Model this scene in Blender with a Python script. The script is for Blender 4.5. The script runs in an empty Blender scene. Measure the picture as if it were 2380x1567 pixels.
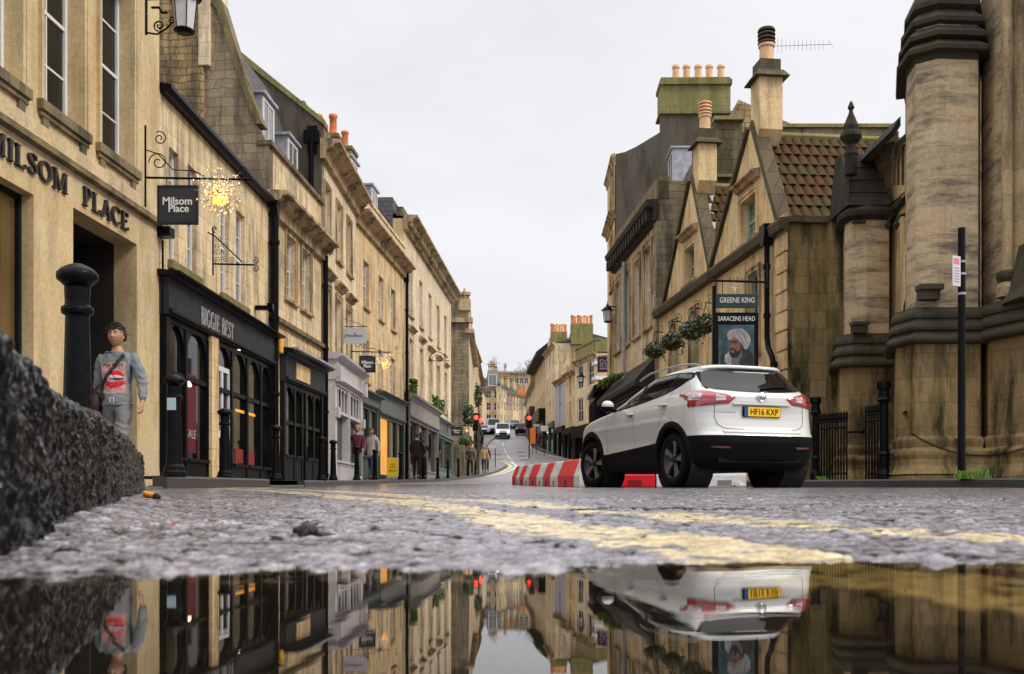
import bpy, bmesh, math, random
import numpy as np
from mathutils import Vector, Matrix, noise
R = math.radians
random.seed(7)
sc = bpy.context.scene
COL = sc.collection

# ------------------------------------------------------------------ camera
CX, HY, F, CAMZ = 1190.0, 1162.0, 2350.0, 0.035     # photo measured on a 2380 x 1567 grid
cam_d = bpy.data.cameras.new("camera")
cam = bpy.data.objects.new("camera", cam_d)
COL.objects.link(cam)
cam.location = (0, 0, CAMZ)
cam.rotation_euler = (R(90), 0, 0)
cam_d.sensor_width = 36
cam_d.lens = 36 * F / 2380
cam_d.shift_y = (HY - 783.5) / 2380
cam_d.clip_start = 0.02
cam_d.clip_end = 3000
cam_d.dof.use_dof = True
cam_d.dof.focus_distance = 7.0
cam_d.dof.aperture_fstop = 16
sc.camera = cam

# ------------------------------------------------------------------ world: overcast
SUN_EL, SUN_AZ = R(42), R(112)     # azimuth clockwise from +Y : from the right and a little behind
w = bpy.data.worlds.new("World")
sc.world = w
w.use_nodes = True
nt = w.node_tree
nt.nodes.clear()
out = nt.nodes.new("ShaderNodeOutputWorld")
sky = nt.nodes.new("ShaderNodeTexSky")
sky.sky_type = 'NISHITA'
sky.sun_disc = False
sky.sun_elevation = SUN_EL
sky.sun_rotation = SUN_AZ
bg1 = nt.nodes.new("ShaderNodeBackground")
bg1.inputs[1].default_value = 0.05
nt.links.new(sky.outputs[0], bg1.inputs[0])
# cloud deck, brighter overhead
tc = nt.nodes.new("ShaderNodeTexCoord")
sep = nt.nodes.new("ShaderNodeSeparateXYZ")
nt.links.new(tc.outputs['Generated'], sep.inputs[0])
ramp = nt.nodes.new("ShaderNodeValToRGB")
cr = ramp.color_ramp
cr.elements[0].position = 0.0
cr.elements[0].color = (.66, .66, .685, 1)
cr.elements[1].position = 1.0
cr.elements[1].color = (1.0, 1.0, 1.0, 1)
e = cr.elements.new(.12); e.color = (.69, .69, .712, 1)
e = cr.elements.new(.45); e.color = (.70, .695, .72, 1)
nt.links.new(sep.outputs[2], ramp.inputs[0])
mp = nt.nodes.new("ShaderNodeMapping")
mp.inputs['Scale'].default_value = (1.2, 1.2, 3.0)
nt.links.new(tc.outputs['Generated'], mp.inputs[0])
nz = nt.nodes.new("ShaderNodeTexNoise")
nz.inputs['Scale'].default_value = 2.2
nz.inputs['Detail'].default_value = 5
nt.links.new(mp.outputs[0], nz.inputs[0])
mr = nt.nodes.new("ShaderNodeMapRange")
mr.inputs[1].default_value = .3; mr.inputs[2].default_value = .7
mr.inputs[3].default_value = .90; mr.inputs[4].default_value = 1.07
nt.links.new(nz.outputs[0], mr.inputs[0])
mul = nt.nodes.new("ShaderNodeVectorMath"); mul.operation = 'SCALE'
nt.links.new(ramp.outputs[0], mul.inputs[0])
nt.links.new(mr.outputs[0], mul.inputs['Scale'])
# zenith gain (overcast sky is far brighter overhead)
mz = nt.nodes.new("ShaderNodeMapRange")
mz.inputs[1].default_value = .45; mz.inputs[2].default_value = .95
mz.inputs[3].default_value = 1.0; mz.inputs[4].default_value = 1.9
nt.links.new(sep.outputs[2], mz.inputs[0])
mul2 = nt.nodes.new("ShaderNodeVectorMath"); mul2.operation = 'SCALE'
nt.links.new(mul.outputs[0], mul2.inputs[0])
nt.links.new(mz.outputs[0], mul2.inputs['Scale'])
bg2 = nt.nodes.new("ShaderNodeBackground")
bg2.inputs[1].default_value = 1.0
nt.links.new(mul2.outputs[0], bg2.inputs[0])
mixs = nt.nodes.new("ShaderNodeMixShader")
mixs.inputs[0].default_value = 0.92
nt.links.new(bg1.outputs[0], mixs.inputs[1])
nt.links.new(bg2.outputs[0], mixs.inputs[2])
nt.links.new(mixs.outputs[0], out.inputs[0])

sun_d = bpy.data.lights.new("sun", 'SUN')
sun_d.energy = 1.5
sun_d.angle = R(16)
sun_d.color = (1.0, .93, .82)
sun = bpy.data.objects.new("sun", sun_d)
COL.objects.link(sun)
sd = Vector((math.sin(SUN_AZ) * math.cos(SUN_EL), math.cos(SUN_AZ) * math.cos(SUN_EL), math.sin(SUN_EL)))
sun.rotation_euler = sd.to_track_quat('Z', 'Y').to_euler()
sun.location = (20, -20, 40)

vs = sc.view_settings
vs.view_transform = 'Standard'
vs.look = 'None'
vs.exposure = 0.47
vs.gamma = 1.0
vs.use_curve_mapping = False
try:
    sc.cycles.max_bounces = 8
    sc.cycles.glossy_bounces = 4
    sc.cycles.transparent_max_bounces = 16
    sc.cycles.sample_clamp_indirect = 4
    sc.cycles.caustics_reflective = False
    sc.cycles.caustics_refractive = False
except Exception:
    pass

# ------------------------------------------------------------------ projection helpers
def PX(x, y, Y):
    """photo grid point at depth Y -> world"""
    return Vector(((x - CX) / F * Y, Y, CAMZ + (HY - y) / F * Y))
def ZY(y, Y): return CAMZ + (HY - y) / F * Y
def XX(x, Y): return (x - CX) / F * Y

_gy = [-40, -2, .1, .55, 13.3, 18, 23, 30, 36.7, 47.5, 60, 70, 90, 110, 144, 180, 230, 300, 600, 1500]
_gz = [-.5, -.08, -.014, 0, .197, .26, .35, .5, .65, .9, 1.35, 1.9, 3.2, 5.1, 9.0, 13, 18, 22, 30, 34]
def G(Y):
    if Y < 15: return float(np.interp(Y, _gy, _gz))
    d = min(2.5, (Y - 15) * .5 + .1) if Y < 400 else 20
    return float(np.mean(np.interp([Y - d, Y - d / 2, Y, Y + d / 2, Y + d], _gy, _gz)))

# ------------------------------------------------------------------ materials
def mat(name, color=(.5, .5, .5), rough=.6, metal=0, spec=.5, emit=None, es=0, var=0, vscale=6, bump=0, bscale=40, coat=0, alpha=None, ior=None):
    m = bpy.data.materials.new(name); m.use_nodes = True
    n = m.node_tree; b = n.nodes['Principled BSDF']
    b.inputs['Base Color'].default_value = (*color, 1)
    b.inputs['Roughness'].default_value = rough
    b.inputs['Metallic'].default_value = metal
    b.inputs['Specular IOR Level'].default_value = spec
    if coat:
        b.inputs['Coat Weight'].default_value = coat
        b.inputs['Coat Roughness'].default_value = .04
    if emit:
        b.inputs['Emission Color'].default_value = (*emit, 1)
        b.inputs['Emission Strength'].default_value = es
    if var or bump:
        t = n.nodes.new("ShaderNodeTexCoord")
        nn = n.nodes.new("ShaderNodeTexNoise"); nn.inputs['Scale'].default_value = vscale; nn.inputs['Detail'].default_value = 6
        n.links.new(t.outputs['Object'], nn.inputs[0])
        if var:
            r = n.nodes.new("ShaderNodeMapRange")
            r.inputs[1].default_value = .3; r.inputs[2].default_value = .7
            r.inputs[3].default_value = 1 - var; r.inputs[4].default_value = 1 + var
            n.links.new(nn.outputs[0], r.inputs[0])
            s = n.nodes.new("ShaderNodeVectorMath"); s.operation = 'SCALE'
            s.inputs[0].default_value = color
            n.links.new(r.outputs[0], s.inputs['Scale'])
            n.links.new(s.outputs[0], b.inputs['Base Color'])
        if bump:
            n2 = n.nodes.new("ShaderNodeTexNoise"); n2.inputs['Scale'].default_value = bscale; n2.inputs['Detail'].default_value = 5
            n.links.new(t.outputs['Object'], n2.inputs[0])
            bp = n.nodes.new("ShaderNodeBump"); bp.inputs['Strength'].default_value = bump; bp.inputs['Distance'].default_value = .02
            n.links.new(n2.outputs[0], bp.inputs['Height'])
            n.links.new(bp.outputs[0], b.inputs['Normal'])
    return m

def stone(name, base, base2=None, bw=.75, bh=.34, mortar=.006, mcol=None, stain=.5, stain_col=(.045, .038, .028), moss=0, moss_col=(.10, .12, .02), rough=.85, bump=.35, warm=.5, coarse=False, streak=(1.9, 1.9, .35)):
    """ashlar / rubble stone in the object's own frame: courses along x+y, heights on z"""
    if base2 is None: base2 = tuple(c * .72 for c in base)
    if mcol is None: mcol = tuple(c * .55 for c in base)
    m = bpy.data.materials.new(name); m.use_nodes = True
    n = m.node_tree; L = n.links; b = n.nodes['Principled BSDF']
    b.inputs['Roughness'].default_value = rough
    b.inputs['Specular IOR Level'].default_value = .3
    t = n.nodes.new("ShaderNodeTexCoord")
    sp = n.nodes.new("ShaderNodeSeparateXYZ"); L.new(t.outputs['Object'], sp.inputs[0])
    ad = n.nodes.new("ShaderNodeMath"); ad.operation = 'ADD'
    L.new(sp.outputs[0], ad.inputs[0]); L.new(sp.outputs[1], ad.inputs[1])
    cb = n.nodes.new("ShaderNodeCombineXYZ"); L.new(ad.outputs[0], cb.inputs[0]); L.new(sp.outputs[2], cb.inputs[1])
    vec = cb.outputs[0]
    if coarse:
        nw = n.nodes.new("ShaderNodeTexNoise"); nw.inputs['Scale'].default_value = 2.2; nw.inputs['Detail'].default_value = 3
        L.new(cb.outputs[0], nw.inputs[0])
        vm = n.nodes.new("ShaderNodeVectorMath"); vm.operation = 'MULTIPLY_ADD'
        vm.inputs[1].default_value = (.22, .14, 0)
        L.new(nw.outputs['Color'], vm.inputs[0]); L.new(cb.outputs[0], vm.inputs[2])
        vec = vm.outputs[0]
    br = n.nodes.new("ShaderNodeTexBrick")
    br.inputs['Scale'].default_value = 1
    br.inputs['Brick Width'].default_value = bw; br.inputs['Row Height'].default_value = bh
    br.inputs['Mortar Size'].default_value = mortar; br.inputs['Mortar Smooth'].default_value = .3
    br.inputs['Bias'].default_value = -.25
    br.inputs['Color1'].default_value = (*base, 1); br.inputs['Color2'].default_value = (*base2, 1)
    br.inputs['Mortar'].default_value = (*mcol, 1)
    br.offset = .5
    L.new(vec, br.inputs[0])
    # warm / cool drift
    n1 = n.nodes.new("ShaderNodeTexNoise"); n1.inputs['Scale'].default_value = .9; n1.inputs['Detail'].default_value = 7; n1.inputs['Roughness'].default_value = .65
    L.new(t.outputs['Object'], n1.inputs[0])
    r1 = n.nodes.new("ShaderNodeMapRange"); r1.inputs[1].default_value = .35; r1.inputs[2].default_value = .68
    L.new(n1.outputs[0], r1.inputs[0])
    mx1 = n.nodes.new("ShaderNodeMix"); mx1.data_type = 'RGBA'; mx1.blend_type = 'MULTIPLY'
    L.new(r1.outputs[0], mx1.inputs[0])
    mx1.inputs[7].default_value = (1.0, 1 - .10 * warm, 1 - .30 * warm, 1)
    L.new(br.outputs[0], mx1.inputs[6])
    # vertical weather streaks
    mpn = n.nodes.new("ShaderNodeMapping"); mpn.inputs['Scale'].default_value = streak
    L.new(t.outputs['Object'], mpn.inputs[0])
    n2 = n.nodes.new("ShaderNodeTexNoise"); n2.inputs['Scale'].default_value = 1.3; n2.inputs['Detail'].default_value = 8; n2.inputs['Roughness'].default_value = .7
    L.new(mpn.outputs[0], n2.inputs[0])
    r2 = n.nodes.new("ShaderNodeMapRange"); r2.inputs[1].default_value = .46; r2.inputs[2].default_value = .62
    r2.inputs[4].default_value = stain
    L.new(n2.outputs[0], r2.inputs[0])
    mx2 = n.nodes.new("ShaderNodeMix"); mx2.data_type = 'RGBA'
    L.new(r2.outputs[0], mx2.inputs[0]); L.new(mx1.outputs[2], mx2.inputs[6])
    mx2.inputs[7].default_value = (*stain_col, 1)
    # fine grain
    n3 = n.nodes.new("ShaderNodeTexNoise"); n3.inputs['Scale'].default_value = 14; n3.inputs['Detail'].default_value = 8; n3.inputs['Roughness'].default_value = .75
    L.new(t.outputs['Object'], n3.inputs[0])
    r3 = n.nodes.new("ShaderNodeMapRange"); r3.inputs[1].default_value = .25; r3.inputs[2].default_value = .75
    r3.inputs[3].default_value = .66; r3.inputs[4].default_value = 1.2
    L.new(n3.outputs[0], r3.inputs[0])
    sc3 = n.nodes.new("ShaderNodeVectorMath"); sc3.operation = 'SCALE'
    L.new(mx2.outputs[2], sc3.inputs[0]); L.new(r3.outputs[0], sc3.inputs['Scale'])
    colout = sc3.outputs[0]
    if moss:
        n4 = n.nodes.new("ShaderNodeTexNoise"); n4.inputs['Scale'].default_value = 2.4; n4.inputs['Detail'].default_value = 6
        L.new(mpn.outputs[0], n4.inputs[0])
        r4 = n.nodes.new("ShaderNodeMapRange"); r4.inputs[1].default_value = .42; r4.inputs[2].default_value = .7; r4.inputs[4].default_value = moss
        L.new(n4.outputs[0], r4.inputs[0])
        mx4 = n.nodes.new("ShaderNodeMix"); mx4.data_type = 'RGBA'
        L.new(r4.outputs[0], mx4.inputs[0]); L.new(colout, mx4.inputs[6]); mx4.inputs[7].default_value = (*moss_col, 1)
        colout = mx4.outputs[2]
    L.new(colout, b.inputs['Base Color'])
    bp = n.nodes.new("ShaderNodeBump"); bp.inputs['Strength'].default_value = bump; bp.inputs['Distance'].default_value = .03
    ma = n.nodes.new("ShaderNodeMath"); ma.operation = 'MULTIPLY_ADD'
    L.new(n3.outputs[0], ma.inputs[0]); ma.inputs[1].default_value = .35
    iv = n.nodes.new("ShaderNodeMath"); iv.operation = 'SUBTRACT'; iv.inputs[0].default_value = 1
    L.new(br.outputs['Fac'], iv.inputs[1]); L.new(iv.outputs[0], ma.inputs[2])
    L.new(ma.outputs[0], bp.inputs['Height']); L.new(bp.outputs[0], b.inputs['Normal'])
    return m

def tiles(name, cols, tw=.24, th=.26, bump=.8, moss=.4):
    """roof tiles / slates in object frame (x across, z up the slope)"""
    m = stone(name, cols[0], cols[1], bw=tw, bh=th, mortar=.012, mcol=(.01, .01, .01), stain=.25, moss=moss, moss_col=(.07, .075, .02), rough=.7, bump=bump, warm=.3)
    return m

M = {}
BATH = (.82, .65, .42)
M['bath'] = stone('bath_stone', BATH, (.66, .50, .30), stain=.72, stain_col=(.15, .125, .085), mortar=.005, mcol=(.33, .24, .14), bump=.25)
M['bath_pale'] = stone('bath_stone_pale', (.87, .725, .51), (.77, .63, .43), stain=.62, stain_col=(.26, .2, .13), mortar=.005, mcol=(.42, .32, .2), bump=.15, warm=.35)
M['bath_orange'] = stone('bath_stone_warm', (.85, .645, .385), (.73, .54, .31), stain=.7, stain_col=(.2, .145, .08), mortar=.005, mcol=(.36, .25, .13), bump=.2, warm=.8)
M['milsom'] = stone('bath_stone_clean', (.66, .53, .33), (.60, .47, .28), bw=1.1, bh=.42, stain=.45, stain_col=(.27, .2, .12), mortar=.002, mcol=(.45, .34, .2), bump=.12, warm=.9)
M['trim'] = stone('stone_trim', (.56, .42, .25), (.45, .33, .19), bw=1.6, bh=2.0, stain=.85, mortar=.002, bump=.3)
M['trim_dark'] = stone('stone_trim_weathered', (.26, .20, .12), (.20, .155, .09), bw=1.4, bh=2.0, stain=.9, moss=.35, bump=.5)
M['sooty'] = stone('sooty_stone', (.20, .16, .105), (.13, .105, .07), bw=.5, bh=.28, stain=.75, mortar=.012, moss=.3, bump=.7)
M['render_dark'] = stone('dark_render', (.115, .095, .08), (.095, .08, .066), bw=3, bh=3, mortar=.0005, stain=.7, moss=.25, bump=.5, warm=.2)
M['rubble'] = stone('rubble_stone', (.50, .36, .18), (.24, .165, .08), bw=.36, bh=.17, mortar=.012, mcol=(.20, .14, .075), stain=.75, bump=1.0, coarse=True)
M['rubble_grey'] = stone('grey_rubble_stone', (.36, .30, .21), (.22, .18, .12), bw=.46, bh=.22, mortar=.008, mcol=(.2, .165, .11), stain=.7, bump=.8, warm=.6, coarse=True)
M['mossy'] = stone('mossy_stone', (.33, .27, .14), (.28, .24, .13), bw=.5, bh=.3, stain=.5, moss=.95, moss_col=(.17, .21, .035), bump=.6)
M['moss_ledge'] = stone('mossy_ledge_stone', (.30, .25, .12), (.24, .20, .10), bw=.9, bh=1, stain=.6, moss=.9, moss_col=(.13, .14, .025), bump=.6)
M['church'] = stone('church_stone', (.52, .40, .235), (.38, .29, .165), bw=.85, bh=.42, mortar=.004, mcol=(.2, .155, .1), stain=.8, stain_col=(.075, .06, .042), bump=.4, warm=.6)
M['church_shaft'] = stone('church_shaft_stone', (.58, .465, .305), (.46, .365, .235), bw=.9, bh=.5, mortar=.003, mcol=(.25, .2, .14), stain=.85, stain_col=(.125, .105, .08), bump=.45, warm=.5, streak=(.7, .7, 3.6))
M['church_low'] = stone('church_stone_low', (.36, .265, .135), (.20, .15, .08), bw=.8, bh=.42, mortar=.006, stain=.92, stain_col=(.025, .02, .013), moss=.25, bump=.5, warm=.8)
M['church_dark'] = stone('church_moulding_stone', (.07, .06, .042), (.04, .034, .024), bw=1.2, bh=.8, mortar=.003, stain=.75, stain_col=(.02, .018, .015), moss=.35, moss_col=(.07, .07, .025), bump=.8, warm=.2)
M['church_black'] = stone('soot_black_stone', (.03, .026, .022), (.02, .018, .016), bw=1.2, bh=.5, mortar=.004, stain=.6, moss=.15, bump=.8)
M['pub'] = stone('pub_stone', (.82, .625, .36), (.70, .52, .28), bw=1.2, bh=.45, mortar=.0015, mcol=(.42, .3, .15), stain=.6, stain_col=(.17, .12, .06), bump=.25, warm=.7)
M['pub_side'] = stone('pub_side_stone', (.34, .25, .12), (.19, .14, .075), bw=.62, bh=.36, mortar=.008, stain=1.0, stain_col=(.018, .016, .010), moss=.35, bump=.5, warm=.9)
M['coping'] = stone('coping_stone', (.13, .10, .06), (.07, .055, .034), bw=.6, bh=.6, mortar=.01, stain=.6, moss=.2, bump=1.0)
M['pantile'] = tiles('clay_tiles', ((.34, .13, .055), (.11, .085, .05)), .24, .27, moss=.55)
M['slate'] = tiles('grey_slates', ((.12, .12, .13), (.085, .09, .10)), .3, .2, bump=.4, moss=.2)
M['slate_blue'] = tiles('blue_slates', ((.22, .235, .28), (.18, .19, .23)), .35, .25, bump=.3, moss=.05)
M['lead'] = mat('lead_flashing', (.36, .37, .42), .45, metal=.2, var=.25)
M['pot'] = mat('orange_chimney_pot', (.62, .17, .055), .7, var=.3, vscale=9)
M['pot_buff'] = mat('buff_chimney_pot', (.72, .45, .24), .7, var=.15)
M['black'] = mat('black_paint', (.006, .006, .007), .35, spec=.1, var=.3, bump=.15)
M['iron'] = mat('cast_iron_black', (.004, .004, .005), .3, spec=.1, bump=.25, bscale=25)
M['shop_black'] = mat('black_shopfront_paint', (.008, .008, .009), .4, spec=.1, var=.4, vscale=3)
M['shop_char'] = mat('charcoal_fascia_paint', (.026, .027, .030), .5, spec=.15, var=.3, vscale=3)
M['shop_white'] = mat('pale_shopfront_paint', (.58, .55, .56), .5, var=.08)
M['shop_green'] = mat('green_shopfront_paint', (.05, .075, .065), .5, var=.25)
M['shop_grey'] = mat('grey_green_fascia', (.12, .125, .11), .55, var=.25)
M['shop_teal'] = mat('teal_shopfront_paint', (.15, .22, .20), .5, var=.2)
M['shop_taupe'] = mat('taupe_fascia', (.26, .235, .20), .55, var=.2)
M['purple'] = mat('aubergine_paint', (.013, .006, .014), .4, spec=.12, var=.4)
M['purple_sign'] = mat('purple_sign_paint', (.10, .02, .11), .5)
M['white'] = mat('white_paint', (.72, .71, .72), .4, var=.06)
M['sage'] = mat('sage_window_paint', (.30, .42, .34), .5, var=.1)
M['glass'] = mat('dark_window_glass', (.010, .010, .011), .03, spec=.3)
M['glass_pale'] = mat('curtained_window_glass', (.16, .155, .15), .08, spec=.8, var=.5, vscale=2)
M['glass_shop'] = mat('shop_window_glass', (.007, .007, .0065), .03, spec=.3, var=.8, vscale=1.2)
M['amber_glow'] = mat('amber_lit_interior', (.3, .15, .03), .5, emit=(1, .42, .06), es=.55, var=.6, vscale=1.5)
M['warm_lamp'] = mat('warm_lamp', (1, .8, .5), .5, emit=(1, .68, .32), es=5)
M['bulb'] = mat('fairy_bulb', (1, .7, .3), .5, emit=(1, .40, .055), es=1.5)
M['bulb_pale'] = mat('pale_fairy_bulb', (1, .9, .7), .5, emit=(1, .80, .5), es=.95)
M['red_lamp'] = mat('red_signal_lamp', (1, .05, .02), .5, emit=(1, .03, .02), es=3.5)
M['red_soft'] = mat('red_signal_lamp_dim', (1, .08, .03), .5, emit=(1, .05, .02), es=2.0)
M['head_lamp'] = mat('head_lamp', (1, 1, .8), .5, emit=(1, .97, .6), es=5)
M['orange_sign'] = mat('orange_sign', (.75, .2, .03), .5, emit=(1, .2, .01), es=.06)
M['yellow'] = mat('yellow_board', (.92, .68, .005), .5)
M['sign_dark'] = mat('dark_sign_board', (.022, .027, .033), .45)
M['sign_green'] = mat('dark_green_sign_board', (.005, .035, .022), .4)
M['letter_white'] = mat('white_lettering', (.75, .74, .72), .6)
M['letter_grey'] = mat('pale_grey_lettering', (.38, .38, .38), .6)
M['letter_iron'] = mat('dark_metal_lettering', (.035, .032, .03), .4, metal=.3)
M['pale_sign'] = mat('pale_grey_sign', (.52, .52, .54), .5)

# ------------------------------------------------------------------ mesh builder
class MB:
    def __init__(s): s.v = []; s.f = []
    def add(s, vs, fs):
        o = len(s.v); s.v += [tuple(v) for v in vs]; s.f += [tuple(i + o for i in f) for f in fs]; return s
    def box(s, x0, x1, y0, y1, z0, z1):
        x0, x1 = min(x0, x1), max(x0, x1); y0, y1 = min(y0, y1), max(y0, y1); z0, z1 = min(z0, z1), max(z0, z1)
        return s.add([(x0, y0, z0), (x1, y0, z0), (x1, y1, z0), (x0, y1, z0), (x0, y0, z1), (x1, y0, z1), (x1, y1, z1), (x0, y1, z1)],
                     [(0, 3, 2, 1), (4, 5, 6, 7), (0, 1, 5, 4), (1, 2, 6, 5), (2, 3, 7, 6), (3, 0, 4, 7)])
    def prism(s, pts, a, b, axis='z'):
        """extrude a polygon; axis z: pts are (x,y); axis y: pts are (x,z); axis x: pts are (y,z)"""
        n = len(pts)
        mk = {'z': lambda p, h: (p[0], p[1], h), 'y': lambda p, h: (p[0], h, p[1]), 'x': lambda p, h: (h, p[0], p[1])}[axis]
        vs = [mk(p, a) for p in pts] + [mk(p, b) for p in pts]
        fs = [tuple(range(n - 1, -1, -1)), tuple(range(n, 2 * n))] + [(i, (i + 1) % n, n + (i + 1) % n, n + i) for i in range(n)]
        return s.add(vs, fs)
    def sweep(s, prof, x0, x1):
        """profile (y,z) swept along x"""
        return s.prism(prof, x0, x1, 'x')
    def lathe(s, prof, c=(0, 0, 0), n=20, closed=True):
        vs = []; fs = []
        for r, z in prof:
            for k in range(n):
                a = 2 * math.pi * k / n
                vs.append((c[0] + r * math.cos(a), c[1] + r * math.sin(a), c[2] + z))
        for i in range(len(prof) - 1):
            for k in range(n):
                fs.append((i * n + k, i * n + (k + 1) % n, (i + 1) * n + (k + 1) % n, (i + 1) * n + k))
        if closed:
            fs.append(tuple(range(n - 1, -1, -1)))
            fs.append(tuple((len(prof) - 1) * n + k for k in range(n)))
        return s.add(vs, fs)
    def tube(s, pts, r, n=8, cap=True):
        pts = [Vector(p) for p in pts]
        rr = r if isinstance(r, (list, tuple)) else [r] * len(pts)
        vs = []; fs = []
        up = None
        for i, p in enumerate(pts):
            d = (pts[min(i + 1, len(pts) - 1)] - pts[max(i - 1, 0)])
            if d.length < 1e-9: d = Vector((0, 0, 1))
            d.normalize()
            if up is None:
                a = Vector((0, 0, 1)) if abs(d.z) < .9 else Vector((1, 0, 0))
                up = d.cross(a).normalized()
            up = (up - d * up.dot(d))
            if up.length < 1e-6: up = d.orthogonal()
            up.normalize()
            q = d.cross(up)
            for k in range(n):
                t = 2 * math.pi * k / n
                vs.append(p + (up * math.cos(t) + q * math.sin(t)) * rr[i])
        for i in range(len(pts) - 1):
            for k in range(n):
                fs.append((i * n + k, i * n + (k + 1) % n, (i + 1) * n + (k + 1) % n, (i + 1) * n + k))
        if cap:
            fs.append(tuple(range(n - 1, -1, -1))); fs.append(tuple((len(pts) - 1) * n + k for k in range(n)))
        return s.add(vs, fs)
    def ball(s, c, r, n=10, m=6, sx=1, sy=1, sz=1):
        vs = [(c[0], c[1], c[2] - r * sz)]; fs = []
        for i in range(1, m):
            t = -math.pi / 2 + math.pi * i / m
            for k in range(n):
                a = 2 * math.pi * k / n
                vs.append((c[0] + r * sx * math.cos(t) * math.cos(a), c[1] + r * sy * math.cos(t) * math.sin(a), c[2] + r * sz * math.sin(t)))
        vs.append((c[0], c[1], c[2] + r * sz))
        for k in range(n): fs.append((0, 1 + (k + 1) % n, 1 + k))
        for i in range(m - 2):
            for k in range(n):
                a = 1 + i * n
                fs.append((a + k, a + (k + 1) % n, a + n + (k + 1) % n, a + n + k))
        a = 1 + (m - 2) * n
        for k in range(n): fs.append((a + k, a + (k + 1) % n, len(vs) - 1))
        return s.add(vs, fs)
    def grid(s, rows):
        n = len(rows[0]); vs = [p for r in rows for p in r]
        fs = [(i * n + j, i * n + j + 1, (i + 1) * n + j + 1, (i + 1) * n + j) for i in range(len(rows) - 1) for j in range(n - 1)]
        return s.add(vs, fs)
    def ribbon(s, pts, w, y0, y1):
        """flat stroke in the x,z plane, thickness y0..y1; w number or list"""
        n = len(pts); ww = w if isinstance(w, (list, tuple)) else [w] * n
        Lp = []; Rp = []
        for i in range(n):
            a = Vector(pts[max(i - 1, 0)]); b = Vector(pts[min(i + 1, n - 1)])
            d = (b - a).normalized(); nn = Vector((-d.y, d.x)) * ww[i] / 2
            p = Vector(pts[i]); Lp.append(p + nn); Rp.append(p - nn)
        for i in range(n - 1):
            q = [Lp[i], Rp[i], Rp[i + 1], Lp[i + 1]]
            s.prism([(a.x, a.y) for a in q], y0, y1, 'y')
        return s
    def wall(s, x0, x1, z0, z1, ops=(), y=0.0, dep=.25):
        """wall sheet on plane y with rectangular openings and reveals of depth dep"""
        ops = [(max(a, x0), min(b, x1), max(c, z0), min(d, z1)) for a, b, c, d in ops]
        ops = [o for o in ops if o[1] - o[0] > .01 and o[3] - o[2] > .01]
        xs = sorted(set([x0, x1] + [o[0] for o in ops] + [o[1] for o in ops]))
        zs = sorted(set([z0, z1] + [o[2] for o in ops] + [o[3] for o in ops]))
        for i in range(len(xs) - 1):
            for j in range(len(zs) - 1):
                cx = (xs[i] + xs[i + 1]) / 2; cz = (zs[j] + zs[j + 1]) / 2
                if any(o[0] < cx < o[1] and o[2] < cz < o[3] for o in ops): continue
                s.add([(xs[i], y, zs[j]), (xs[i + 1], y, zs[j]), (xs[i + 1], y, zs[j + 1]), (xs[i], y, zs[j + 1])], [(0, 1, 2, 3)])
        for a, b, c, d in ops:
            s.add([(a, y, c), (a, y + dep, c), (a, y + dep, d), (a, y, d)], [(0, 1, 2, 3)])
            s.add([(b, y, c), (b, y, d), (b, y + dep, d), (b, y + dep, c)], [(0, 1, 2, 3)])
            s.add([(a, y, d), (a, y + dep, d), (b, y + dep, d), (b, y, d)], [(0, 1, 2, 3)])
            s.add([(a, y, c), (b, y, c), (b, y + dep, c), (a, y + dep, c)], [(0, 1, 2, 3)])
        return s
    def build(s, name, m, parent=None, smooth=False, bevel=0, sub=0):
        me = bpy.data.meshes.new(name)
        me.from_pydata([tuple(v) for v in s.v], [], s.f)
        me.materials.append(M[m] if isinstance(m, str) else m)
        if smooth:
            me.polygons.foreach_set('use_smooth', [True] * len(me.polygons))
        me.validate(); me.update()
        o = bpy.data.objects.new(name, me); COL.objects.link(o)
        if parent: o.parent = parent
        if bevel:
            b = o.modifiers.new('bevel', 'BEVEL'); b.width = bevel; b.segments = 2; b.limit_method = 'ANGLE'; b.angle_limit = R(40)
        if sub:
            b = o.modifiers.new('sub', 'SUBSURF'); b.levels = sub; b.render_levels = sub
        return o

def tag(o, label=None, cat=None, group=None, kind=None):
    if label: o['label'] = label
    if cat: o['category'] = cat
    if group: o['group'] = group
    if kind: o['kind'] = kind
    return o
def empty(name, loc=(0, 0, 0), rz=0, label=None, cat=None, group=None):
    o = bpy.data.objects.new(name, None); COL.objects.link(o)
    o.empty_display_size = .2
    o.location = loc; o.rotation_euler = (0, 0, rz)
    return tag(o, label, cat, group)
def children(o, allobs):
    return [c for c in allobs if c.parent == o]
def dup(root, loc, rz=0, label=None, group=None, scale=None):
    allobs = list(COL.objects)
    r = root.copy(); COL.objects.link(r); r.location = loc; r.rotation_euler = (0, 0, rz)
    if scale: r.scale = (scale, scale, scale)
    if label: r['label'] = label
    if group: r['group'] = group
    for ch in children(root, allobs):
        c = ch.copy(); COL.objects.link(c); c.parent = r
        for g in children(ch, allobs):
            d = g.copy(); COL.objects.link(d); d.parent = c
    return r

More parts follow.
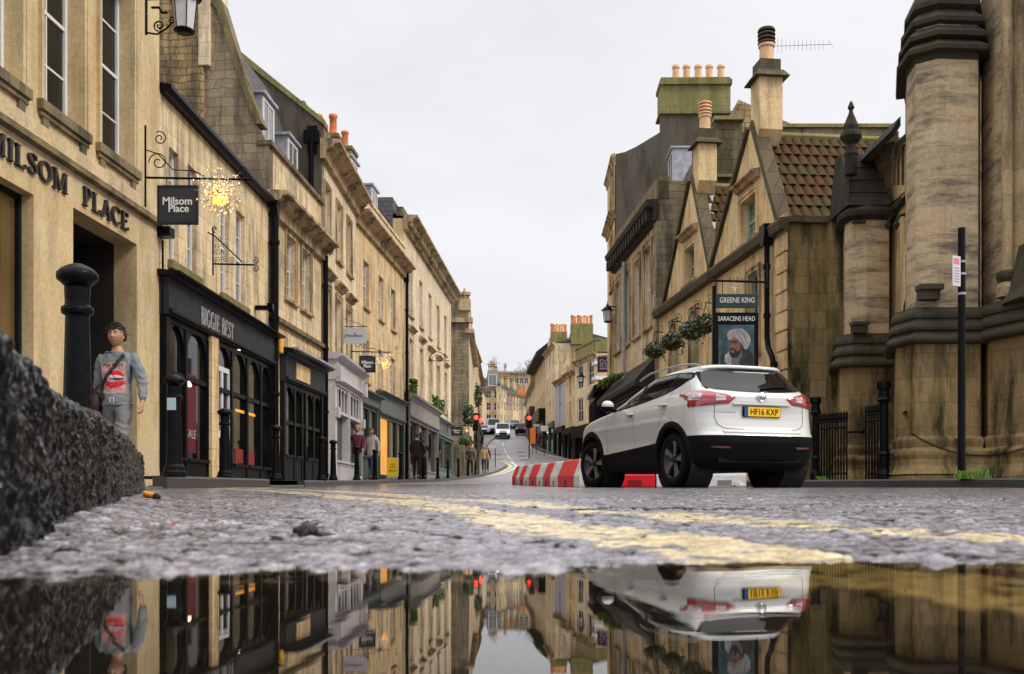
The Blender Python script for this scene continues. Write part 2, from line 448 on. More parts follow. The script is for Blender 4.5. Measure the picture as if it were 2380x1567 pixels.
def text(string, wdt, hgt, m, parent, x, y, z, name='lettering', ext=.01, bold=.0, rx=90, sx=True):
    """sans lettering fitted in a box, centred on x,z, facing -y"""
    c = bpy.data.curves.new(name, 'FONT'); c.body = string; c.align_x = 'CENTER'; c.align_y = 'CENTER'
    c.size = 1; c.extrude = ext; c.offset = bold; c.resolution_u = 4
    t = bpy.data.objects.new('tmp', c); COL.objects.link(t)
    bpy.context.view_layer.update()
    dg = bpy.context.evaluated_depsgraph_get()
    me = bpy.data.meshes.new_from_object(t.evaluated_get(dg))
    bpy.data.objects.remove(t)
    co = np.array([v.co[:] for v in me.vertices])
    lo = co.min(0); hi = co.max(0); mid = (lo + hi) / 2
    s = np.array([wdt / (hi[0] - lo[0]), hgt / (hi[1] - lo[1]), 1])
    co = (co - mid) * s
    for v, p in zip(me.vertices, co): v.co = (p[0], -p[2], p[1])
    me.materials.clear(); me.materials.append(M[m] if isinstance(m, str) else m)
    o = bpy.data.objects.new(name, me); COL.objects.link(o)
    o.parent = parent; o.location = (x, y, z)
    return o

def arc(cx, cz, rx, rz, a0, a1, n=14):
    return [(cx + rx * math.cos(R(a0 + (a1 - a0) * i / n)), cz + rz * math.sin(R(a0 + (a1 - a0) * i / n))) for i in range(n + 1)]
def glyph(mb, ch, x, z, h, y0, y1):
    """serif capital of height h with lower-left at x,z; returns advance"""
    T = .13 * h; t = .045 * h; sf = .045 * h
    def V(px, wd=T): mb.prism([(x + (px) * h - wd / 2, z), (x + px * h + wd / 2, z), (x + px * h + wd / 2, z + h), (x + px * h - wd / 2, z + h)], y0, y1, 'y')
    def S(px, pz, wd=.3): mb.box(x + (px - wd / 2) * h, x + (px + wd / 2) * h, y0 - .0005, y1 + .0005, z + pz * h - (sf if pz > .5 else 0), z + pz * h + (0 if pz > .5 else sf))
    def RB(p, w_): mb.ribbon([(x + a * h, z + b * h) for a, b in p], [q * h for q in w_] if isinstance(w_, list) else w_ * h, y0 - .001, y1 + .001)
    def H(a, b, pz, tw=t): mb.box(x + a * h, x + b * h, y0 - .0008, y1 + .0008, z + pz * h - tw / 2, z + pz * h + tw / 2)
    def VT(px, pz, l): mb.box(x + px * h - t * .5, x + px * h + t * .5, y0, y1, z + (pz - l / 2) * h, z + (pz + l / 2) * h)
    cw = lambda n, lo, hi: [lo + (hi - lo) * abs(math.cos(math.pi * 2 * i / n)) for i in range(n + 1)]
    if ch == 'I': V(.17); S(.17, 0); S(.17, 1); return .42 * h
    if ch == 'L': V(.17); S(.17, 0); S(.17, 1); H(.1, .6, .03); VT(.6, .12, .22); return .74 * h
    if ch == 'E': V(.17); S(.17, 0); S(.17, 1); H(.1, .6, .03); H(.1, .57, .97); H(.1, .45, .52); VT(.6, .11, .2); VT(.57, .89, .2); VT(.45, .52, .18); return .74 * h
    if ch == 'T': V(.36); S(.36, 0); H(.02, .7, .97); VT(.03, .88, .2); VT(.69, .88, .2); return .78 * h
    if ch == 'P': V(.17); S(.17, 0, .34); H(.05, .3, .97); RB(arc(.3, .74, .26, .235, 90, -90), [.06 + .09 * math.sin(math.pi * i / 14) for i in range(15)]); H(.15, .3, .505); return .7 * h
    if ch == 'B':
        V(.17); H(.03, .3, .97); H(.03, .33, .03); H(.15, .3, .53)
        RB(arc(.3, .75, .22, .22, 90, -90), [.06 + .09 * math.sin(math.pi * i / 14) for i in range(15)])
        RB(arc(.33, .28, .27, .25, 90, -90), [.06 + .1 * math.sin(math.pi * i / 14) for i in range(15)]); return .76 * h
    if ch == 'M':
        V(.14, t); V(.82); S(.14, 0, .26); S(.82, 0, .3); S(.10, 1, .2); S(.84, 1, .24)
        RB([(.13, 1), (.46, 0)], [.14, .12]); RB([(.78, 1), (.47, 0.02)], [.06, .05]); return 1.08 * h
    if ch == 'A':
        RB([(.08, 0), (.37, 1)], .055); RB([(.66, 0), (.36, 1)], .14); H(.18, .55, .34); S(.08, 0, .26); S(.66, 0, .3); return .84 * h
    if ch == 'O':
        RB(arc(.42, .5, .34, .47, 0, 360, 28), cw(28, .05, .155)); return .92 * h
    if ch == 'C':
        RB(arc(.42, .5, .34, .47, 50, 310, 22), [.05 + .1 * math.sin(math.pi * i / 22) for i in range(23)]); VT(.66, .82, .22); VT(.66, .16, .14); return .8 * h
    if ch == 'G':
        RB(arc(.42, .5, .34, .47, 50, 300, 22), [.05 + .1 * math.sin(math.pi * i / 22) for i in range(23)]); VT(.66, .82, .22); mb.box(x + .58 * h, x + .72 * h, y0, y1, z + .06 * h, z + .44 * h); H(.5, .78, .44); return .9 * h
    if ch == 'S':
        RB([(.5, .82), (.42, .94), (.28, .97), (.14, .9), (.1, .76), (.16, .64), (.3, .54), (.44, .44), (.52, .3), (.48, .13), (.34, .03), (.2, .05), (.1, .18)],
           [.05, .06, .07, .09, .12, .14, .15, .14, .12, .09, .07, .06, .05]); VT(.52, .84, .22); VT(.09, .14, .22); return .68 * h
    return .45 * h
def serif(string, x0, x1, z, h, y0, y1, m, parent, name='lettering'):
    t = MB(); adv = sum(glyph(MB(), c, 0, 0, 1, 0, 1) for c in string)
    k = (x1 - x0) / (adv * h); x = 0
    for c in string: x += glyph(t, c, x, 0, h, y0, y1)
    t.v = [(x0 + a * k, b, z + c) for a, b, c in t.v]
    return t.build(name, m, parent)

def scroll(cx, cz, r0, r1, a0, turns, n=26):
    """spiral points in x,z"""
    return [(cx + (r0 + (r1 - r0) * i / n) * math.cos(R(a0) + turns * 2 * math.pi * i / n),
             cz + (r0 + (r1 - r0) * i / n) * math.sin(R(a0) + turns * 2 * math.pi * i / n)) for i in range(n + 1)]
# ------------------------------------------------------------------ ground, road, puddle, kerbs
def seg_dist(px, py, poly):
    d = np.full(px.shape, 1e9)
    for (ax, ay), (bx, by) in zip(poly[:-1], poly[1:]):
        vx, vy = bx - ax, by - ay
        t = np.clip(((px - ax) * vx + (py - ay) * vy) / (vx * vx + vy * vy), 0, 1)
        d = np.minimum(d, np.hypot(px - ax - t * vx, py - ay - t * vy))
    return d
def smooth_poly(p, n=8):
    o = []
    for i in range(len(p) - 1):
        p0 = p[max(i - 1, 0)]; p1 = p[i]; p2 = p[i + 1]; p3 = p[min(i + 2, len(p) - 1)]
        for k in range(n):
            t = k / n
            o.append(tuple(.5 * (2 * p1[a] + (p2[a] - p0[a]) * t + (2 * p0[a] - 5 * p1[a] + 4 * p2[a] - p3[a]) * t * t + (3 * p1[a] - p0[a] - 3 * p2[a] + p3[a]) * t ** 3) for a in (0, 1)))
    o.append(tuple(p[-1])); return o
# double yellow line that follows the kerb; A next to the gutter, B outside it
LINE_A = smooth_poly([(.42, .26), (.29, .35), (.21, .435), (.165, .51), (.145, .60), (.105, .75), (.045, 1.0), (-.065, 1.55), (-.30, 2.5), (-.88, 4.4), (-1.7, 7.0), (-2.9, 10.2), (-3.4, 13)])
LINE_B = smooth_poly([(.56, .45), (.42, .68), (.335, .90), (.26, 1.13), (.165, 1.45), (.06, 2.0), (-.22, 3.0), (-.75, 4.9), (-1.5, 7.4), (-2.7, 10.8), (-3.2, 13.5)])

def hash2(ix, iy, k):
    h = (ix.astype(np.int64) * 374761393 + iy.astype(np.int64) * 668265263 + k * 974634777) & 0xffffffff
    h = ((h ^ (h >> 13)) * 1274126177) & 0xffffffff
    return ((h ^ (h >> 16)) & 0xffff) / 65535.0
def worley(x, y, cell, k=1, jit=.9):
    """nearest-stone distance and that stone's random height"""
    gx = np.floor(x / cell); gy = np.floor(y / cell)
    best = np.full(x.shape, 9.0); second = np.full(x.shape, 9.0); hid = np.zeros(x.shape)
    for dx in (-1, 0, 1):
        for dy in (-1, 0, 1):
            cx = gx + dx; cy = gy + dy
            jx = (cx + .5 + (hash2(cx, cy, k) - .5) * jit) * cell; jy = (cy + .5 + (hash2(cx, cy, k + 5) - .5) * jit) * cell
            d = np.hypot(x - jx, y - jy) / cell
            m = d < best
            second = np.where(m, best, np.minimum(second, d)); best = np.where(m, d, best); hid = np.where(m, hash2(cx, cy, k + 9), hid)
    return best, second, hid
def vnoise(x, y, s, k=3):
    x = x / s; y = y / s
    ix = np.floor(x); iy = np.floor(y); fx = x - ix; fy = y - iy
    fx = fx * fx * (3 - 2 * fx); fy = fy * fy * (3 - 2 * fy)
    a = hash2(ix, iy, k); b = hash2(ix + 1, iy, k); c = hash2(ix, iy + 1, k); d = hash2(ix + 1, iy + 1, k)
    return (a * (1 - fx) + b * fx) * (1 - fy) + (c * (1 - fx) + d * fx) * fy

def road_height(X, Y):
    z = np.interp(Y, _gy, _gz)
    return z
# near road : fine grid, spacing grows with distance
ys = [.16]
while ys[-1] < 30: ys.append(ys[-1] + max(.0015, ys[-1] * .0030) * (1 if ys[-1] < 3 else 3))
ys = np.array(ys); NU = 760
us = np.linspace(-.72, .62, NU)
Yg, Ug = np.meshgrid(ys, us, indexing='ij')
Xg = Ug * Yg
Z = np.array([G(float(y)) for y in ys])[:, None] + np.zeros_like(Xg)
fade = np.clip((9 - Yg) / 7, 0, 1)
# gentle undulation
Z += (vnoise(Xg, Yg, .33, 11) - .5) * .006 * fade + (vnoise(Xg, Yg, .13, 12) - .5) * .0052 * fade
Z += np.where(Yg > .35, 0, (Yg - .35) * .05)
# deeper hollow under the right of the puddle
Z -= .0035 * np.clip((Xg - .10) / .12, 0, 1) * np.clip((.78 - Yg) / .2, 0, 1)
# silt and chippings pile against the kerb
kd = seg_dist(Xg, Yg, [(-.05, -.15), (-.28, .55), (-.71, 1.83), (-1.46, 4.0)])
Z += .012 * np.clip(1 - kd / .10, 0, 1) * np.clip((Yg - .55) / .5, 0, 1)
b1, s1, h1 = worley(Xg, Yg, .0085, 1)
b2, s2, h2 = worley(Xg + .3, Yg, .017, 2)
b3, s3, h3 = worley(Xg, Yg + .7, .05, 4)
st1 = np.clip((s1 - b1) * 3.2, 0, 1) ** .7 * (.45 + .55 * h1)
st2 = np.clip((s2 - b2) * 3.0, 0, 1) ** .6 * (h2 > .66) * h2
st3 = np.clip(1 - b3 * 4.5, 0, 1) ** .5 * (h3 > .90)
dA = seg_dist(Xg, Yg, LINE_A); dB = seg_dist(Xg, Yg, LINE_B)
edge = (vnoise(Xg, Yg, .02, 21) - .5) * .018 + (vnoise(Xg, Yg, .006, 22) - .5) * .008
pa = np.clip((.05 + .004 * Yg + .018 * np.clip((.56 - Yg) / .1, 0, 1) + edge - dA) / .004, 0, 1); pb = np.clip((.044 + .006 * Yg + edge - dB) / .004, 0, 1)
gap = np.clip((np.abs(Yg - 1.66 - (Xg - .2) * .25) - .07) / .02, 0, 1)
gapn = np.clip((np.abs(Yg - 5.6) - .15) / .05, 0, 1)
paint = np.maximum(pa, pb * gap)
wearn = vnoise(Xg, Yg, .012, 31) * .6 + vnoise(Xg, Yg, .05, 32) * .4
paint_c = paint * np.clip((wearn - .33) / .16, 0, 1) * (.55 + .45 * np.clip(st1 * 2.5, 0, 1))
amp = np.clip((16 - Yg) / 12, .12, 1)
fr1 = vnoise(Xg, Yg * 1.0, .0105, 61) * .45 + vnoise(Xg, Yg, .0052, 62) * .33 + vnoise(Xg, Yg, .0026, 63) * .22
rel = (st1 * .0008 + (fr1 - .3) * .0036 + st2 * .0014 + st3 * .004) * amp + (vnoise(Xg, Yg, .028, 51) - .5) * .0026 * amp
patch_n = vnoise(Xg, Yg, .22, 71) * .5 + vnoise(Xg, Yg, .07, 72) * .5
rel *= (1 - .45 * paint)
Z += rel - .0012 + paint * .0022
# broken seam in the asphalt beyond the second line
ck = seg_dist(Xg, Yg, [(.10, 1.60), (.16, 1.66), (.24, 1.68), (.33, 1.74), (.46, 1.72)])
ckw = .006 + .010 * vnoise(Xg, Yg, .04, 41)
ckm = np.clip((ckw - ck) / .005, 0, 1); Z += .0022 * ckm
ck2 = seg_dist(Xg, Yg, [(-.36, 3.10), (-.16, 3.02), (0.0, 2.98), (.2, 3.0)])
ckm = np.maximum(ckm, np.clip((.009 - ck2) / .005, 0, 1))
pot = seg_dist(Xg, Yg, [(.13, 1.585), (.17, 1.60)])
ckm = np.maximum(ckm, np.clip((.022 - pot) / .010, 0, 1)); Z += .001 * ckm; paint_c = paint_c * (1 - ckm)
nr, nc = Xg.shape
verts = np.stack([Xg.ravel(), Yg.ravel(), Z.ravel()], 1)
idx = np.arange(nr * nc).reshape(nr, nc)
faces = np.stack([idx[:-1, :-1].ravel(), idx[:-1, 1:].ravel(), idx[1:, 1:].ravel(), idx[1:, :-1].ravel()], 1)
me = bpy.data.meshes.new('road')
me.vertices.add(len(verts)); me.vertices.foreach_set('co', verts.ravel())
me.loops.add(faces.size); me.loops.foreach_set('vertex_index', faces.ravel())
me.polygons.add(len(faces)); me.polygons.foreach_set('loop_start', np.arange(0, faces.size, 4)); me.polygons.foreach_set('loop_total', np.full(len(faces), 4))
me.polygons.foreach_set('use_smooth', np.ones(len(faces), bool))
me.update(calc_edges=True)
at = me.attributes.new('paint', 'FLOAT', 'POINT'); at.data.foreach_set('value', paint_c.ravel().astype(np.float32))
at = me.attributes.new('chip', 'FLOAT', 'POINT'); at.data.foreach_set('value', (np.clip((fr1 - .28) * 1.7 * (.55 + .8 * patch_n) + (st2 > .4) * h2 * .35 - .1, 0, 1) * np.where(Z < -.0012, .05, 1) * (1 - ckm)).ravel().astype(np.float32))

m = bpy.data.materials.new('wet_asphalt'); m.use_nodes = True
n = m.node_tree; L = n.links; b = n.nodes['Principled BSDF']
a1 = n.nodes.new("ShaderNodeAttribute"); a1.attribute_name = 'paint'
a2 = n.nodes.new("ShaderNodeAttribute"); a2.attribute_name = 'chip'
t = n.nodes.new("ShaderNodeTexCoord")
cr1 = n.nodes.new("ShaderNodeValToRGB")
cr1.color_ramp.elements[0].color = (.012, .012, .013, 1); cr1.color_ramp.elements[1].color = (.36, .345, .39, 1)
e = cr1.color_ramp.elements.new(.35); e.color = (.15, .143, .165, 1)
e = cr1.color_ramp.elements.new(.6); e.color = (.21, .19, .215, 1)
L.new(a2.outputs['Fac'], cr1.inputs[0])
nn = n.nodes.new("ShaderNodeTexNoise"); nn.inputs['Scale'].default_value = 60; nn.inputs['Detail'].default_value = 8
L.new(t.outputs['Object'], nn.inputs[0])
yr = n.nodes.new("ShaderNodeValToRGB")
yr.color_ramp.elements[0].position = .3; yr.color_ramp.elements[0].color = (.46, .34, .15, 1)
yr.color_ramp.elements[1].position = .7; yr.color_ramp.elements[1].color = (.84, .72, .46, 1)
L.new(nn.outputs[0], yr.inputs[0])
mx = n.nodes.new("ShaderNodeMix"); mx.data_type = 'RGBA'
L.new(a1.outputs['Fac'], mx.inputs[0]); L.new(cr1.outputs[0], mx.inputs[6]); L.new(yr.outputs[0], mx.inputs[7])
L.new(mx.outputs[2], b.inputs['Base Color'])
nr2 = n.nodes.new("ShaderNodeTexNoise"); nr2.inputs['Scale'].default_value = 1.7; nr2.inputs['Detail'].default_value = 7
L.new(t.outputs['Object'], nr2.inputs[0])
rr = n.nodes.new("ShaderNodeMapRange"); rr.inputs[1].default_value = .35; rr.inputs[2].default_value = .65; rr.inputs[3].default_value = .08; rr.inputs[4].default_value = .2
L.new(nr2.outputs[0], rr.inputs[0]); L.new(rr.outputs[0], b.inputs['Roughness'])
n3 = n.nodes.new("ShaderNodeTexNoise"); n3.inputs['Scale'].default_value = 130; n3.inputs['Detail'].default_value = 4
L.new(t.outputs['Object'], n3.inputs[0])
bp = n.nodes.new("ShaderNodeBump"); bp.inputs['Strength'].default_value = .75; bp.inputs['Distance'].default_value = .006
L.new(n3.outputs[0], bp.inputs['Height']); L.new(bp.outputs[0], b.inputs['Normal'])
sm_ = n.nodes.new('ShaderNodeMapRange'); sm_.inputs[1].default_value = .05; sm_.inputs[2].default_value = .14; sm_.inputs[3].default_value = .02; sm_.inputs[4].default_value = 1.0
L.new(a2.outputs['Fac'], sm_.inputs[0]); L.new(sm_.outputs[0], b.inputs['Specular IOR Level'])
M['asphalt'] = m
me.materials.append(m)
road = bpy.data.objects.new('road', me); COL.objects.link(road); tag(road, kind='structure')

for rows in ([[(x, y, G(y) - .001) for x in (.62 * max(y, .16), .62 * max(y, .16) + .4, .62 * max(y, .16) + 1.2, 6, 18)] for y in (.16, .3, .5, .8, 1.2, 2, 3, 5, 8, 12, 18, 24, 30)],
             [[(x, y, G(y) - .001) for x in (-.3, 0, .1, .5, 6, 18)] for y in (-8, -4, -2, -1, 0, .159)]):
    t = MB(); t.grid(rows); o = t.build('road', M['asphalt'], smooth=True); tag(o, kind='structure')
    at = o.data.attributes.new('chip', 'FLOAT', 'POINT'); at.data.foreach_set('value', np.full(len(t.v), .4, np.float32))
# far road climbing the hill, and the ground sheet that carries everything
def sheet(name, pts_fn, ylist, m, dz=0.0):
    t = MB(); rows = []
    for y in ylist:
        rows.append([(x, y, G(y) + dz) for x in pts_fn(y)])
    t.grid(rows); return t.build(name, m, smooth=True)
m = bpy.data.materials.new('far_wet_asphalt'); m.use_nodes = True
n = m.node_tree; L = n.links; b = n.nodes['Principled BSDF']
t = n.nodes.new("ShaderNodeTexCoord")
nn = n.nodes.new("ShaderNodeTexNoise"); nn.inputs['Scale'].default_value = .35; nn.inputs['Detail'].default_value = 10; nn.inputs['Roughness'].default_value = .7
L.new(t.outputs['Object'], nn.inputs[0])
c = n.nodes.new("ShaderNodeValToRGB"); c.color_ramp.elements[0].position = .35; c.color_ramp.elements[0].color = (.17, .168, .18, 1)
c.color_ramp.elements[1].position = .65; c.color_ramp.elements[1].color = (.27, .265, .285, 1)
L.new(nn.outputs[0], c.inputs[0]); L.new(c.outputs[0], b.inputs['Base Color'])
b.inputs['Roughness'].default_value = .42; b.inputs['Specular IOR Level'].default_value = .6
nb = n.nodes.new("ShaderNodeTexNoise"); nb.inputs['Scale'].default_value = 14; nb.inputs['Detail'].default_value = 6
L.new(t.outputs['Object'], nb.inputs[0])
bp = n.nodes.new("ShaderNodeBump"); bp.inputs['Strength'].default_value = .4; bp.inputs['Distance'].default_value = .03
L.new(nb.outputs[0], bp.inputs['Height']); L.new(bp.outputs[0], b.inputs['Normal'])
M['asphalt_far'] = m
yl = [29.9 + i * 2.0 for i in range(120)]
o = sheet('far_road', lambda y: [-12 + i * 1.5 for i in range(17)], yl, 'asphalt_far', .0); tag(o, kind='structure')
M['earth'] = mat('dark_wet_ground', (.05, .05, .045), .6, var=.3, vscale=.5)
yl = [-60, -20, -6, -2, 0, .5, 2, 5, 10, 15, 20, 30, 40, 50, 60, 70, 80, 90, 100, 110, 125, 144, 160, 180, 230, 300, 420, 600, 900, 1500]
o = sheet('ground', lambda y: [-900, -300, -120, -50, -25, 0, 25, 50, 120, 300, 900], yl, 'earth', -.05); tag(o, kind='structure')

# puddle
m = bpy.data.materials.new('puddle_water'); m.use_nodes = True
n = m.node_tree; n.nodes.clear(); L = n.links
o_ = n.nodes.new("ShaderNodeOutputMaterial"); mixn = n.nodes.new("ShaderNodeMixShader")
tr = n.nodes.new("ShaderNodeBsdfTransparent"); tr.inputs[0].default_value = (1, .9, .66, 1)
gl = n.nodes.new("ShaderNodeBsdfGlossy"); gl.inputs['Roughness'].default_value = .004; gl.inputs[0].default_value = (.96, .95, .94, 1)
fr = n.nodes.new("ShaderNodeFresnel"); fr.inputs[0].default_value = 1.56
t = n.nodes.new("ShaderNodeTexCoord")
mpw = n.nodes.new("ShaderNodeMapping"); mpw.inputs['Scale'].default_value = (1, 3.2, 1)
L.new(t.outputs['Object'], mpw.inputs[0])
nw = n.nodes.new("ShaderNodeTexNoise"); nw.inputs['Scale'].default_value = 9; nw.inputs['Detail'].default_value = 2
L.new(mpw.outputs[0], nw.inputs[0])
bw_ = n.nodes.new("ShaderNodeBump"); bw_.inputs['Strength'].default_value = .009; bw_.inputs['Distance'].default_value = .01
L.new(nw.outputs[0], bw_.inputs['Height'])
L.new(bw_.outputs[0], gl.inputs['Normal']); L.new(bw_.outputs[0], fr.inputs['Normal'])
L.new(fr.outputs[0], mixn.inputs[0]); L.new(tr.outputs[0], mixn.inputs[1]); L.new(gl.outputs[0], mixn.inputs[2]); L.new(mixn.outputs[0], o_.inputs[0])
M['water'] = m
t = MB(); t.grid([[(-.9 + i * .2, y, 0) for i in range(22)] for y in [-3, -1, 0, .3, .6, 1.0]])
o = t.build('puddle_water', m); tag(o, kind='structure')

# rough kerb stones beside the camera: heavily pitted, wet
def kerb_stone(l0, l1, name, label, seed, htop):
    A0 = Vector((-.28, .55)); d = Vector((-.342, 1)).normalized(); nrm = Vector((-d.y, d.x))   # nrm points to the pavement
    ls = [l0]
    while ls[-1] < l1: ls.append(ls[-1] + max(.0022, (ls[-1] + .6) * .0036))
    ls[-1] = l1
    prof = []                      # (inward, height) up the face and over the rounded top
    H = 1.0
    for i in range(70): prof.append((.010 * (i / 69), H * (i / 69) * .86))
    for i in range(1, 26):
        a = R(90 * i / 25); prof.append((.010 + .028 * (1 - math.cos(a)), .86 + .14 * math.sin(a)))
    for i in range(1, 24): prof.append((.038 + .22 * i / 23, 1.0))
    pr = np.array(prof); ls = np.array(ls)
    Lg, Pi = np.meshgrid(ls, np.arange(len(pr)), indexing='ij')
    inn = pr[:, 0][Pi]; hh = pr[:, 1][Pi]
    Yw = A0.y + d.y * Lg
    zt = htop(Yw); zb = np.interp(Yw, _gy, _gz) - .03
    z = zb + (zt - zb) * hh
    # rounded stone ends
    ed = np.minimum(Lg - l0, l1 - Lg); rnd = np.clip(1 - ed / .035, 0, 1) ** 2
    z -= rnd * .022 * hh; inn = inn + rnd * .022
    # relief
    fr_ = np.clip((1.02 - hh) * 6, 0, 1)
    u = Lg; v = z + inn
    warp = (vnoise(u, v, .03, seed) - .5) * .02
    q1, r1, k1 = worley(u + warp, v * .30, .010, seed + 1)
    q2, r2, k2 = worley(u, v * .4 + warp, .0065, seed + 2)
    big = vnoise(u, v, .06, seed + 3) - .5
    big2 = vnoise(u, v, .16, seed + 6) - .5
    rel = (.5 - np.clip(q1, 0, 1)) * .0085 * (.4 + k1) + (.5 - np.clip(q2, 0, 1)) * .0032 * (.4 + k2) + big * .010 + big2 * .016
    z = z + rel * np.where(hh > .9, .4, .25); inn = inn - rel * np.where(hh > .97, .2, 1.0)
    Xw = A0.x + d.x * Lg + nrm.x * inn; Yw2 = A0.y + d.y * Lg + nrm.y * inn
    nr, nc = Xw.shape
    t = MB(); t.v = list(map(tuple, np.stack([Xw.ravel(), Yw2.ravel(), z.ravel()], 1).tolist()))
    idx = np.arange(nr * nc).reshape(nr, nc)
    t.f = list(map(tuple, np.stack([idx[:-1, :-1].ravel(), idx[1:, :-1].ravel(), idx[1:, 1:].ravel(), idx[:-1, 1:].ravel()], 1).tolist()))
    t.f.append(tuple(int(idx[0, j]) for j in range(nc))); t.f.append(tuple(int(idx[-1, j]) for j in range(nc - 1, -1, -1)))
    o = t.build('kerb_stone', 'kerbrock', smooth=True)
    return tag(o, label, 'kerb stone', 'pitted kerb stones beside the puddle')
m = mat('pitted_wet_kerb', (.018, .018, .019), .07, var=.0, spec=.3)
n = m.node_tree; L = n.links; b = n.nodes['Principled BSDF']
t = n.nodes.new("ShaderNodeTexCoord")
nn = n.nodes.new("ShaderNodeTexNoise"); nn.inputs['Scale'].default_value = 70; nn.inputs['Detail'].default_value = 6
L.new(t.outputs['Object'], nn.inputs[0])
c = n.nodes.new("ShaderNodeValToRGB"); c.color_ramp.elements[0].position = .42; c.color_ramp.elements[0].color = (.004, .004, .004, 1)
c.color_ramp.elements[1].position = .75; c.color_ramp.elements[1].color = (.014, .014, .015, 1)
L.new(nn.outputs[0], c.inputs[0]); L.new(c.outputs[0], b.inputs['Base Color'])
bp = n.nodes.new("ShaderNodeBump"); bp.inputs['Strength'].default_value = .5; bp.inputs['Distance'].default_value = .003
n3 = n.nodes.new("ShaderNodeTexNoise"); n3.inputs['Scale'].default_value = 160; n3.inputs['Detail'].default_value = 4
L.new(t.outputs['Object'], n3.inputs[0]); L.new(n3.outputs[0], bp.inputs['Height']); L.new(bp.outputs[0], b.inputs['Normal'])
mk_ = n.nodes.new('ShaderNodeMapRange'); mk_.inputs[1].default_value = .52; mk_.inputs[2].default_value = .62; mk_.inputs[3].default_value = .04; mk_.inputs[4].default_value = 1.0
L.new(n3.outputs[0], mk_.inputs[0]); L.new(mk_.outputs[0], b.inputs['Specular IOR Level'])
M['kerbrock'] = m
ht = lambda Y: np.interp(Y, [0, .55, .9, 2.0, 3.5, 5.4], [.125, .135, .146, .192, .222, .245])
kerb_stone(-.62, .37, 'k', 'pitted black wet kerb stone nearest the camera at the left edge', 50, lambda Y: ht(Y) + .006)
kerb_stone(.378, 3.9, 'k', 'long pitted wet kerb stone running back towards the orange cigarette end', 60, ht)
M['kerb_grey'] = stone('grey_kerb_stone', (.20, .19, .18), (.15, .145, .14), bw=.9, bh=.5, stain=.4, bump=.6, warm=0)
M['kerb_dark'] = stone('dark_wet_kerb', (.05, .048, .045), (.035, .034, .032), bw=.9, bh=.5, stain=.5, bump=.5, warm=0, rough=.35)
M['paving'] = stone('wet_paving', (.16, .155, .15), (.12, .118, .115), bw=.6, bh=.6, stain=.3, bump=.3, warm=0, rough=.3)
# the paving shader works on x/y here
def flat_paving(name, c1, c2, bw, bh, rough=.32):
    m = bpy.data.materials.new(name); m.use_nodes = True
    n = m.node_tree; L = n.links; b = n.nodes['Principled BSDF']
    t = n.nodes.new("ShaderNodeTexCoord"); br = n.nodes.new("ShaderNodeTexBrick")
    br.inputs['Scale'].default_value = 1; br.inputs['Brick Width'].default_value = bw; br.inputs['Row Height'].default_value = bh
    br.inputs['Mortar Size'].default_value = .006
    br.inputs['Color1'].default_value = (*c1, 1); br.inputs['Color2'].default_value = (*c2, 1); br.inputs['Mortar'].default_value = (.02, .02, .02, 1)
    L.new(t.outputs['Object'], br.inputs[0]); L.new(br.outputs[0], b.inputs['Base Color'])
    b.inputs['Roughness'].default_value = rough
    nn = n.nodes.new("ShaderNodeTexNoise"); nn.inputs['Scale'].default_value = 20; nn.inputs['Detail'].default_value = 6
    L.new(t.outputs['Object'], nn.inputs[0]); bp = n.nodes.new("ShaderNodeBump"); bp.inputs['Strength'].default_value = .4; bp.inputs['Distance'].default_value = .02
    L.new(nn.outputs[0], bp.inputs['Height']); L.new(bp.outputs[0], b.inputs['Normal'])
    return m
M['paving'] = flat_paving('wet_paving_slabs', (.15, .145, .14), (.11, .108, .105), .6, .45)
M['brick_paving'] = flat_paving('red_brick_paving', (.24, .10, .055), (.16, .075, .045), .2, .1, .4)

def pavement(name, kerb, outer, m, mk, h=.115, n=6, kname='kerb'):
    """kerb and outer: matching polylines (x,y); raised slab with a kerb stone edge"""
    K = smooth_poly(kerb, n); O = smooth_poly(outer, n)
    t = MB(); rows = []
    for (kx, ky), (ox, oy) in zip(K, O):
        kv = Vector((kx, ky)); ov = Vector((ox, oy)); d = (ov - kv).normalized()
        kk = kv + d * .15
        rows.append([(kk.x + (ox - kk.x) * q, kk.y + (oy - kk.y) * q, G(ky) + h) for q in (0, .1, .25, .5, 1)])
    t.grid(rows); tag(t.build(name, m), kind='structure')
    t = MB(); rows = []
    for (kx, ky), (ox, oy) in zip(K, O):
        kv = Vector((kx, ky)); d = (Vector((ox, oy)) - kv).normalized(); g = G(ky)
        rows.append([(kx - d.x * .01, ky - d.y * .01, g - .1), (kx, ky, g + h - .02), (kx + d.x * .02, ky + d.y * .02, g + h + .003), (kx + d.x * .15, ky + d.y * .15, g + h + .003), (kx + d.x * .15, ky + d.y * .15, g - .1)])
    t.grid(rows)
    n0 = len(rows[0]); N = len(t.v)
    t.f.append(tuple(range(n0))); t.f.append(tuple(range(N - 1, N - n0 - 1, -1)))
    tag(t.build(kname, mk, smooth=False), kind='structure')
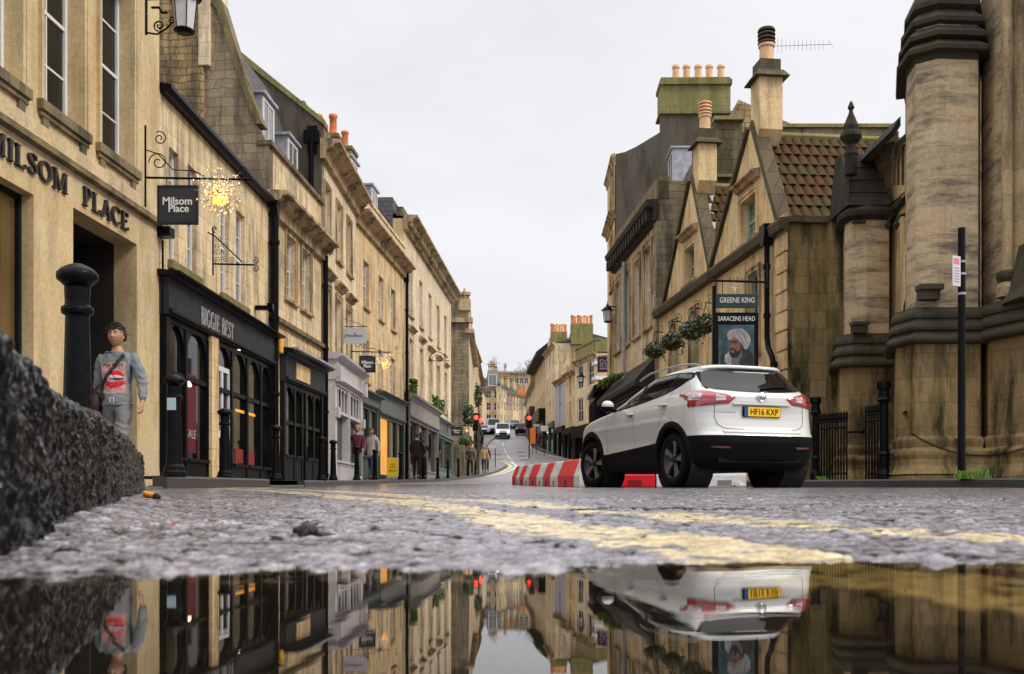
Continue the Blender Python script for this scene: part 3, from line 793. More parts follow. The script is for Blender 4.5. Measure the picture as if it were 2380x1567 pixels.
# left side
pavement('near_pavement', [(-.075, -.05), (-.29, .55), (-.75, 1.85), (-1.66, 4.5)], [(-6, -.05), (-6, .55), (-6, 1.85), (-6, 4.5)], 'paving', 'kerb_dark', h=.115)
pavement('dropped_pavement', [(-1.80, 4.75), (-2.6, 7.4), (-3.3, 9.6)], [(-7, 4.75), (-7, 7.4), (-7, 9.6)], 'paving', 'kerb_dark', h=.02)
pavement('left_pavement', [(-3.62, 10.6), (-3.8, 13), (-3.98, 16.6)], [(-7.4, 10.6), (-7, 13), (-7, 16.6)], 'paving', 'kerb_dark', h=.13)
pavement('crossing_pavement', [(-4.0, 16.75), (-4.1, 18.5), (-4.15, 20.2)], [(-7, 16.75), (-7, 18.5), (-7, 20.2)], 'paving', 'kerb_dark', h=.03)
pavement('street_pavement', [(-4.18, 20.4), (-4.25, 26), (-4.05, 33), (-3.8, 38), (-3.2, 48), (-2.2, 58), (-1.25, 68), (-.62, 78), (-.42, 85), (-1.0, 92), (-2.4, 99), (-3.0, 112), (-2.8, 130), (-1.8, 150), (-1.2, 175)],
         [(-8, 20.4), (-8, 26), (-8, 33), (-8, 38), (-8, 48), (-8, 58), (-8, 68), (-8, 78), (-8, 85), (-8, 92), (-9, 99), (-9, 112), (-9, 130), (-10, 150), (-10, 175)], 'paving', 'kerb_dark', h=.12)
# right side: kerb runs across the mouth of the side street, then up the hill
pavement('brick_pavement', [(16, 8.3), (9.0, 11.2), (6.6, 12.6), (5.5, 15.5), (4.9, 18.6)], [(18, 14), (16, 19), (14, 21), (12, 22.5), (9.5, 23)], 'brick_paving', 'kerb_dark', h=.12)
pavement('right_pavement', [(4.88, 18.75), (4.4, 22), (3.7, 27), (3.1, 34), (2.9, 42), (3.1, 55), (4.4, 72), (5.9, 88), (6.1, 98), (4.2, 107), (2.65, 117), (2.4, 130), (3.2, 150), (5.0, 175)],
         [(10, 23.2), (10, 24), (10, 28), (10, 34), (12, 42), (13, 55), (16, 72), (18, 88), (18, 98), (15, 107), (14, 117), (14, 130), (14, 150), (14, 175)], 'paving', 'kerb_dark', h=.12)
# pale low stone where the kerb drops
t = MB(); a = Vector((-1.72, 4.62)); d = Vector((-.342, 1)).normalized(); nn_ = Vector((-d.y, d.x))
for (l0, l1, h0, h1, off) in ((0, .62, .165, .15, -.0), (.63, 1.15, .125, .08, .03), (1.16, 1.8, .06, .03, .02)):
    p = [a + d * l0 + nn_ * off, a + d * l1 + nn_ * off, a + d * l1 + nn_ * .22, a + d * l0 + nn_ * .22]
    g = G(a.y)
    t.add([(q.x, q.y, g - .05) for q in p] + [(p[0].x, p[0].y, g + h0), (p[1].x, p[1].y, g + h1), (p[2].x, p[2].y, g + h1), (p[3].x, p[3].y, g + h0)],
          [(0, 3, 2, 1), (4, 5, 6, 7), (0, 1, 5, 4), (1, 2, 6, 5), (2, 3, 7, 6), (3, 0, 4, 7)])
tag(t.build('kerb_stone', 'kerb_grey', bevel=.015), 'low pale grey stepped kerb stone just past the pitted kerb', 'kerb stone')

# white markings far up the road and the yellow edge lines, raised 4 mm
M['road_white'] = mat('white_road_paint', (.62, .62, .62), .45, var=.2, vscale=3)
M['road_yellow'] = mat('yellow_road_paint', (.60, .50, .22), .45, var=.25, vscale=3)
def band(pts, wd, m, name, dz=.006):
    t = MB(); pts = smooth_poly(pts, 6); rows = []
    for i, p in enumerate(pts):
        a = Vector(pts[max(i - 1, 0)]); b_ = Vector(pts[min(i + 1, len(pts) - 1)]); dd = (b_ - a).normalized(); nn2 = Vector((-dd.y, dd.x)) * wd / 2
        rows.append([(p[0] - nn2.x, p[1] - nn2.y, G(p[1]) + dz), (p[0] + nn2.x, p[1] + nn2.y, G(p[1]) + dz)])
    t.grid(rows); return tag(t.build(name, m), kind='structure')
band([(-1.9, 62), (-.98, 69), (-.30, 78), (-.10, 85.5), (-.6, 92), (-2.0, 99)], .3, 'road_yellow', 'road_marking')
band([(-1.5, 62), (-.6, 69), (.1, 78), (.35, 85.5), (-.15, 93), (-1.6, 100)], .2, 'road_white', 'road_marking')
band([(5.8, 97), (3.9, 106), (2.35, 117), (2.1, 130)], .25, 'road_yellow', 'road_marking')
for y0, y1, x0, x1 in ((88, 96, .3, -.05), (98, 106, -.15, -.5), (110, 118, -.6, -.9), (122, 130, -1.0, -1.2)):
    band([(x0, y0), ((x0 + x1) / 2, (y0 + y1) / 2), (x1, y1)], .18, 'road_white', 'road_marking')
for (x, y) in ((-1.0, 90), (1.6, 90), (1.2, 97), (-1.4, 98), (1.0, 104), (-1.6, 107), (.9, 112)):
    band([(x - .5, y), (x, y + .1), (x + .5, y)], .9, 'road_white', 'road_marking')
# ------------------------------------------------------------------ facade frames
class Fac:
    """vertical plane from A (left in view) to B (right in view); local x along it, local -y towards the street"""
    def __init__(s, A, B):
        s.A = Vector(A); s.B = Vector(B); s.d = (s.B - s.A).normalized(); s.n = Vector((-s.d.y, s.d.x)); s.L = (s.B - s.A).length
        s.rz = math.atan2(s.d.y, s.d.x)
    def s(s, x, off=0.0):
        k = (x - CX) / F; o = s.A + s.n * off
        # point o + d*t with X = k*Y
        return (k * o.y - o.x) / (s.d.x - k * s.d.y)
    def Y(s, x, off=0.0): return (s.A + s.n * off + s.d * s.s(x, off)).y
    def sz(s, x, y, off=0.0): return s.s(x, off), ZY(y, s.Y(x, off))
    def rect(s, x0, x1, y0, y1, off=0.0):
        """x-range and, at its middle, y-range -> (s0,s1,z0,z1)"""
        xm = (x0 + x1) / 2; Y = s.Y(xm, off); return (s.s(x0, off), s.s(x1, off), ZY(y1, Y), ZY(y0, Y))
    def w(s, u, y, z): p = s.A + s.d * u + s.n * y; return Vector((p.x, p.y, z))
    def root(s, name, label, cat, group=None): return empty(name, (s.A.x, s.A.y, 0), s.rz, label, cat, group)

def window(root, r, cols=2, rows=2, rec=.16, frame='white', glass='glass', sill='trim', surround=None, sw=.13, hood=False, fw=.05, bar=.022, sash=True, sillh=.09, bracket=False, label=None):
    s0, s1, z0, z1 = r
    t = MB()
    t.box(s0 + .004, s0 + fw, rec - .04, rec + .02, z0 + .004, z1 - .004); t.box(s1 - fw, s1 - .004, rec - .04, rec + .02, z0 + .004, z1 - .004)
    t.box(s0 + fw, s1 - fw, rec - .039, rec + .02, z0 + .004, z0 + fw * 1.3); t.box(s0 + fw, s1 - fw, rec - .039, rec + .02, z1 - fw, z1 - .004)
    zm = (z0 + z1) / 2
    if sash: t.box(s0 + fw, s1 - fw, rec - .03, rec + .012, zm - .025, zm + .025)
    for i in range(1, cols):
        x = s0 + (s1 - s0) * i / cols; t.box(x - bar / 2, x + bar / 2, rec - .022, rec + .008, z0 + fw * 1.3, z1 - fw)
    for j in range(1, rows):
        z = z0 + (z1 - z0) * j / rows
        if sash and abs(z - zm) < .03: continue
        t.box(s0 + fw, s1 - fw, rec - .020, rec + .006, z - bar / 2, z + bar / 2)
    wn = t.build('window', frame, root)
    if label: wn['label'] = label
    t = MB(); t.add([(s0, rec, z0), (s1, rec, z0), (s1, rec, z1), (s0, rec, z1)], [(0, 1, 2, 3)]); t.build('pane', glass, wn)
    if sill:
        t = MB(); e = .06 if not surround else sw + .04
        t.box(s0 - e, s1 + e, -.09, rec - .045, z0 - sillh, z0 - .002)
        if bracket:
            t.box(s0 - e + .03, s1 + e - .03, -.055, -.002, z0 - sillh - .07, z0 - sillh - .001)
            for q in (s0 - e + .10, s1 + e - .24): t.box(q, q + .14, -.045, -.002, z0 - sillh - .26, z0 - sillh - .072)
        t.build('sill', sill, wn, bevel=.008)
    if surround:
        t = MB()
        for a, b_ in ((s0 - sw, s0 - .001), (s1 + .001, s1 + sw)):
            t.box(a, b_, -.035, .001, z0, z1 + sw)
            q = a if a < s0 - .01 else b_ - .04
            t.box(q, q + .04, -.055, -.036, z0, z1 + sw)
        t.box(s0 - .001, s1 + .001, -.035, .001, z1 + .001, z1 + sw); t.box(s0 - sw + .041, s1 + sw - .041, -.055, -.036, z1 + sw - .04, z1 + sw)
        t.build('surround', surround, wn)
    if hood:
        t = MB(); e = sw + .10; zh = z1 + (sw if surround else .03) + .14
        t.sweep([(0, zh), (-.10, zh + .03), (-.13, zh + .10), (-.22, zh + .13), (-.22, zh + .17), (0, zh + .22)], s0 - e, s1 + e)
        t.build('hood', sill or 'trim', wn)
    return wn

def cornice(root, s0, s1, z, d=.35, h=.35, m='trim', name='cornice', dent=False):
    t = MB(); t.sweep([(.02, z - h), (-.25 * d, z - h), (-.3 * d, z - h * .55), (-.62 * d, z - h * .42), (-.7 * d, z - h * .25), (-d, z - h * .18), (-d, z - h * .02), (-.8 * d, z), (.02, z + .03)], s0, s1)
    if dent:
        n_ = int((s1 - s0) / .28)
        for i in range(n_): t.box(s0 + i * .28 + .05, s0 + i * .28 + .19, -.6 * d, -.2 * d, z - h * .75, z - h * .45)
    return t.build(name, m, root)
def band_course(root, s0, s1, z, d=.06, h=.14, m='trim', name='string_course'):
    t = MB(); t.sweep([(.01, z), (-d, z + .01), (-d, z + h * .7), (-d * .4, z + h), (.01, z + h)], s0, s1); return t.build(name, m, root)

def shell(root, L, z0, z1, depth=7, side='bath', left=True, right=True):
    """the other outside walls of a building, behind its street wall"""
    t = MB()
    if left: t.add([(0.0, .0, z0), (0.0, depth, z0), (0.0, depth, z1), (0.0, .0, z1)], [(0, 1, 2, 3)])
    if right: t.add([(L, .0, z0), (L, depth, z0), (L, depth, z1), (L, .0, z1)], [(0, 3, 2, 1)])
    t.add([(0, depth, z0), (L, depth, z0), (L, depth, z1), (0, depth, z1)], [(0, 1, 2, 3)])
    t.build('side_wall', side, root)
def roof_pitched(root, L, z, rise, depth=7, m='slate', front=.0, over=.0):
    """ridge parallel to the street"""
    t = MB(); y1 = depth / 2
    t.add([(-over, front, z), (L + over, front, z), (L + over, y1, z + rise), (-over, y1, z + rise), (L + over, depth, z), (-over, depth, z)], [(0, 1, 2, 3), (3, 2, 4, 5)])
    t.add([(-over + .01, front, z), (-over + .01, y1, z + rise), (-over + .01, depth, z)], [(0, 1, 2)])
    t.add([(L + over - .01, front, z), (L + over - .01, y1, z + rise), (L + over - .01, depth, z)], [(0, 1, 2)])
    return t.build('roof', m, root)
def chimney(root, s0, s1, y0, y1, z0, z1, m='mossy', pots=3, potm='pot', ph=.7, cap='trim_dark', label=None, along='x'):
    t = MB(); t.box(s0, s1, y0, y1, z0, z1)
    c = t.build('chimney', m, root)
    if label: c['label'] = label
    t = MB(); t.box(s0 - .08, s1 + .08, y0 - .08, y1 + .08, z1 - .35, z1 - .2); t.box(s0 - .05, s1 + .05, y0 - .05, y1 + .05, z1, z1 + .14); t.build('chimney_cap', cap, c, bevel=.015)
    for i in range(pots):
        if along == 'x': x = s0 + (s1 - s0) * (i + .5) / pots; y = (y0 + y1) / 2
        else: x = (s0 + s1) / 2; y = y0 + (y1 - y0) * (i + .5) / pots
        r = .13
        t = MB(); t.lathe([(r * 1.15, 0), (r * 1.1, ph * .1), (r, ph * .14), (r * .92, ph * .82), (r * 1.15, ph * .86), (r * 1.15, ph * .95), (r, ph), (r * .7, ph), (r * .7, ph * .8)], (x, y, z1 + .14), 12)
        t.build('chimney_pot', potm, c, smooth=True)
    return c
def downpipe(root, s, z0, z1, r=.055, m='iron', y=-.1, hopper=True, name='drainpipe'):
    t = MB(); t.tube([(s, y, z0), (s, y, z1)], r, 10)
    z = z0 + .3
    while z < z1: t.lathe([(r * 1.3, 0), (r * 1.3, .08)], (s, y, z), 10); z += 1.8
    if hopper: t.prism([(s - .07, z1 - .02), (s + .07, z1 - .02), (s + .15, z1 + .22), (s + .15, z1 + .34), (s - .15, z1 + .34), (s - .15, z1 + .22)], y - .1, y + .09, 'y')
    return t.build(name, m, root)
def shopfront(root, r, fas, bays, door=None, paint='shop_black', fpaint='shop_char', glass='glass_shop', cill=.45, proj=.12, trans=.75, pil=.16, arch=False, cor=.3, label=None, transom=True, panel=True, depth=.5):
    """r=(s0,s1,z0,z1) whole front; fas= fascia height; bays=list of fractional bay edges; door = index of the bay that is a door"""
    s0, s1, z0, z1 = r; zf = z1 - fas
    t = MB()
    t.box(s0, s0 + pil, -proj, .02, z0, zf); t.box(s1 - pil, s1, -proj, .02, z0, zf)
    t.box(s0 + pil, s1 - pil, -proj + .03, .02, zf - .10, zf)
    E = [s0 + pil + (s1 - s0 - 2 * pil) * f for f in bays]; zt = z0 + (zf - z0) * trans
    for i, e_ in enumerate(E[1:-1]): t.box(e_ - .05, e_ + .05, -proj + .02, .05, z0, zf - .1)
    for i in range(len(E) - 1):
        a = E[i] + (.05 if i else 0); b_ = E[i + 1] - (.05 if i < len(E) - 2 else 0)
        if i != door and cill:
            t.box(a, b_, -proj + .04, .02, z0, z0 + cill); t.box(a, b_, -proj - .02, .02, z0 + cill, z0 + cill + .06)
            if panel: 
                t.box(a + .1, b_ - .1, -proj + .02, -proj + .039, z0 + cill - .07, z0 + cill - .04); t.box(a + .1, b_ - .1, -proj + .02, -proj + .039, z0 + .08, z0 + .11)
        if transom: t.box(a, b_, -proj + .04, .03, zt - .045, zt + .045)
        if arch:
            w_ = (b_ - a); zc = zf - .1
            rr = min(w_ * .5, .42)
            for sx, cx_ in ((1, a), (-1, b_)):
                P_ = [(cx_, zc)] + [(cx_ + sx * rr * (1 - math.sin(R(q))), zc - rr * 1.25 * (1 - math.cos(R(q)))) for q in range(0, 91, 15)]
                P_ = [(cx_, zc)] + [(cx_ + sx * (rr - rr * math.sin(R(q))), zc - (rr * 1.25 - rr * 1.25 * math.cos(R(90 - (90 - q)))) ) for q in range(0, 91, 15)]
                P_ = [(cx_, zc - .0)] + [(cx_ + sx * rr * (1 - math.cos(R(q))), zc - rr * 1.3 * (1 - math.sin(R(q)))) for q in range(90, -1, -15)]
                t.prism(P_, -proj + .045, .02, 'y')
    sf = t.build('shopfront', paint, root)
    if label: sf['label'] = label
    t = MB(); t.box(s0 - .03, s1 + .03, -proj - .05, .02, zf + .001, z1 - cor * .35)
    fa = t.build('fascia', fpaint, sf)
    t = MB(); zc = z1 - cor * .35; t.sweep([(.02, zc + .001), (-proj - .08, zc + .001), (-proj - .14, zc + cor * .15), (-proj - .26, zc + cor * .2), (-proj - .27, zc + cor * .33), (.02, zc + cor * .5)], s0 - .12, s1 + .12)
    t.sweep([(-proj - .05, zf + .02), (-proj - .10, zf + .04), (-proj - .10, zf + .09), (-proj - .05, zf + .11)], s0 - .02, s1 + .02); t.build('shop_cornice', paint if cor > .2 else fpaint, sf)
    for i in range(len(E) - 1):
        t = MB(); a, b_ = E[i], E[i + 1]
        t.add([(a, -.016, z0 + (cill if i != door else 0)), (b_, -.016, z0 + (cill if i != door else 0)), (b_, -.016, zf - .05), (a, -.016, zf - .05)], [(0, 1, 2, 3)])
        g = glass[i] if isinstance(glass, (list, tuple)) else glass
        t.build('shop_window' if i != door else 'door_glass', g, sf)
    return sf

# =================================================================== LEFT SIDE
# 1 clean ashlar arcade building
F1 = Fac((-6.36, 11.5), (-6.0, 17.2)); F1.A = F1.B - F1.d * 8.5; F1.L = 8.5
rt = F1.root('arcade_building', 'smooth honey stone building with dark lettering over a wide unlit passage at the left edge', 'building')
GL = .25
sx = F1.s
def R1(x0, x1, y0, y1): return F1.rect(x0, x1, y0, y1)
s_open0, s_open1 = sx(170), sx(318)
z_lint = ZY(482, F1.Y(170))
shop_r = (sx(-190), sx(76), 1.0, ZY(415, F1.Y(30)))
wins = [R1(-150, -85, -360, -60), R1(-30, 4, -260, 95), R1(98, 152, -160, 238), R1(234, 274, -55, 352)]
wins = [(a - .0, b, c, d) for a, b, c, d in wins]
wr = []
for (a, b_, c_, d_) in wins:
    wr.append((a, b_, 5.42, 8.15))
# real positions of the two readable windows
wr = [(sx(98) - 3.35, sx(98) - 2.2, 5.32, 8.2), (sx(98) - 1.62, sx(98) - .52, 5.32, 8.2), (sx(98), sx(98) + 1.1, 5.32, 8.2), (sx(232), sx(232) + 1.12, 5.32, 8.2)]
wr = [r for r in wr if r[0] > .1]
t = MB(); t.wall(0, 8.5, GL - .1, 12.2, [(s_open0, s_open1, GL - .2, z_lint), (0.2, sx(78), GL + .55, 4.02)] + wr, dep=.38)
t.build('wall', 'milsom', rt)
t = MB()      # passage interior : side walls, ceiling, end
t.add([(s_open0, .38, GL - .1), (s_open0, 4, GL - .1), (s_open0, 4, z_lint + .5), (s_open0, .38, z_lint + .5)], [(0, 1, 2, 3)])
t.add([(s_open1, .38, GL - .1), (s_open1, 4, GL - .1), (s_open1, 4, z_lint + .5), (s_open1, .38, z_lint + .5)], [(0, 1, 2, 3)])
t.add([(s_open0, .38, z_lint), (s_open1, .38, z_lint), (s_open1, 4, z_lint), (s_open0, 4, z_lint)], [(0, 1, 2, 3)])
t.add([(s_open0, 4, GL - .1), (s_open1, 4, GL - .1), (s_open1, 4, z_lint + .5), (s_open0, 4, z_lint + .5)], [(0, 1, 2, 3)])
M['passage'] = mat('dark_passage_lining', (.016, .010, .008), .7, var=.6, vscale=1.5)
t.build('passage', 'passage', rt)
t = MB(); t.box(s_open0 + .5, s_open0 + 1.25, 3.5, 3.9, GL, 2.9); t.box(s_open0 + .02, s_open1 - .02, 1.2, 1.3, z_lint - .55, z_lint - .45); t.box(s_open1 - .5, s_open1 - .44, .9, 3.6, GL, z_lint - .1)
M['door_red'] = mat('dark_red_door', (.06, .012, .008), .5)
t.build('door', 'door_red', rt)
for i, r in enumerate(wr): window(rt, r, 2, 4, rec=.26, frame='white', glass='glass', sill='trim_dark', surround='milsom', sw=.10, sillh=.14, bracket=True, fw=.07, bar=.03)
# shop window with black frame
t = MB(); a, b_ = .2, sx(78)
for q in (a, a + (b_ - a) * .38, b_ - .07): t.box(q, q + .07, .16, .24, GL + .55, 4.02)
t.box(a + .07, b_ - .07, .165, .235, 3.95, 4.02); t.box(a + .07, b_ - .07, .165, .235, GL + .55, GL + .65)
sf = t.build('shopfront', 'shop_black', rt)
t = MB(); t.add([(a, .22, GL + .55), (b_, .22, GL + .55), (b_, .22, 4.02), (a, .22, 4.02)], [(0, 1, 2, 3)])
M['glass_amber'] = mat('warm_lit_shop_glass', (.075, .045, .018), .04, spec=.9, emit=(.7, .38, .1), es=.03, var=.6, vscale=.8)
t.build('shop_window', 'glass_amber', sf)
band_course(rt, 0, 8.5 + .25, 4.66, .10, .12, 'trim_dark')
t = MB(); t.box(0, 8.35, -.05, -.001, 4.785, 4.98); t.build('plinth_band', 'milsom', rt)
L1 = F1.Y; hz = .27
serif('MILSOM', sx(-34), sx(156), 4.27, .27, -.045, .0, 'letter_iron', rt)
serif('PLACE', sx(189), sx(297), 4.27, .27, -.045, .0, 'letter_iron', rt)
shell(rt, 8.5, GL - .1, 12.2, 7, 'milsom')
t = MB(); t.sweep([(.01, 12.2), (-.4, 12.25), (-.4, 12.45), (7, 12.5), (7, 12.2)], 0, 8.6); t.build('roof', 'lead', rt)
t = MB(); t.box(8.4, 8.62, -.22, .3, 4.5, 4.66); t.tube([(8.5, -.06, .6), (8.5, -.06, 4.45)], .02, 6); t.build('lead_flashing', 'iron', rt)

# 2 two-storey building with the black shopfront
F2 = Fac((-6.0, 17.2), (-5.77, 24.0))
rt = F2.root('shop_building', 'low two storey stone building with long black shopfront between the arcade and the corner drainpipe', 'building')
F2.L = F2.s(625); z2 = 7.0
wl = []
for (x0, x1, ya, yb) in ((393, 415, 345, 600), (436, 457, 385, 635), (513, 532, 455, 688), (549, 569, 510, 718)):
    xm = (x0 + x1) / 2; Y = F2.Y(xm); wl.append((F2.s(x0), F2.s(x1), ZY(yb, Y), ZY(ya, Y)))
zt = np.mean([w_[3] for w_ in wl]); zb = np.mean([w_[2] for w_ in wl])
wl = [(a, b_, zb, zt) for a, b_, c_, d_ in wl]
t = MB(); t.wall(0, F2.L, .2, z2, wl, dep=.2); t.build('wall', 'bath', rt)
for i, r in enumerate(wl): window(rt, r, 2, 4, rec=.13, glass='glass_pale', sill=None, fw=.055)
t = MB()
for i in (0, 2): t.box(wl[i][0] - .08, wl[i + 1][1] + .1, -.10, .08, zb - .17, zb - .004)
t.build('window_ledge', 'moss_ledge', rt, bevel=.02)
t = MB(); t.sweep([(.05, z2 - .02), (-.14, z2 - .02), (-.2, z2 + .05), (-.2, z2 + .12), (.05, z2 + .16)], .02, F2.L); t.build('gutter', 'iron', rt)
shell(rt, F2.L, .2, z2, 6.5, 'rubble'); 
t = MB(); t.add([(0, -.02, z2 + .1), (F2.L, -.02, z2 + .1), (F2.L, 3.2, z2 + 1.0), (0, 3.2, z2 + 1.0), (F2.L, 6.5, z2 + .2), (0, 6.5, z2 + .2)], [(0, 1, 2, 3), (3, 2, 4, 5)]); t.build('roof', 'slate', rt)
e0 = F2.s(376)
L2 = F2.L
r = (.02, L2 - .02, .38, 3.92)
bay = [(F2.s(x) - .02 - .16) / (L2 - .04 - .32) for x in (376, 422, 474, 491, 530, 566, 598, 622)]
bay = [0] + [max(0.001, min(.999, q)) for q in bay[1:-1]] + [1]
sf = shopfront(rt, r, .72, bay, door=3, arch=True, trans=.66, cor=.22, glass=['glass_shop', 'glass_shop', 'glass_shop', 'glass_shop', 'glass_shop', 'glass_shop', 'glass_shop'], panel=False, cill=.35)
t = MB(); q0, q1 = F2.s(474), F2.s(490); t.box(q0, q1, -.16, .0, .35, 3.19); p = t.build('pilaster', 'bath_orange', sf)
# lettering
q0, q1 = F2.s(469, -.19), F2.s(545, -.19); serif('BIGGIE BEST', q0, q1, 3.29, .34, -.185, -.165, 'letter_grey', sf)
# white door with two panes
q0, q1 = F2.s(492), F2.s(530); t = MB(); zd = 2.72
t.box(q0, q0 + .09, -.05, .0, .42, zd); t.box(q1 - .12, q1, -.05, .0, .42, zd); t.box((q0 + q1) / 2 - .06, (q0 + q1) / 2 + .02, -.055, .0, .42, zd); t.box(q0 + .09, q1 - .12, -.045, .0, zd - .1, zd); t.box(q0 + .09, q1 - .12, -.045, .0, 1.28, 1.42); t.box(q0 + .09, q1 - .12, -.045, .0, .42, .66)
dr = t.build('door', 'white', sf); t = MB(); t.box((q0 + q1) / 2 - .1, (q0 + q1) / 2 + .12, -.09, -.056, 1.2, 1.42); t.build('handle', 'white', dr)
# shop interior : red sale banner, pendant lamps, shelf
M['banner'] = mat('dark_red_banner', (.11, .004, .014), .6)
t = MB(); q0, q1 = F2.s(428), F2.s(452); t.box(q0, q1, -.03, -.018, .9, 2.35); bn = t.build('sale_banner', 'banner', sf)
text('SALE', (q1 - q0) * .9, .16, 'letter_grey', bn, (q0 + q1) / 2, -.034, 1.25, ext=.002)
M['poster_red'] = mat('red_window_poster', (.25, .02, .02), .6)
for xa, xb in ((544, 562), (574, 588)):
    t = MB(); q0, q1 = F2.s(xa), F2.s(xb); t.box(q0, q1, -.03, -.018, .82, 1.12); t.build('window_poster', 'poster_red', sf)
M['poster_blue'] = mat('pale_blue_notice', (.33, .45, .46), .5)
t = MB()
for (x, y, rr) in ((432, 896, .075), (543, 800, .075), (545, 812, .1)):
    q, z = F2.sz(x, y); t.lathe([(.02, .1), (rr * .5, .08), (rr, 0), (rr * .9, -.02)], (q, -.03, z), 12)
t.build('pendant_lamp', 'warm_lamp', sf)
t = MB(); q0, z_ = F2.sz(545, 952); q1, _ = F2.sz(590, 952); t.box(q0, q1, -.03, -.018, z_ - .04, z_ + .02); t.build('lit_shelf', 'amber_glow', sf)
# entrance step of black stone
t = MB(); t.box(.6, L2 - .1, -.55, -.17, .2, .37); t.build('step', 'kerb_dark', rt, bevel=.015)
# camera on wall
t = MB(); q, z = F2.sz(592, 716); t.box(q - .05, q + .05, -.38, -.02, z - .05, z + .05); t.prism([(q - .08, z + .1), (q + .08, z + .06), (q + .05, z - .08), (q - .04, z - .03)], -.42, -.3, 'y'); t.build('security_camera', 'iron', rt)
dp = downpipe(rt, L2 - .02, .4, ZY(500, F2.Y(622)), .10, 'iron', -.14)

# 3 narrow building with parapet and dormers
F3 = Fac((-5.77, 24.0), (-5.44, 28.9)); L3 = F3.L
rt = F3.root('parapet_building', 'narrow stone building with deep cornice, parapet, two lead dormers and a black double shopfront', 'building')
z3 = 7.3
wl = [F3.rect(664, 686, 552, 700), F3.rect(700, 720, 585, 722)]
zb3 = np.mean([w_[2] for w_ in wl]); zt3 = np.mean([w_[3] for w_ in wl]); wl = [(a, b_, zb3, zt3) for a, b_, _, _ in wl]
t = MB(); t.wall(0, L3, .2, z3 + 1.15, wl, dep=.24)
t.build('wall', 'bath', rt)
for r in wl: window(rt, r, 2, 4, rec=.17, sill='trim', surround='trim', sw=.12, glass='glass_pale')
cornice(rt, -.12, L3 + .1, z3 + .05, .5, .5)
t = MB(); t.box(-.05, L3 + .05, -.09, .28, z3 + 1.15, z3 + 1.27); t.build('coping', 'trim_dark', rt, bevel=.01)
band_course(rt, 0, L3, 4.35, .12, .16, 'trim_dark')
t = MB()
for i in range(4): t.box(.35 + i * 1.1, 1.15 + i * 1.1, -.03, -.001, 3.72, 4.2)
t.build('panel_course', 'bath_orange', rt)
# gable end above building 2, stepping back in a mansard curve
zp = z3 + 1.15
gp = [(0, .2), (0, zp), (.3, zp + .5), (.62, zp + 1.3), (.95, zp + 2.35), (1.25, zp + 3.25), (1.6, zp + 3.55), (4.2, zp + 3.6), (6.6, zp + 3.4), (6.6, .2)]
t = MB(); t.prism([(y, z) for y, z in gp], .0 - .02, .34, 'x'); t.build('gable_wall', 'rubble_grey', rt)
t = MB(); t.prism([(.3, zp + .5), (.62, zp + 1.3), (.95, zp + 2.35), (1.25, zp + 3.25), (1.5, zp + 3.5), (1.5, zp + 3.66), (1.12, zp + 3.45), (.80, zp + 2.4), (.48, zp + 1.35), (.14, zp + .5)], -.06, .38, 'x'); t.build('gable_coping', 'trim_dark', rt)
# rubble chimney stack running up out of the gable
t = MB(); t.box(-.12, 1.1, 1.55, 5.2, zp - 1.2, zp + 6.2); ch = t.build('chimney', 'rubble', rt); ch['label'] = 'broad rubble stone chimney stack with pale dressed corner'
t = MB(); t.box(-.14, 1.12, 1.40, 1.66, zp + 1.9, zp + 6.22); t.build('corner_stones', 'bath_pale', ch)
t = MB(); t.box(-.2, 1.2, 1.3, 5.3, zp + 5.9, zp + 6.15); t.build('chimney_cap', 'trim_dark', ch)
# mansard roof and dormers
t = MB(); t.add([(.3, .35, zp - .3), (L3, .35, zp - .3), (L3, 1.45, zp + 3.2), (.3, 1.45, zp + 3.2), (L3, 6, zp + 3.3), (.3, 6, zp + 3.3)], [(0, 1, 2, 3), (3, 2, 4, 5)]); t.build('roof', 'slate', rt)
def dormer(root, s0, s1, y0, y1, z0, z1, m='lead', pane='glass_pale'):
    t = MB(); t.box(s0, s1, y0, y1, z0, z1); t.box(s0 - .07, s1 + .07, y0 - .1, y1, z1, z1 + .07)
    dm = t.build('dormer', m, root)
    t = MB(); t.box(s0 + .05, s0 + .13, y0 - .03, y0 - .002, z0 + .05, z1 - .03); t.box(s1 - .13, s1 - .05, y0 - .03, y0 - .002, z0 + .05, z1 - .03); t.box(s0 + .13, s1 - .13, y0 - .028, y0 - .002, z0 + .05, z0 + .14); t.box(s0 + .13, s1 - .13, y0 - .028, y0 - .002, z1 - .12, z1 - .03); t.box((s0 + s1) / 2 - .02, (s0 + s1) / 2 + .02, y0 - .025, y0 - .002, z0 + .14, z1 - .12)
    fr_ = t.build('dormer_frame', 'white', dm)
    t = MB(); t.add([(s0 + .1, y0 - .012, z0 + .1), (s1 - .1, y0 - .012, z0 + .1), (s1 - .1, y0 - .012, z1 - .1), (s0 + .1, y0 - .012, z1 - .1)], [(0, 1, 2, 3)]); t.build('dormer_pane', pane, dm)
dormer(rt, .75, 1.75, .42, 1.8, zp - .1, zp + 1.55); dormer(rt, 2.9, 3.9, .42, 1.8, zp - .1, zp + 1.3)
shell(rt, L3, .2, zp, 6.6, 'rubble_grey', left=False)
r = (F3.s(650), F3.s(742), .35, 3.75)
sf = shopfront(rt, r, .78, [0, .25, .45, .55, .78, 1], door=2, paint='shop_black', fpaint='shop_char', arch=True, trans=.62, cor=.4, cill=.75)
t = MB(); q0, q1 = F3.s(672), F3.s(704); t.box(q0, q1, -.2, -.171, 3.1, 3.52); t.build('name_board', 'bath_orange', sf)
t = MB(); t.box(r[0] - .1, r[1] + .1, -.5, -.02, 3.72, 3.78); t.build('lead_flashing', 'lead', sf)
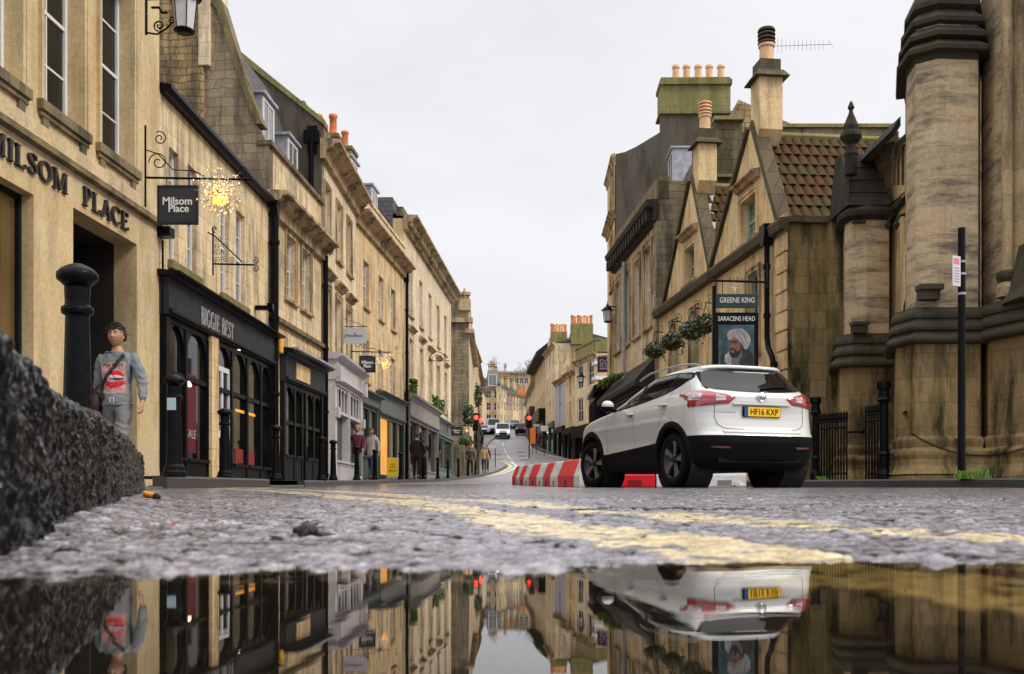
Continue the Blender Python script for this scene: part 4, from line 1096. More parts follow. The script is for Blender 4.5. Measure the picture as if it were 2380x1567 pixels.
t = MB(); q, z = F3.sz(645, 802, -.1); t.box(q - .1, q + .12, -.22, 0, z - .2, z + .2)
M['amber_box'] = mat('amber_alarm_box', (.8, .42, .03), .4); t.build('alarm_box', 'amber_box', rt, bevel=.03)
downpipe(rt, L3 - .02, .4, 7.0, .075, 'iron', -.12, hopper=False)
t = MB(); t.tube([(.15, -.1, zp + .2), (.15, -.1, zp + .9)], .12, 8)
M['moss'] = mat('moss_growth', (.07, .12, .02), .9, var=.5, vscale=20)

# 4 tall building: gable end, cornice, chimney with orange pots, white shopfront
F4 = Fac((-5.44, 28.9), (-5.34, 34.7)); L4 = F4.L; z4 = 10.22
rt = F4.root('tall_gabled_building', 'tall stone building with dark bare gable end, orange chimney pots and an ornate white shopfront', 'building')
wl = []
for (x0, x1, ya, yb) in ((737, 752, 455, 570), (768, 782, 505, 608), (797, 808, 545, 640)): wl.append(F4.rect(max(x0, 750), x1, ya, yb))
wl = [(.35, 1.15, 7.45, 9.2), (2.15, 2.95, 7.45, 9.2), (3.95, 4.7, 7.45, 9.2)]
w2 = [(.35, 1.15, 4.4, 6.25), (2.15, 2.95, 4.4, 6.25), (3.95, 4.7, 4.4, 6.25)]
t = MB(); t.wall(0, L4, .2, z4, wl + w2, dep=.2); t.build('wall', 'bath_pale', rt)
for r in wl: window(rt, r, 2, 4, rec=.15, sill='trim', surround='trim', sw=.1, glass='glass')
for r in w2: window(rt, r, 2, 4, rec=.15, sill='trim', surround='trim', sw=.14, glass='glass_pale', hood=True)
cornice(rt, -.12, L4 + .02, z4 + .1, .55, .55)
t = MB(); t.box(0, L4, -.06, .3, z4 + .11, z4 + .55); t.build('parapet', 'trim_dark', rt)
gp = [(0, .2), (0, z4 + .55), (4.6, z4 + 4.3), (5.2, z4 + 4.35), (8.5, z4 + .4), (7.5, .2)]
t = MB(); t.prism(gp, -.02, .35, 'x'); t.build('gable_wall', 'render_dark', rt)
t = MB(); t.prism([(-.1, z4 + .5), (-.1, z4 + .66), (4.56, z4 + 4.46), (4.68, z4 + 4.3)], -.06, .45, 'x'); t.build('gable_coping', 'mossy', rt)
t = MB(); t.box(-.05, .0, .12, .40, z4 - .3, z4 + .5); t.box(-.12, -.05, .05, .5, z4 + .0, z4 + .35); t.tube([(-.1, .28, 6.4), (-.1, .28, z4 + .05)], .07, 8); t.build('drainpipe', 'iron', rt)
t = MB(); t.add([(.3, .3, z4 + .5), (L4, .3, z4 + .5), (L4, 3.0, z4 + 2.7), (.3, 3.0, z4 + 2.7), (L4, 7, z4 + .5), (.3, 7, z4 + .5)], [(0, 1, 2, 3), (3, 2, 4, 5)]); t.build('roof', 'slate', rt)
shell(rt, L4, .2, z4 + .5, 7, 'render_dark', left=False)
chimney(rt, L4 - 1.0, L4 - .05, .45, 1.95, z4, z4 + 1.9, 'rubble_grey', 3, 'pot', .8, along='y', label='stone chimney stack with three bright orange pots')
chimney(rt, 1.7, 2.8, .9, 2.0, z4 + .5, z4 + 1.75, 'mossy', 0, 'pot', .7, cap='mossy', label='moss green chimney stack without pots')
r = (F4.s(757), F4.s(824), .40, 4.3)
sf = shopfront(rt, r, .75, [0, .52, 1], paint='shop_white', fpaint='shop_white', proj=.28, trans=.72, cor=.45, cill=.75, pil=.3)
t = MB()
for i in range(9):
    q = r[0] + .35 + i * (r[1] - r[0] - .7) / 8; t.box(q - .03, q + .03, -.21, -.17, 2.72, 3.42)
for i in range(8):
    q = r[0] + .35 + (i + .5) * (r[1] - r[0] - .7) / 8; w_ = (r[1] - r[0] - .7) / 16
    t.ribbon(arc(q, 3.25, w_, .18, 0, 180, 8), .05, -.21, -.17)
for q in (r[0] + .0, r[1] - .3): t.box(q - .02, q + .32, -.45, -.28, 3.5, 3.95); t.box(q + .02, q + .28, -.38, -.28, 2.45, 2.75)
t.build('tracery', 'shop_white', sf)

# 5 plain orange-cream building
F5 = Fac((-5.34, 34.7), (-4.61, 43.3)); L5 = F5.L; z5 = 9.95
rt = F5.root('plain_fronted_building', 'plain warm stone building with small sash windows above green shopfronts', 'building')
wl = []
for ya, yb, row in ((565, 700, 0),):
    pass
xs_ = [(845, 857), (880, 891), (909, 919)]
tops = [5.05, 7.55]; wl = []
for i in range(3):
    a = F5.s(xs_[i][0]); wl.append((a, a + .85, 6.9, 8.55)); wl.append((a, a + .85, 4.25, 5.75))
t = MB(); t.wall(0, L5, .3, z5, wl, dep=.2); t.build('wall', 'bath_orange', rt)
for r in wl: window(rt, r, 2, 4, rec=.15, sill='trim', glass='glass_pale')
cornice(rt, -.1, L5 + .1, z5 + .05, .5, .5)
t = MB(); t.box(0, L5, .0, .3, z5 + .1, z5 + .85); t.box(-.03, L5 + .03, -.06, .34, z5 + .85, z5 + .95); t.build('parapet', 'bath_pale', rt)
t = MB(); t.add([(.0, .5, z5 + .5), (L5, .5, z5 + .5), (L5, 1.7, z5 + 2.5), (0, 1.7, z5 + 2.5), (L5, 7, z5 + 2.7), (0, 7, z5 + 2.7)], [(0, 1, 2, 3), (3, 2, 4, 5)]); t.build('roof', 'slate', rt)
dormer(rt, .9, 2.0, .45, 1.7, z5 + .9, z5 + 2.2); dormer(rt, 4.2, 5.3, .45, 1.7, z5 + .9, z5 + 2.2)
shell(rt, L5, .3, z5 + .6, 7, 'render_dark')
chimney(rt, 2.5, 3.4, .8, 2.2, z5 + .5, z5 + 3.0, 'mossy', 2, 'pot', .7, along='y')
downpipe(rt, L5 - .05, .6, z5 - .6, .07, 'iron', -.12)
g0 = G(36) + .1
r = (F5.s(824), F5.s(878), g0, 4.0)
shopfront(rt, (F5.s(826), F5.s(872), g0, 3.85), .5, [0, .55, 1], paint='shop_green', fpaint='shop_grey', trans=.99, transom=False, cor=.45, cill=.8, label='dark green shopfront')
sf = shopfront(rt, (F5.s(875), F5.s(934), g0 + .05, 4.1), .85, [0, .38, .7, 1], paint='shop_green', fpaint='shop_grey', glass=['amber_glow', 'glass_shop', 'glass_shop'], trans=.99, transom=False, cor=.3, cill=.15, label='green shopfront with amber light inside')

# 6 tall pale building with hooded windows
F6 = Fac((-4.61, 43.3), (-3.59, 59.5)); L6 = F6.L; z6 = 12.1
rt = F6.root('hooded_window_building', 'tall pale stone terrace with dentilled cornice and a row of hooded first floor windows', 'building')
wl = []; hd = []
sp = [F6.s(950) + i * 3.0 for i in range(5)]
for a in sp: wl.append((a, a + 1.05, 8.2, 10.4)); hd.append((a, a + 1.05, 4.9, 7.2))
t = MB(); t.wall(0, L6, .5, z6, wl + hd, dep=.2); t.build('wall', 'bath_pale', rt)
for r in wl: window(rt, r, 2, 4, rec=.15, sill='trim', glass='glass_pale')
for r in hd: window(rt, r, 2, 4, rec=.15, sill='trim', surround='bath_pale', sw=.16, glass='glass_pale', hood=True)
cornice(rt, -.15, L6 + .1, z6 + .1, .6, .6, dent=True)
t = MB(); t.box(0, L6, .05, .35, z6 + .12, z6 + .5); t.build('parapet', 'trim_dark', rt)
t = MB(); t.box(-.05, .0 + 2.0, .5, 3, z6 - .5, z6 + .9); t.build('roof_box', 'slate', rt)
roof_pitched(rt, L6, z6 + .2, 2, 7, 'slate', .35)
shell(rt, L6, .5, z6, 7, 'bath')
shopfront(rt, (.15, F6.s(1010), G(46) + .1, 4.6), 1.0, [0, .3, .62, 1], paint='shop_taupe', fpaint='shop_taupe', trans=.99, transom=False, cor=.7, cill=.4, proj=.2, label='taupe shopfront under a heavy bracketed cornice')
shopfront(rt, (F6.s(1012), L6 - .1, G(55) + .1, 4.35), .9, [0, .4, 1], paint='shop_teal', fpaint='shop_grey', trans=.99, transom=False, cor=.5, cill=.4, label='teal shopfront')
t = MB()
for q in (.3, 7.2, 9.4):
    t.box(q, q + .5, -.45, -.15, 4.62, 4.8)
    for k in range(40):
        t.ball((q + random.random() * .5, -.45 + random.random() * .3, 4.8 + random.random() * .45), .07, 5, 3)
t.build('box_planter', 'moss', rt)

# 7 grey church-like block standing forward with a hipped top
F7 = Fac((-4.3, 66), (-2.81, 66)); 
rt = F7.root('forward_stone_block', 'weathered grey stone block standing forward of the left terrace with a bracketed top', 'building')
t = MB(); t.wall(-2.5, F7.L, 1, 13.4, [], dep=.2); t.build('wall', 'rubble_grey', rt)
t = MB(); t.add([(F7.L, 0, 1), (F7.L - .35, 17, 1), (F7.L - .35, 17, 13.0), (F7.L, 0, 13.0)], [(0, 1, 2, 3)]); t.add([(F7.L - .35, 17, 1), (-2.5, 17, 1), (-2.5, 17, 13), (F7.L - .35, 17, 13)], [(0, 1, 2, 3)]); t.build('side_wall', 'bath', rt)
t = MB(); t.box(-2.5, F7.L + .25, -.25, .3, 11.6, 11.9); t.box(F7.L - .7, F7.L + .1, -.12, .6, 12.4, 13.15); t.lathe([(.2, 13.1), (.3, 13.3), (.15, 13.5), (.05, 13.9)], (F7.L - .3, .2, 0), 8); t.box(-2.5, F7.L + .1, -.1, .3, 13.4, 13.6)
t.prism([(F7.L - .2, -.3), (F7.L + .35, -.3), (F7.L + .05, 17), (F7.L - .5, 17)], 10.9, 11.15, 'z'); t.build('cornice', 'trim', rt)
t = MB(); t.add([(-2.5, 0, 13.5), (F7.L, 0, 13.5), (F7.L - .35, 17, 13.2), (-2.5, 17, 13.2)], [(0, 1, 2, 3)]); t.build('roof', 'slate', rt)
# garden wall and evergreen at its foot
t = MB(); p0 = PX(1056, 1100, 60); t.prism([(-4.2, 59.6), (-2.9, 60), (-2.3, 65.5), (-4.3, 65.9)], G(61) - .1, G(61) + 1.9, 'z'); tag(t.build('garden_wall', 'sooty'), 'low sooty garden wall at the foot of the forward stone block', 'wall')

# ------------------------------------------------------------------ far left houses and the head of the street
def simple_house(name, label, A, B, z0, z1, wm, cols, rows_, depth=8, roof='slate', rise=2.0, ww=1.0, wh=1.6, cor=True, chim=1, frame='white', side=None, first=1.2, group=None, mans=False, label_kind='building', shop=None):
    f = Fac(A, B); rt = f.root(name, label, label_kind, group); L = f.L
    ops = []
    fh = (z1 - z0 - first) / rows_
    for j in range(rows_):
        for i in range(cols):
            c = L * (i + .5) / cols; zc = z0 + first + fh * (j + .5); ops.append((c - ww / 2, c + ww / 2, zc - wh / 2, zc + wh / 2))
    t = MB(); t.wall(0, L, z0 - 2, z1, ops, dep=.2); t.build('wall', wm, rt)
    for r in ops: window(rt, r, 2, 2, rec=.14, sill=None, frame=frame, glass='glass', fw=.1, bar=.06)
    if cor: cornice(rt, -.1, L + .1, z1 + .1, .4, .45)
    shell(rt, L, z0 - 2, z1, depth, side or wm)
    if mans:
        t = MB(); t.add([(0, .2, z1 + .1), (L, .2, z1 + .1), (L - .5, 1.6, z1 + rise), (.5, 1.6, z1 + rise), (L - .5, depth, z1 + rise), (.5, depth, z1 + rise)], [(0, 1, 2, 3), (3, 2, 4, 5)]); t.build('roof', roof, rt)
        dormer(rt, L / 2 - .8, L / 2 + .8, .1, 1.5, z1 + .4, z1 + rise * .7, 'white')
    else: roof_pitched(rt, L, z1 + .05, rise, depth, roof)
    for i in range(chim):
        q = .6 if i == 0 else L - 1.6
        chimney(rt, q, q + 1.0, depth * .3, depth * .3 + 1.6, z1 + rise * .3, z1 + rise + 1.1, 'bath', 3, 'pot', .6, along='y')
    if shop:
        t = MB(); t.box(.2, L - .2, -.25, -.002, z0 + 2.6, z0 + 3.2); t.box(.2, .5, -.2, -.003, z0, z0 + 2.6); t.box(L - .5, L - .2, -.2, -.003, z0, z0 + 2.6); t.box(L * .45, L * .55, -.2, -.003, z0, z0 + 2.6)
        sf = t.build('shopfront', shop, rt); t = MB(); t.add([(.5, -.05, z0), (L - .5, -.05, z0), (L - .5, -.05, z0 + 2.6), (.5, -.05, z0 + 2.6)], [(0, 1, 2, 3)]); t.build('shop_window', 'glass_shop', sf)
    return f, rt
def FX(x, Y): return (XX(x, Y), Y)
simple_house('terraced_house', 'stone house beside the grey forward block on the left', (-3.6, 84), FX(1112, 100), 3.2, 13.6, 'bath', 3, 2, shop='shop_green', first=3.3)
simple_house('terraced_house', 'narrow dark shopped house up the hill behind the red lights', FX(1106, 104), FX(1120, 128), 5, 14.5, 'bath_orange', 4, 2, shop='shop_black', first=3.3)
simple_house('terraced_house', 'pale house with white shop sign left of the slate roofed house', FX(1112, 150), FX(1130, 170), 9.5, ZY(905, 160), 'bath_pale', 3, 2, shop='shop_white', first=3.3)
f8, r8 = simple_house('terraced_house', 'square house with blue slate mansard and single white dormer closing the street', FX(1127, 186), FX(1163, 186), 13.4, ZY(903, 186), 'bath_orange', 2, 3, roof='slate_blue', rise=3.6, mans=True, chim=1, first=.5, ww=.9, wh=1.5)
simple_house('terraced_house', 'side wing of the slate mansard house catching the light', FX(1163.3, 184.1), FX(1177, 189), 13.4, ZY(905, 190), 'bath', 2, 3, depth=.8, rise=.6, chim=0, first=.5)
for i, (xa, xb, Ya, Yb, yt, lab) in enumerate(((1178, 1192, 192, 196, 912, 'first small terraced house right of the mansard house'), (1192, 1206, 196, 200, 915, 'second small terraced house right of the mansard house'), (1206, 1219, 200, 204, 918, 'third small terraced house right of the mansard house'), (1219, 1233, 204, 208, 922, 'fourth small terraced house, nearest the right hand shops'))):
    simple_house('terraced_house', lab, FX(xa, Ya), FX(xb, Yb), 14 + i * .4, ZY(yt, Ya), 'bath_orange' if i % 2 else 'trim', 2, 2, rise=2.6, first=3, ww=1.1, wh=1.7, group='small terraced houses at the head of the street')
simple_house('terraced_house', 'flat topped stone block rising behind the small terrace', FX(1140, 262), FX(1240, 262), 20, ZY(868, 262), 'trim', 9, 2, rise=1.0, chim=2, first=5)
simple_house('terraced_house', 'long roofed block on the skyline left of the mansard house', FX(1098, 215), FX(1136, 222), 18, ZY(878, 218), 'bath', 4, 2, rise=2, chim=2, first=3)

# =================================================================== RIGHT SIDE
# pub : two gables
PB, PA = Vector((5.72, 21.0)), Vector((4.53, 31.3))
FP = Fac(PA, PB); LP = FP.L
rt = FP.root('gabled_pub', 'honey stone pub with two steep street gables, green windows and clay tiled roofs', 'pub')
ze = 6.0
a1, b1_ = FP.s(1652), FP.s(1806)          # near gable feet
c1_ = FP.s(1745); za = ZY(297, FP.Y(1745))
a2, b2_ = FP.s(1545), FP.s(1652)
c2_ = FP.s(1607); zc2 = ZY(418, FP.Y(1607))
gw = FP.rect(1718, 1741, 470, 566); gw2 = FP.rect(1589, 1604, 580, 660)
zb_ = 5.85
g_low = [FP.rect(1741, 1764, 640, 770), FP.rect(1606, 1622, 712, 850), FP.rect(1560, 1573, 755, 870)]
g_low = [(a, b_, 3.35, 5.2) for a, b_, _, _ in g_low] + [(a, b_, .95, 2.6) for a, b_, _, _ in g_low]
t = MB(); t.wall(0, LP, .2, zb_, g_low, dep=.18); t.build('wall', 'pub', rt)
def gable(root, a, b_, c, zf, zapex, win, m='pub', th=.35):
    """triangular wall with a window hole"""
    t = MB(); s0, s1, z0, z1 = win
    zl = lambda q: zf + (zapex - zf) * ((q - a) / (c - a) if q < c else (b_ - q) / (b_ - c))
    t.prism([(a, zf), (s0, zf), (s0, zl(s0))], 0, th, 'y'); t.prism([(s1, zf), (b_, zf), (s1, zl(s1))], 0, th, 'y')
    t.prism([(s0, zf), (s1, zf), (s1, z0), (s0, z0)], 0, th, 'y')
    top = [(s0, z1), (s1, z1), (s1, zl(s1))] + ([(c, zapex)] if s0 < c < s1 else []) + [(s0, zl(s0))]
    t.prism(top, 0, th, 'y')
    if not (s0 < c < s1):
        e_ = s1 if c > s1 else s0
        t.prism([(e_, zl(e_)), (c, zapex), (c, zapex - .01), (e_, zl(e_) - .01)], 0, th, 'y')
        if c > s1: t.v; t.prism([(s1, zf), (s1, zl(s1)), (c, zapex)], .001, th, 'y')
        else: t.prism([(s0, zf), (s0, zl(s0)), (c, zapex)], .001, th, 'y')
    return t.build('gable_wall', m, root)
def center(r, c, w_=.95): return (c - w_ / 2, c + w_ / 2, r[2], r[3])
gwa = (gw[0], gw[1], gw[2], gw[3]); gwb = gw2
gwa = (c1_ - .62, c1_ + .38, gw[2], gw[3]); gwb = (c2_ - .62, c2_ + .38, gw2[2], gw2[3])
gable(rt, a1, b1_, c1_, zb_, za, gwa); gable(rt, a2, b2_, c2_, zb_, zc2, gwb)
for r in (gwa, gwb): window(rt, r, 3, 4, rec=.2, frame='sage', glass='glass_pale', sill='trim', surround='pub', sw=.12, hood=True)
for r in g_low: window(rt, r, 2, 4, rec=.14, frame='sage', glass='glass', sill='trim', surround='trim', sw=.13)
# copings up the gable slopes
def slope_bar(root, p, q, wd, y0, y1, m, name):
    p = Vector(p); q = Vector(q); d = (q - p).normalized(); nn_ = Vector((-d.y, d.x))
    t = MB(); t.prism([tuple(p), tuple(q), tuple(q + nn_ * wd), tuple(p + nn_ * wd)], y0, y1, 'y'); return t.build(name, m, root)
slope_bar(rt, (c1_ + .12, za), (b1_ + .1, zb_ + .05), .15, -.08, .24, 'coping', 'gable_coping')
slope_bar(rt, (a1 - .02, zb_ + .05), (c1_ - .1, za), .10, -.08, .5, 'coping', 'gable_coping')
slope_bar(rt, (c2_ + .12, zc2), (b2_ + .02, zb_ + .05), .15, -.08, .24, 'coping', 'gable_coping')
slope_bar(rt, (a2 - .05, zb_ + .05), (c2_ - .1, zc2), .10, -.08, .5, 'coping', 'gable_coping')
# roofs running back from the gables: real rounded tiles in rows
def tile_slope(root, P0, P1, P2, P3, rows_, cols, m='pantile', name='tiled_roof'):
    """P0-P1 eave, P3-P2 ridge; overlapping courses of rounded tiles"""
    P0, P1, P2, P3 = map(Vector, (P0, P1, P2, P3)); t = MB(); nrm = (P1 - P0).cross(P3 - P0).normalized()
    if nrm.z < 0: nrm = -nrm
    sub = 6; rng = random.Random(3)
    for j in range(rows_):
        f0 = j / rows_ - .006; f1 = (j + 1.25) / rows_; f1 = min(f1, 1)
        A0 = P0.lerp(P3, max(f0, 0)); B0 = P1.lerp(P2, max(f0, 0)); A1 = P0.lerp(P3, f1); B1 = P1.lerp(P2, f1)
        lo = []; hi = []; bt = []
        for i in range(cols * sub + 1):
            u = i / (cols * sub); ph = (i / sub + (.5 if j % 2 else 0)) % 1
            k = i // sub
            h = .05 * abs(math.sin(math.pi * ph)) ** .6 + rng.random() * .006
            lo.append(A0.lerp(B0, u) + nrm * (h + .065)); hi.append(A1.lerp(B1, u) + nrm * (h + .015)); bt.append(A0.lerp(B0, u) + nrm * .0)
        t.grid([bt, lo]); t.grid([lo, hi])
    return t.build(name, m, root)
m = bpy.data.materials.new('clay_tile'); m.use_nodes = True
n = m.node_tree; L = n.links; b = n.nodes['Principled BSDF']; b.inputs['Roughness'].default_value = .75; b.inputs['Specular IOR Level'].default_value = .12
t_ = n.nodes.new("ShaderNodeTexCoord"); vo = n.nodes.new("ShaderNodeTexVoronoi"); vo.inputs['Scale'].default_value = 3.2
L.new(t_.outputs['Object'], vo.inputs[0])
c = n.nodes.new("ShaderNodeValToRGB"); c.color_ramp.interpolation = 'CONSTANT'
for p_, col in ((0, (.08, .036, .014)), (.25, (.13, .055, .02)), (.42, (.07, .048, .016)), (.55, (.20, .075, .022)), (.68, (.06, .038, .02)), (.88, (.12, .08, .024))):
    if p_ == 0: c.color_ramp.elements[0].color = (*col, 1)
    elif p_ == .88: c.color_ramp.elements[1].position = .88; c.color_ramp.elements[1].color = (*col, 1)
    else: e = c.color_ramp.elements.new(p_); e.color = (*col, 1)
L.new(vo.outputs['Color'], c.inputs[0])
n1 = n.nodes.new("ShaderNodeTexNoise"); n1.inputs['Scale'].default_value = 1.6; n1.inputs['Detail'].default_value = 9
L.new(t_.outputs['Object'], n1.inputs[0]); r_ = n.nodes.new("ShaderNodeMapRange"); r_.inputs[1].default_value = .40; r_.inputs[2].default_value = .60; r_.inputs[4].default_value = .72
L.new(n1.outputs[0], r_.inputs[0]); mx = n.nodes.new("ShaderNodeMix"); mx.data_type = 'RGBA'; L.new(r_.outputs[0], mx.inputs[0]); L.new(c.outputs[0], mx.inputs[6]); mx.inputs[7].default_value = (.06, .055, .022, 1)
L.new(mx.outputs[2], b.inputs['Base Color']); M['clay'] = m
DR = 5.6
ev = zb_ - .05
tile_slope(rt, (b1_ + .05, .26, ev), (b1_ + .05, DR, ev), (c1_, DR, za - .2), (c1_, .26, za - .2), 9, 24, 'clay')
tile_slope(rt, (a1, .5, ev), (a1, DR, ev), (c1_, DR, za - .2), (c1_, .26, za - .2), 9, 24, 'clay')
tile_slope(rt, (b2_ - .02, .26, ev), (b2_ - .02, DR, ev), (c2_, DR, zc2 - .2), (c2_, .26, zc2 - .2), 10, 24, 'clay')
tile_slope(rt, (a2, .5, ev), (a2, DR, ev), (c2_, DR, zc2 - .2), (c2_, .26, zc2 - .2), 10, 24, 'clay')
for (cc, zz, bb) in ((c1_, za, b1_), (c2_, zc2, b2_)):
    t = MB(); t.tube([(cc, .45, zz - .17), (cc, DR + .1, zz - .17)], .1, 8); t.build('ridge_tiles', 'mossy', rt)
    # lead soakers beside the coping
    t = MB(); k = 9
    for i in range(k):
        f_ = (i + .2) / k; q = cc + (bb - cc) * f_; z = zz - .2 + (ev - zz + .2) * f_
        q2 = cc + (bb - cc) * (f_ + .085); z2_ = zz - .2 + (ev - zz + .2) * (f_ + .085)
        e1 = .72 if i < 2 else .58
        t.add([(q, .23, z + .17), (q, e1 - .15, z + .15), (q2, e1 - .15, z2_ + .12), (q2, .23, z2_ + .14)], [(0, 1, 2, 3)])
    t.build('lead_flashing', 'lead', rt)
# chimneys on the gable tops with louvred pots
def apex_chimney(c, z0, z1, wd, zp_, pot_r, dark, label):
    t = MB(); t.box(c - wd / 2, c + wd / 2, -.03, wd * .9, z0, z1); t.prism([(c - wd / 2, z0), (c - wd * .1, z0 - .3), (c + wd * .1, z0 - .3), (c + wd / 2, z0)], -.03, wd * .9, 'y'); ch = t.build('chimney', 'pub', rt); ch['label'] = label
    t = MB(); t.add([(c - wd / 2 - .13, -.16, z1), (c + wd / 2 + .13, -.16, z1), (c + wd / 2 + .13, wd * .9 + .13, z1), (c - wd / 2 - .13, wd * .9 + .13, z1), (c - wd / 2 - .02, -.05, z1 + .16), (c + wd / 2 + .02, -.05, z1 + .16), (c + wd / 2 + .02, wd * .9 + .02, z1 + .16), (c - wd / 2 - .02, wd * .9 + .02, z1 + .16)],
                     [(0, 3, 2, 1), (4, 5, 6, 7), (0, 1, 5, 4), (1, 2, 6, 5), (2, 3, 7, 6), (3, 0, 4, 7)])
    t.box(c - wd / 2 + .03, c + wd / 2 - .03, 0, wd * .85, z1 + .16, z1 + .42); t.build('chimney_cap', 'coping', ch)
    zb__ = z1 + .42; H = zp_ - zb__; r = pot_r; cy = wd * .42
    t = MB(); t.lathe([(r * 1.1, 0), (r, .05), (r * .95, H * .42), (r * 1.15, H * .45), (r * 1.15, H * .52)], (c, cy, zb__), 16); t.build('chimney_pot', 'pot_buff', ch, smooth=False)
    t = MB(); pr = []
    for i in range(4):
        z_ = H * (.54 + i * .115); pr += [(r * .8, z_), (r * 1.25, z_ + .01), (r * 1.2, z_ + H * .055), (r * .8, z_ + H * .06)]
    pr += [(r * 1.1, H * .97), (r * .6, H)]
    t.lathe(pr, (c, cy, zb__), 16); t.build('chimney_louvre', 'coping' if dark else 'pot_buff', ch)
zc1t = ZY(196, FP.Y(1752)); apex_chimney(FP.s(1758), za - .25, zc1t, .56, ZY(72, FP.Y(1752)), .16, True, 'tall pale chimney with a dark louvred pot on the nearer gable')
apex_chimney(FP.s(1620), zc2 - .25, ZY(345, FP.Y(1616)), .52, ZY(240, FP.Y(1616)), .15, False, 'chimney with a buff louvred pot on the farther gable')
# gutter line, downpipes
t = MB(); t.sweep([(0, zb_ - .22), (-.16, zb_ - .18), (-.2, zb_ - .02), (-.18, zb_ + .04), (.02, zb_ + .06)], -.05, LP + .05); t.build('gutter', 'coping', rt)
t = MB(); q = FP.s(1797); t.tube([(q, -.14, zb_ - .1), (q, -.14, 3.9), (q, -.14, 3.55), (q + .08, -.14, 3.3), (q + .28, -.14, 3.1), (q + .4, -.14, 2.9), (q + .4, -.14, .5)], .06, 10)
for z in (5.0, 3.95, 2.85, 1.6): t.lathe([(.078, 0), (.078, .1)], (q + (.4 if z < 3 else 0), -.14, z), 10)
t.prism([(q - .06, 5.5), (q + .06, 5.5), (q + .16, 5.72), (q + .16, 5.95), (q - .16, 5.95), (q - .16, 5.72)], -.26, -.05, 'y'); t.build('drainpipe', 'iron', rt)
# corner quoins
t = MB()
for i in range(14): z = .3 + i * .41; t.box(LP - .62 + (.1 if i % 2 else 0), LP + .03, -.045, -.001, z, z + .37)
t.build('quoins', 'pub', rt, bevel=.012)
# side wall facing the church
t = MB(); t.wall(0, 0.1, 0, .1)
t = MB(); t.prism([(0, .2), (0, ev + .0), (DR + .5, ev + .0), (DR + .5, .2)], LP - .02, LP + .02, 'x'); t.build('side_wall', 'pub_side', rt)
t = MB(); t.prism([(0, ev - .02), (0, ev + .1), (2.2, ev + .1), (3.4, ev + 1.5), (3.5, ev + 1.4), (2.3, ev - .02)], LP - .1, LP + .16, 'x'); t.build('parapet', 'coping', rt)
t = MB(); t.add([(0, DR + .4, .2), (LP, DR + .4, .2), (LP, DR + .4, zb_), (0, DR + .4, zb_)], [(0, 1, 2, 3)]); t.add([(0, 0, .2), (0, DR + .4, .2), (0, DR + .4, zb_), (0, 0, zb_)], [(0, 1, 2, 3)]); t.build('rear_wall', 'rubble', rt)
t = MB(); t.add([(0, DR, zb_), (LP, DR, zb_), (LP, 9, zb_ + .5), (0, 9, zb_ + .5)], [(0, 1, 2, 3)]); t.build('rear_roof', 'slate', rt)

# house behind the pub
t_ = empty('rear_house', (0, 0, 0), 0, 'grey moss streaked stone house rising behind the pub roof', 'building')
zr = ZY(282, 28.2)
t = MB(); t.prism([(XX(1640, 28.2), .5), (XX(1725, 28.2), .5), (XX(1725, 28.2), zr), (XX(1660, 28.2), zr), (XX(1640, 28.2), zr - 1.6)], 28.2, 34, 'y'); t.build('wall', 'sooty', t_)
t = MB(); t.box(XX(1658, 28.2), XX(1728, 28.2), 28.05, 28.5, zr, zr + .1); t.box(XX(1668, 28), XX(1705, 28), 28.05, 28.2, ZY(415, 28.2), ZY(408, 28.2)); t.build('coping', 'mossy', t_)
t = MB(); t.box(XX(1770, 29), XX(2075, 29), 29, 29.5, .5, ZY(298, 29)); t.build('rear_wall', 'rubble_grey', t_)
t = MB(); t.box(XX(1770, 29), XX(2080, 29), 28.9, 29.6, ZY(298, 29), ZY(290, 29)); t.build('rear_coping', 'mossy', t_)
t = MB(); t.prism([(XX(1700, 30), ZY(300, 30)), (XX(1720, 30), ZY(225, 30)), (XX(1860, 30), ZY(290, 30)), (XX(1870, 30), ZY(320, 30))], 30.2, 33, 'y'); t.build('rear_gable', 'rubble', t_)

# R2 ornate building
F9 = Fac((3.93, 38.6), (4.53, 31.35)); L9 = F9.L; z9 = 9.25
rt = F9.root('ornate_fronted_building', 'stone building with bracketed dark eaves and tall upper windows beyond the pub', 'building')
wl = [(L9 - 1.9 - i * 1.75, L9 - .95 - i * 1.75, 5.6, 8.2) for i in range(4)]
t = MB(); t.wall(0, L9, .3, z9, wl, dep=.2); t.build('wall', 'bath', rt)
for r in wl: window(rt, r, 2, 3, rec=.15, sill='trim', surround='trim', sw=.2, glass='glass_pale')
t = MB(); t.sweep([(0, z9 - .6), (-.15, z9 - .55), (-.16, z9 - .2), (-.36, z9 - .1), (-.4, z9 + .06), (0, z9 + .1)], -.02, L9 + .1)
for i in range(16): t.box(i * .46, i * .46 + .2, -.34, -.12, z9 - .5, z9 - .18)
t.build('eaves', 'church_black', rt)
t = MB(); t.box(0, L9, -.03, .35, z9 + .1, z9 + .8); t.build('parapet', 'trim_dark', rt)
shell(rt, L9, .3, z9 + .7, 6, 'rubble_grey'); roof_pitched(rt, L9, z9 + .3, 1.3, 6, 'slate', .4)
t = MB(); t.box(L9 - .25, L9 + .12, -.08, .35, .3, z9 - .6)
for i in range(22): t.box(L9 - .3 - (.15 if i % 2 else 0), L9 + .02, -.06, -.002, .5 + i * .4, .5 + i * .4 + .37)
t.build('quoins', 'rubble_grey', rt)
downpipe(rt, L9 * .33, 3.5, z9 - .7, .07, 'lead', -.12, hopper=False)
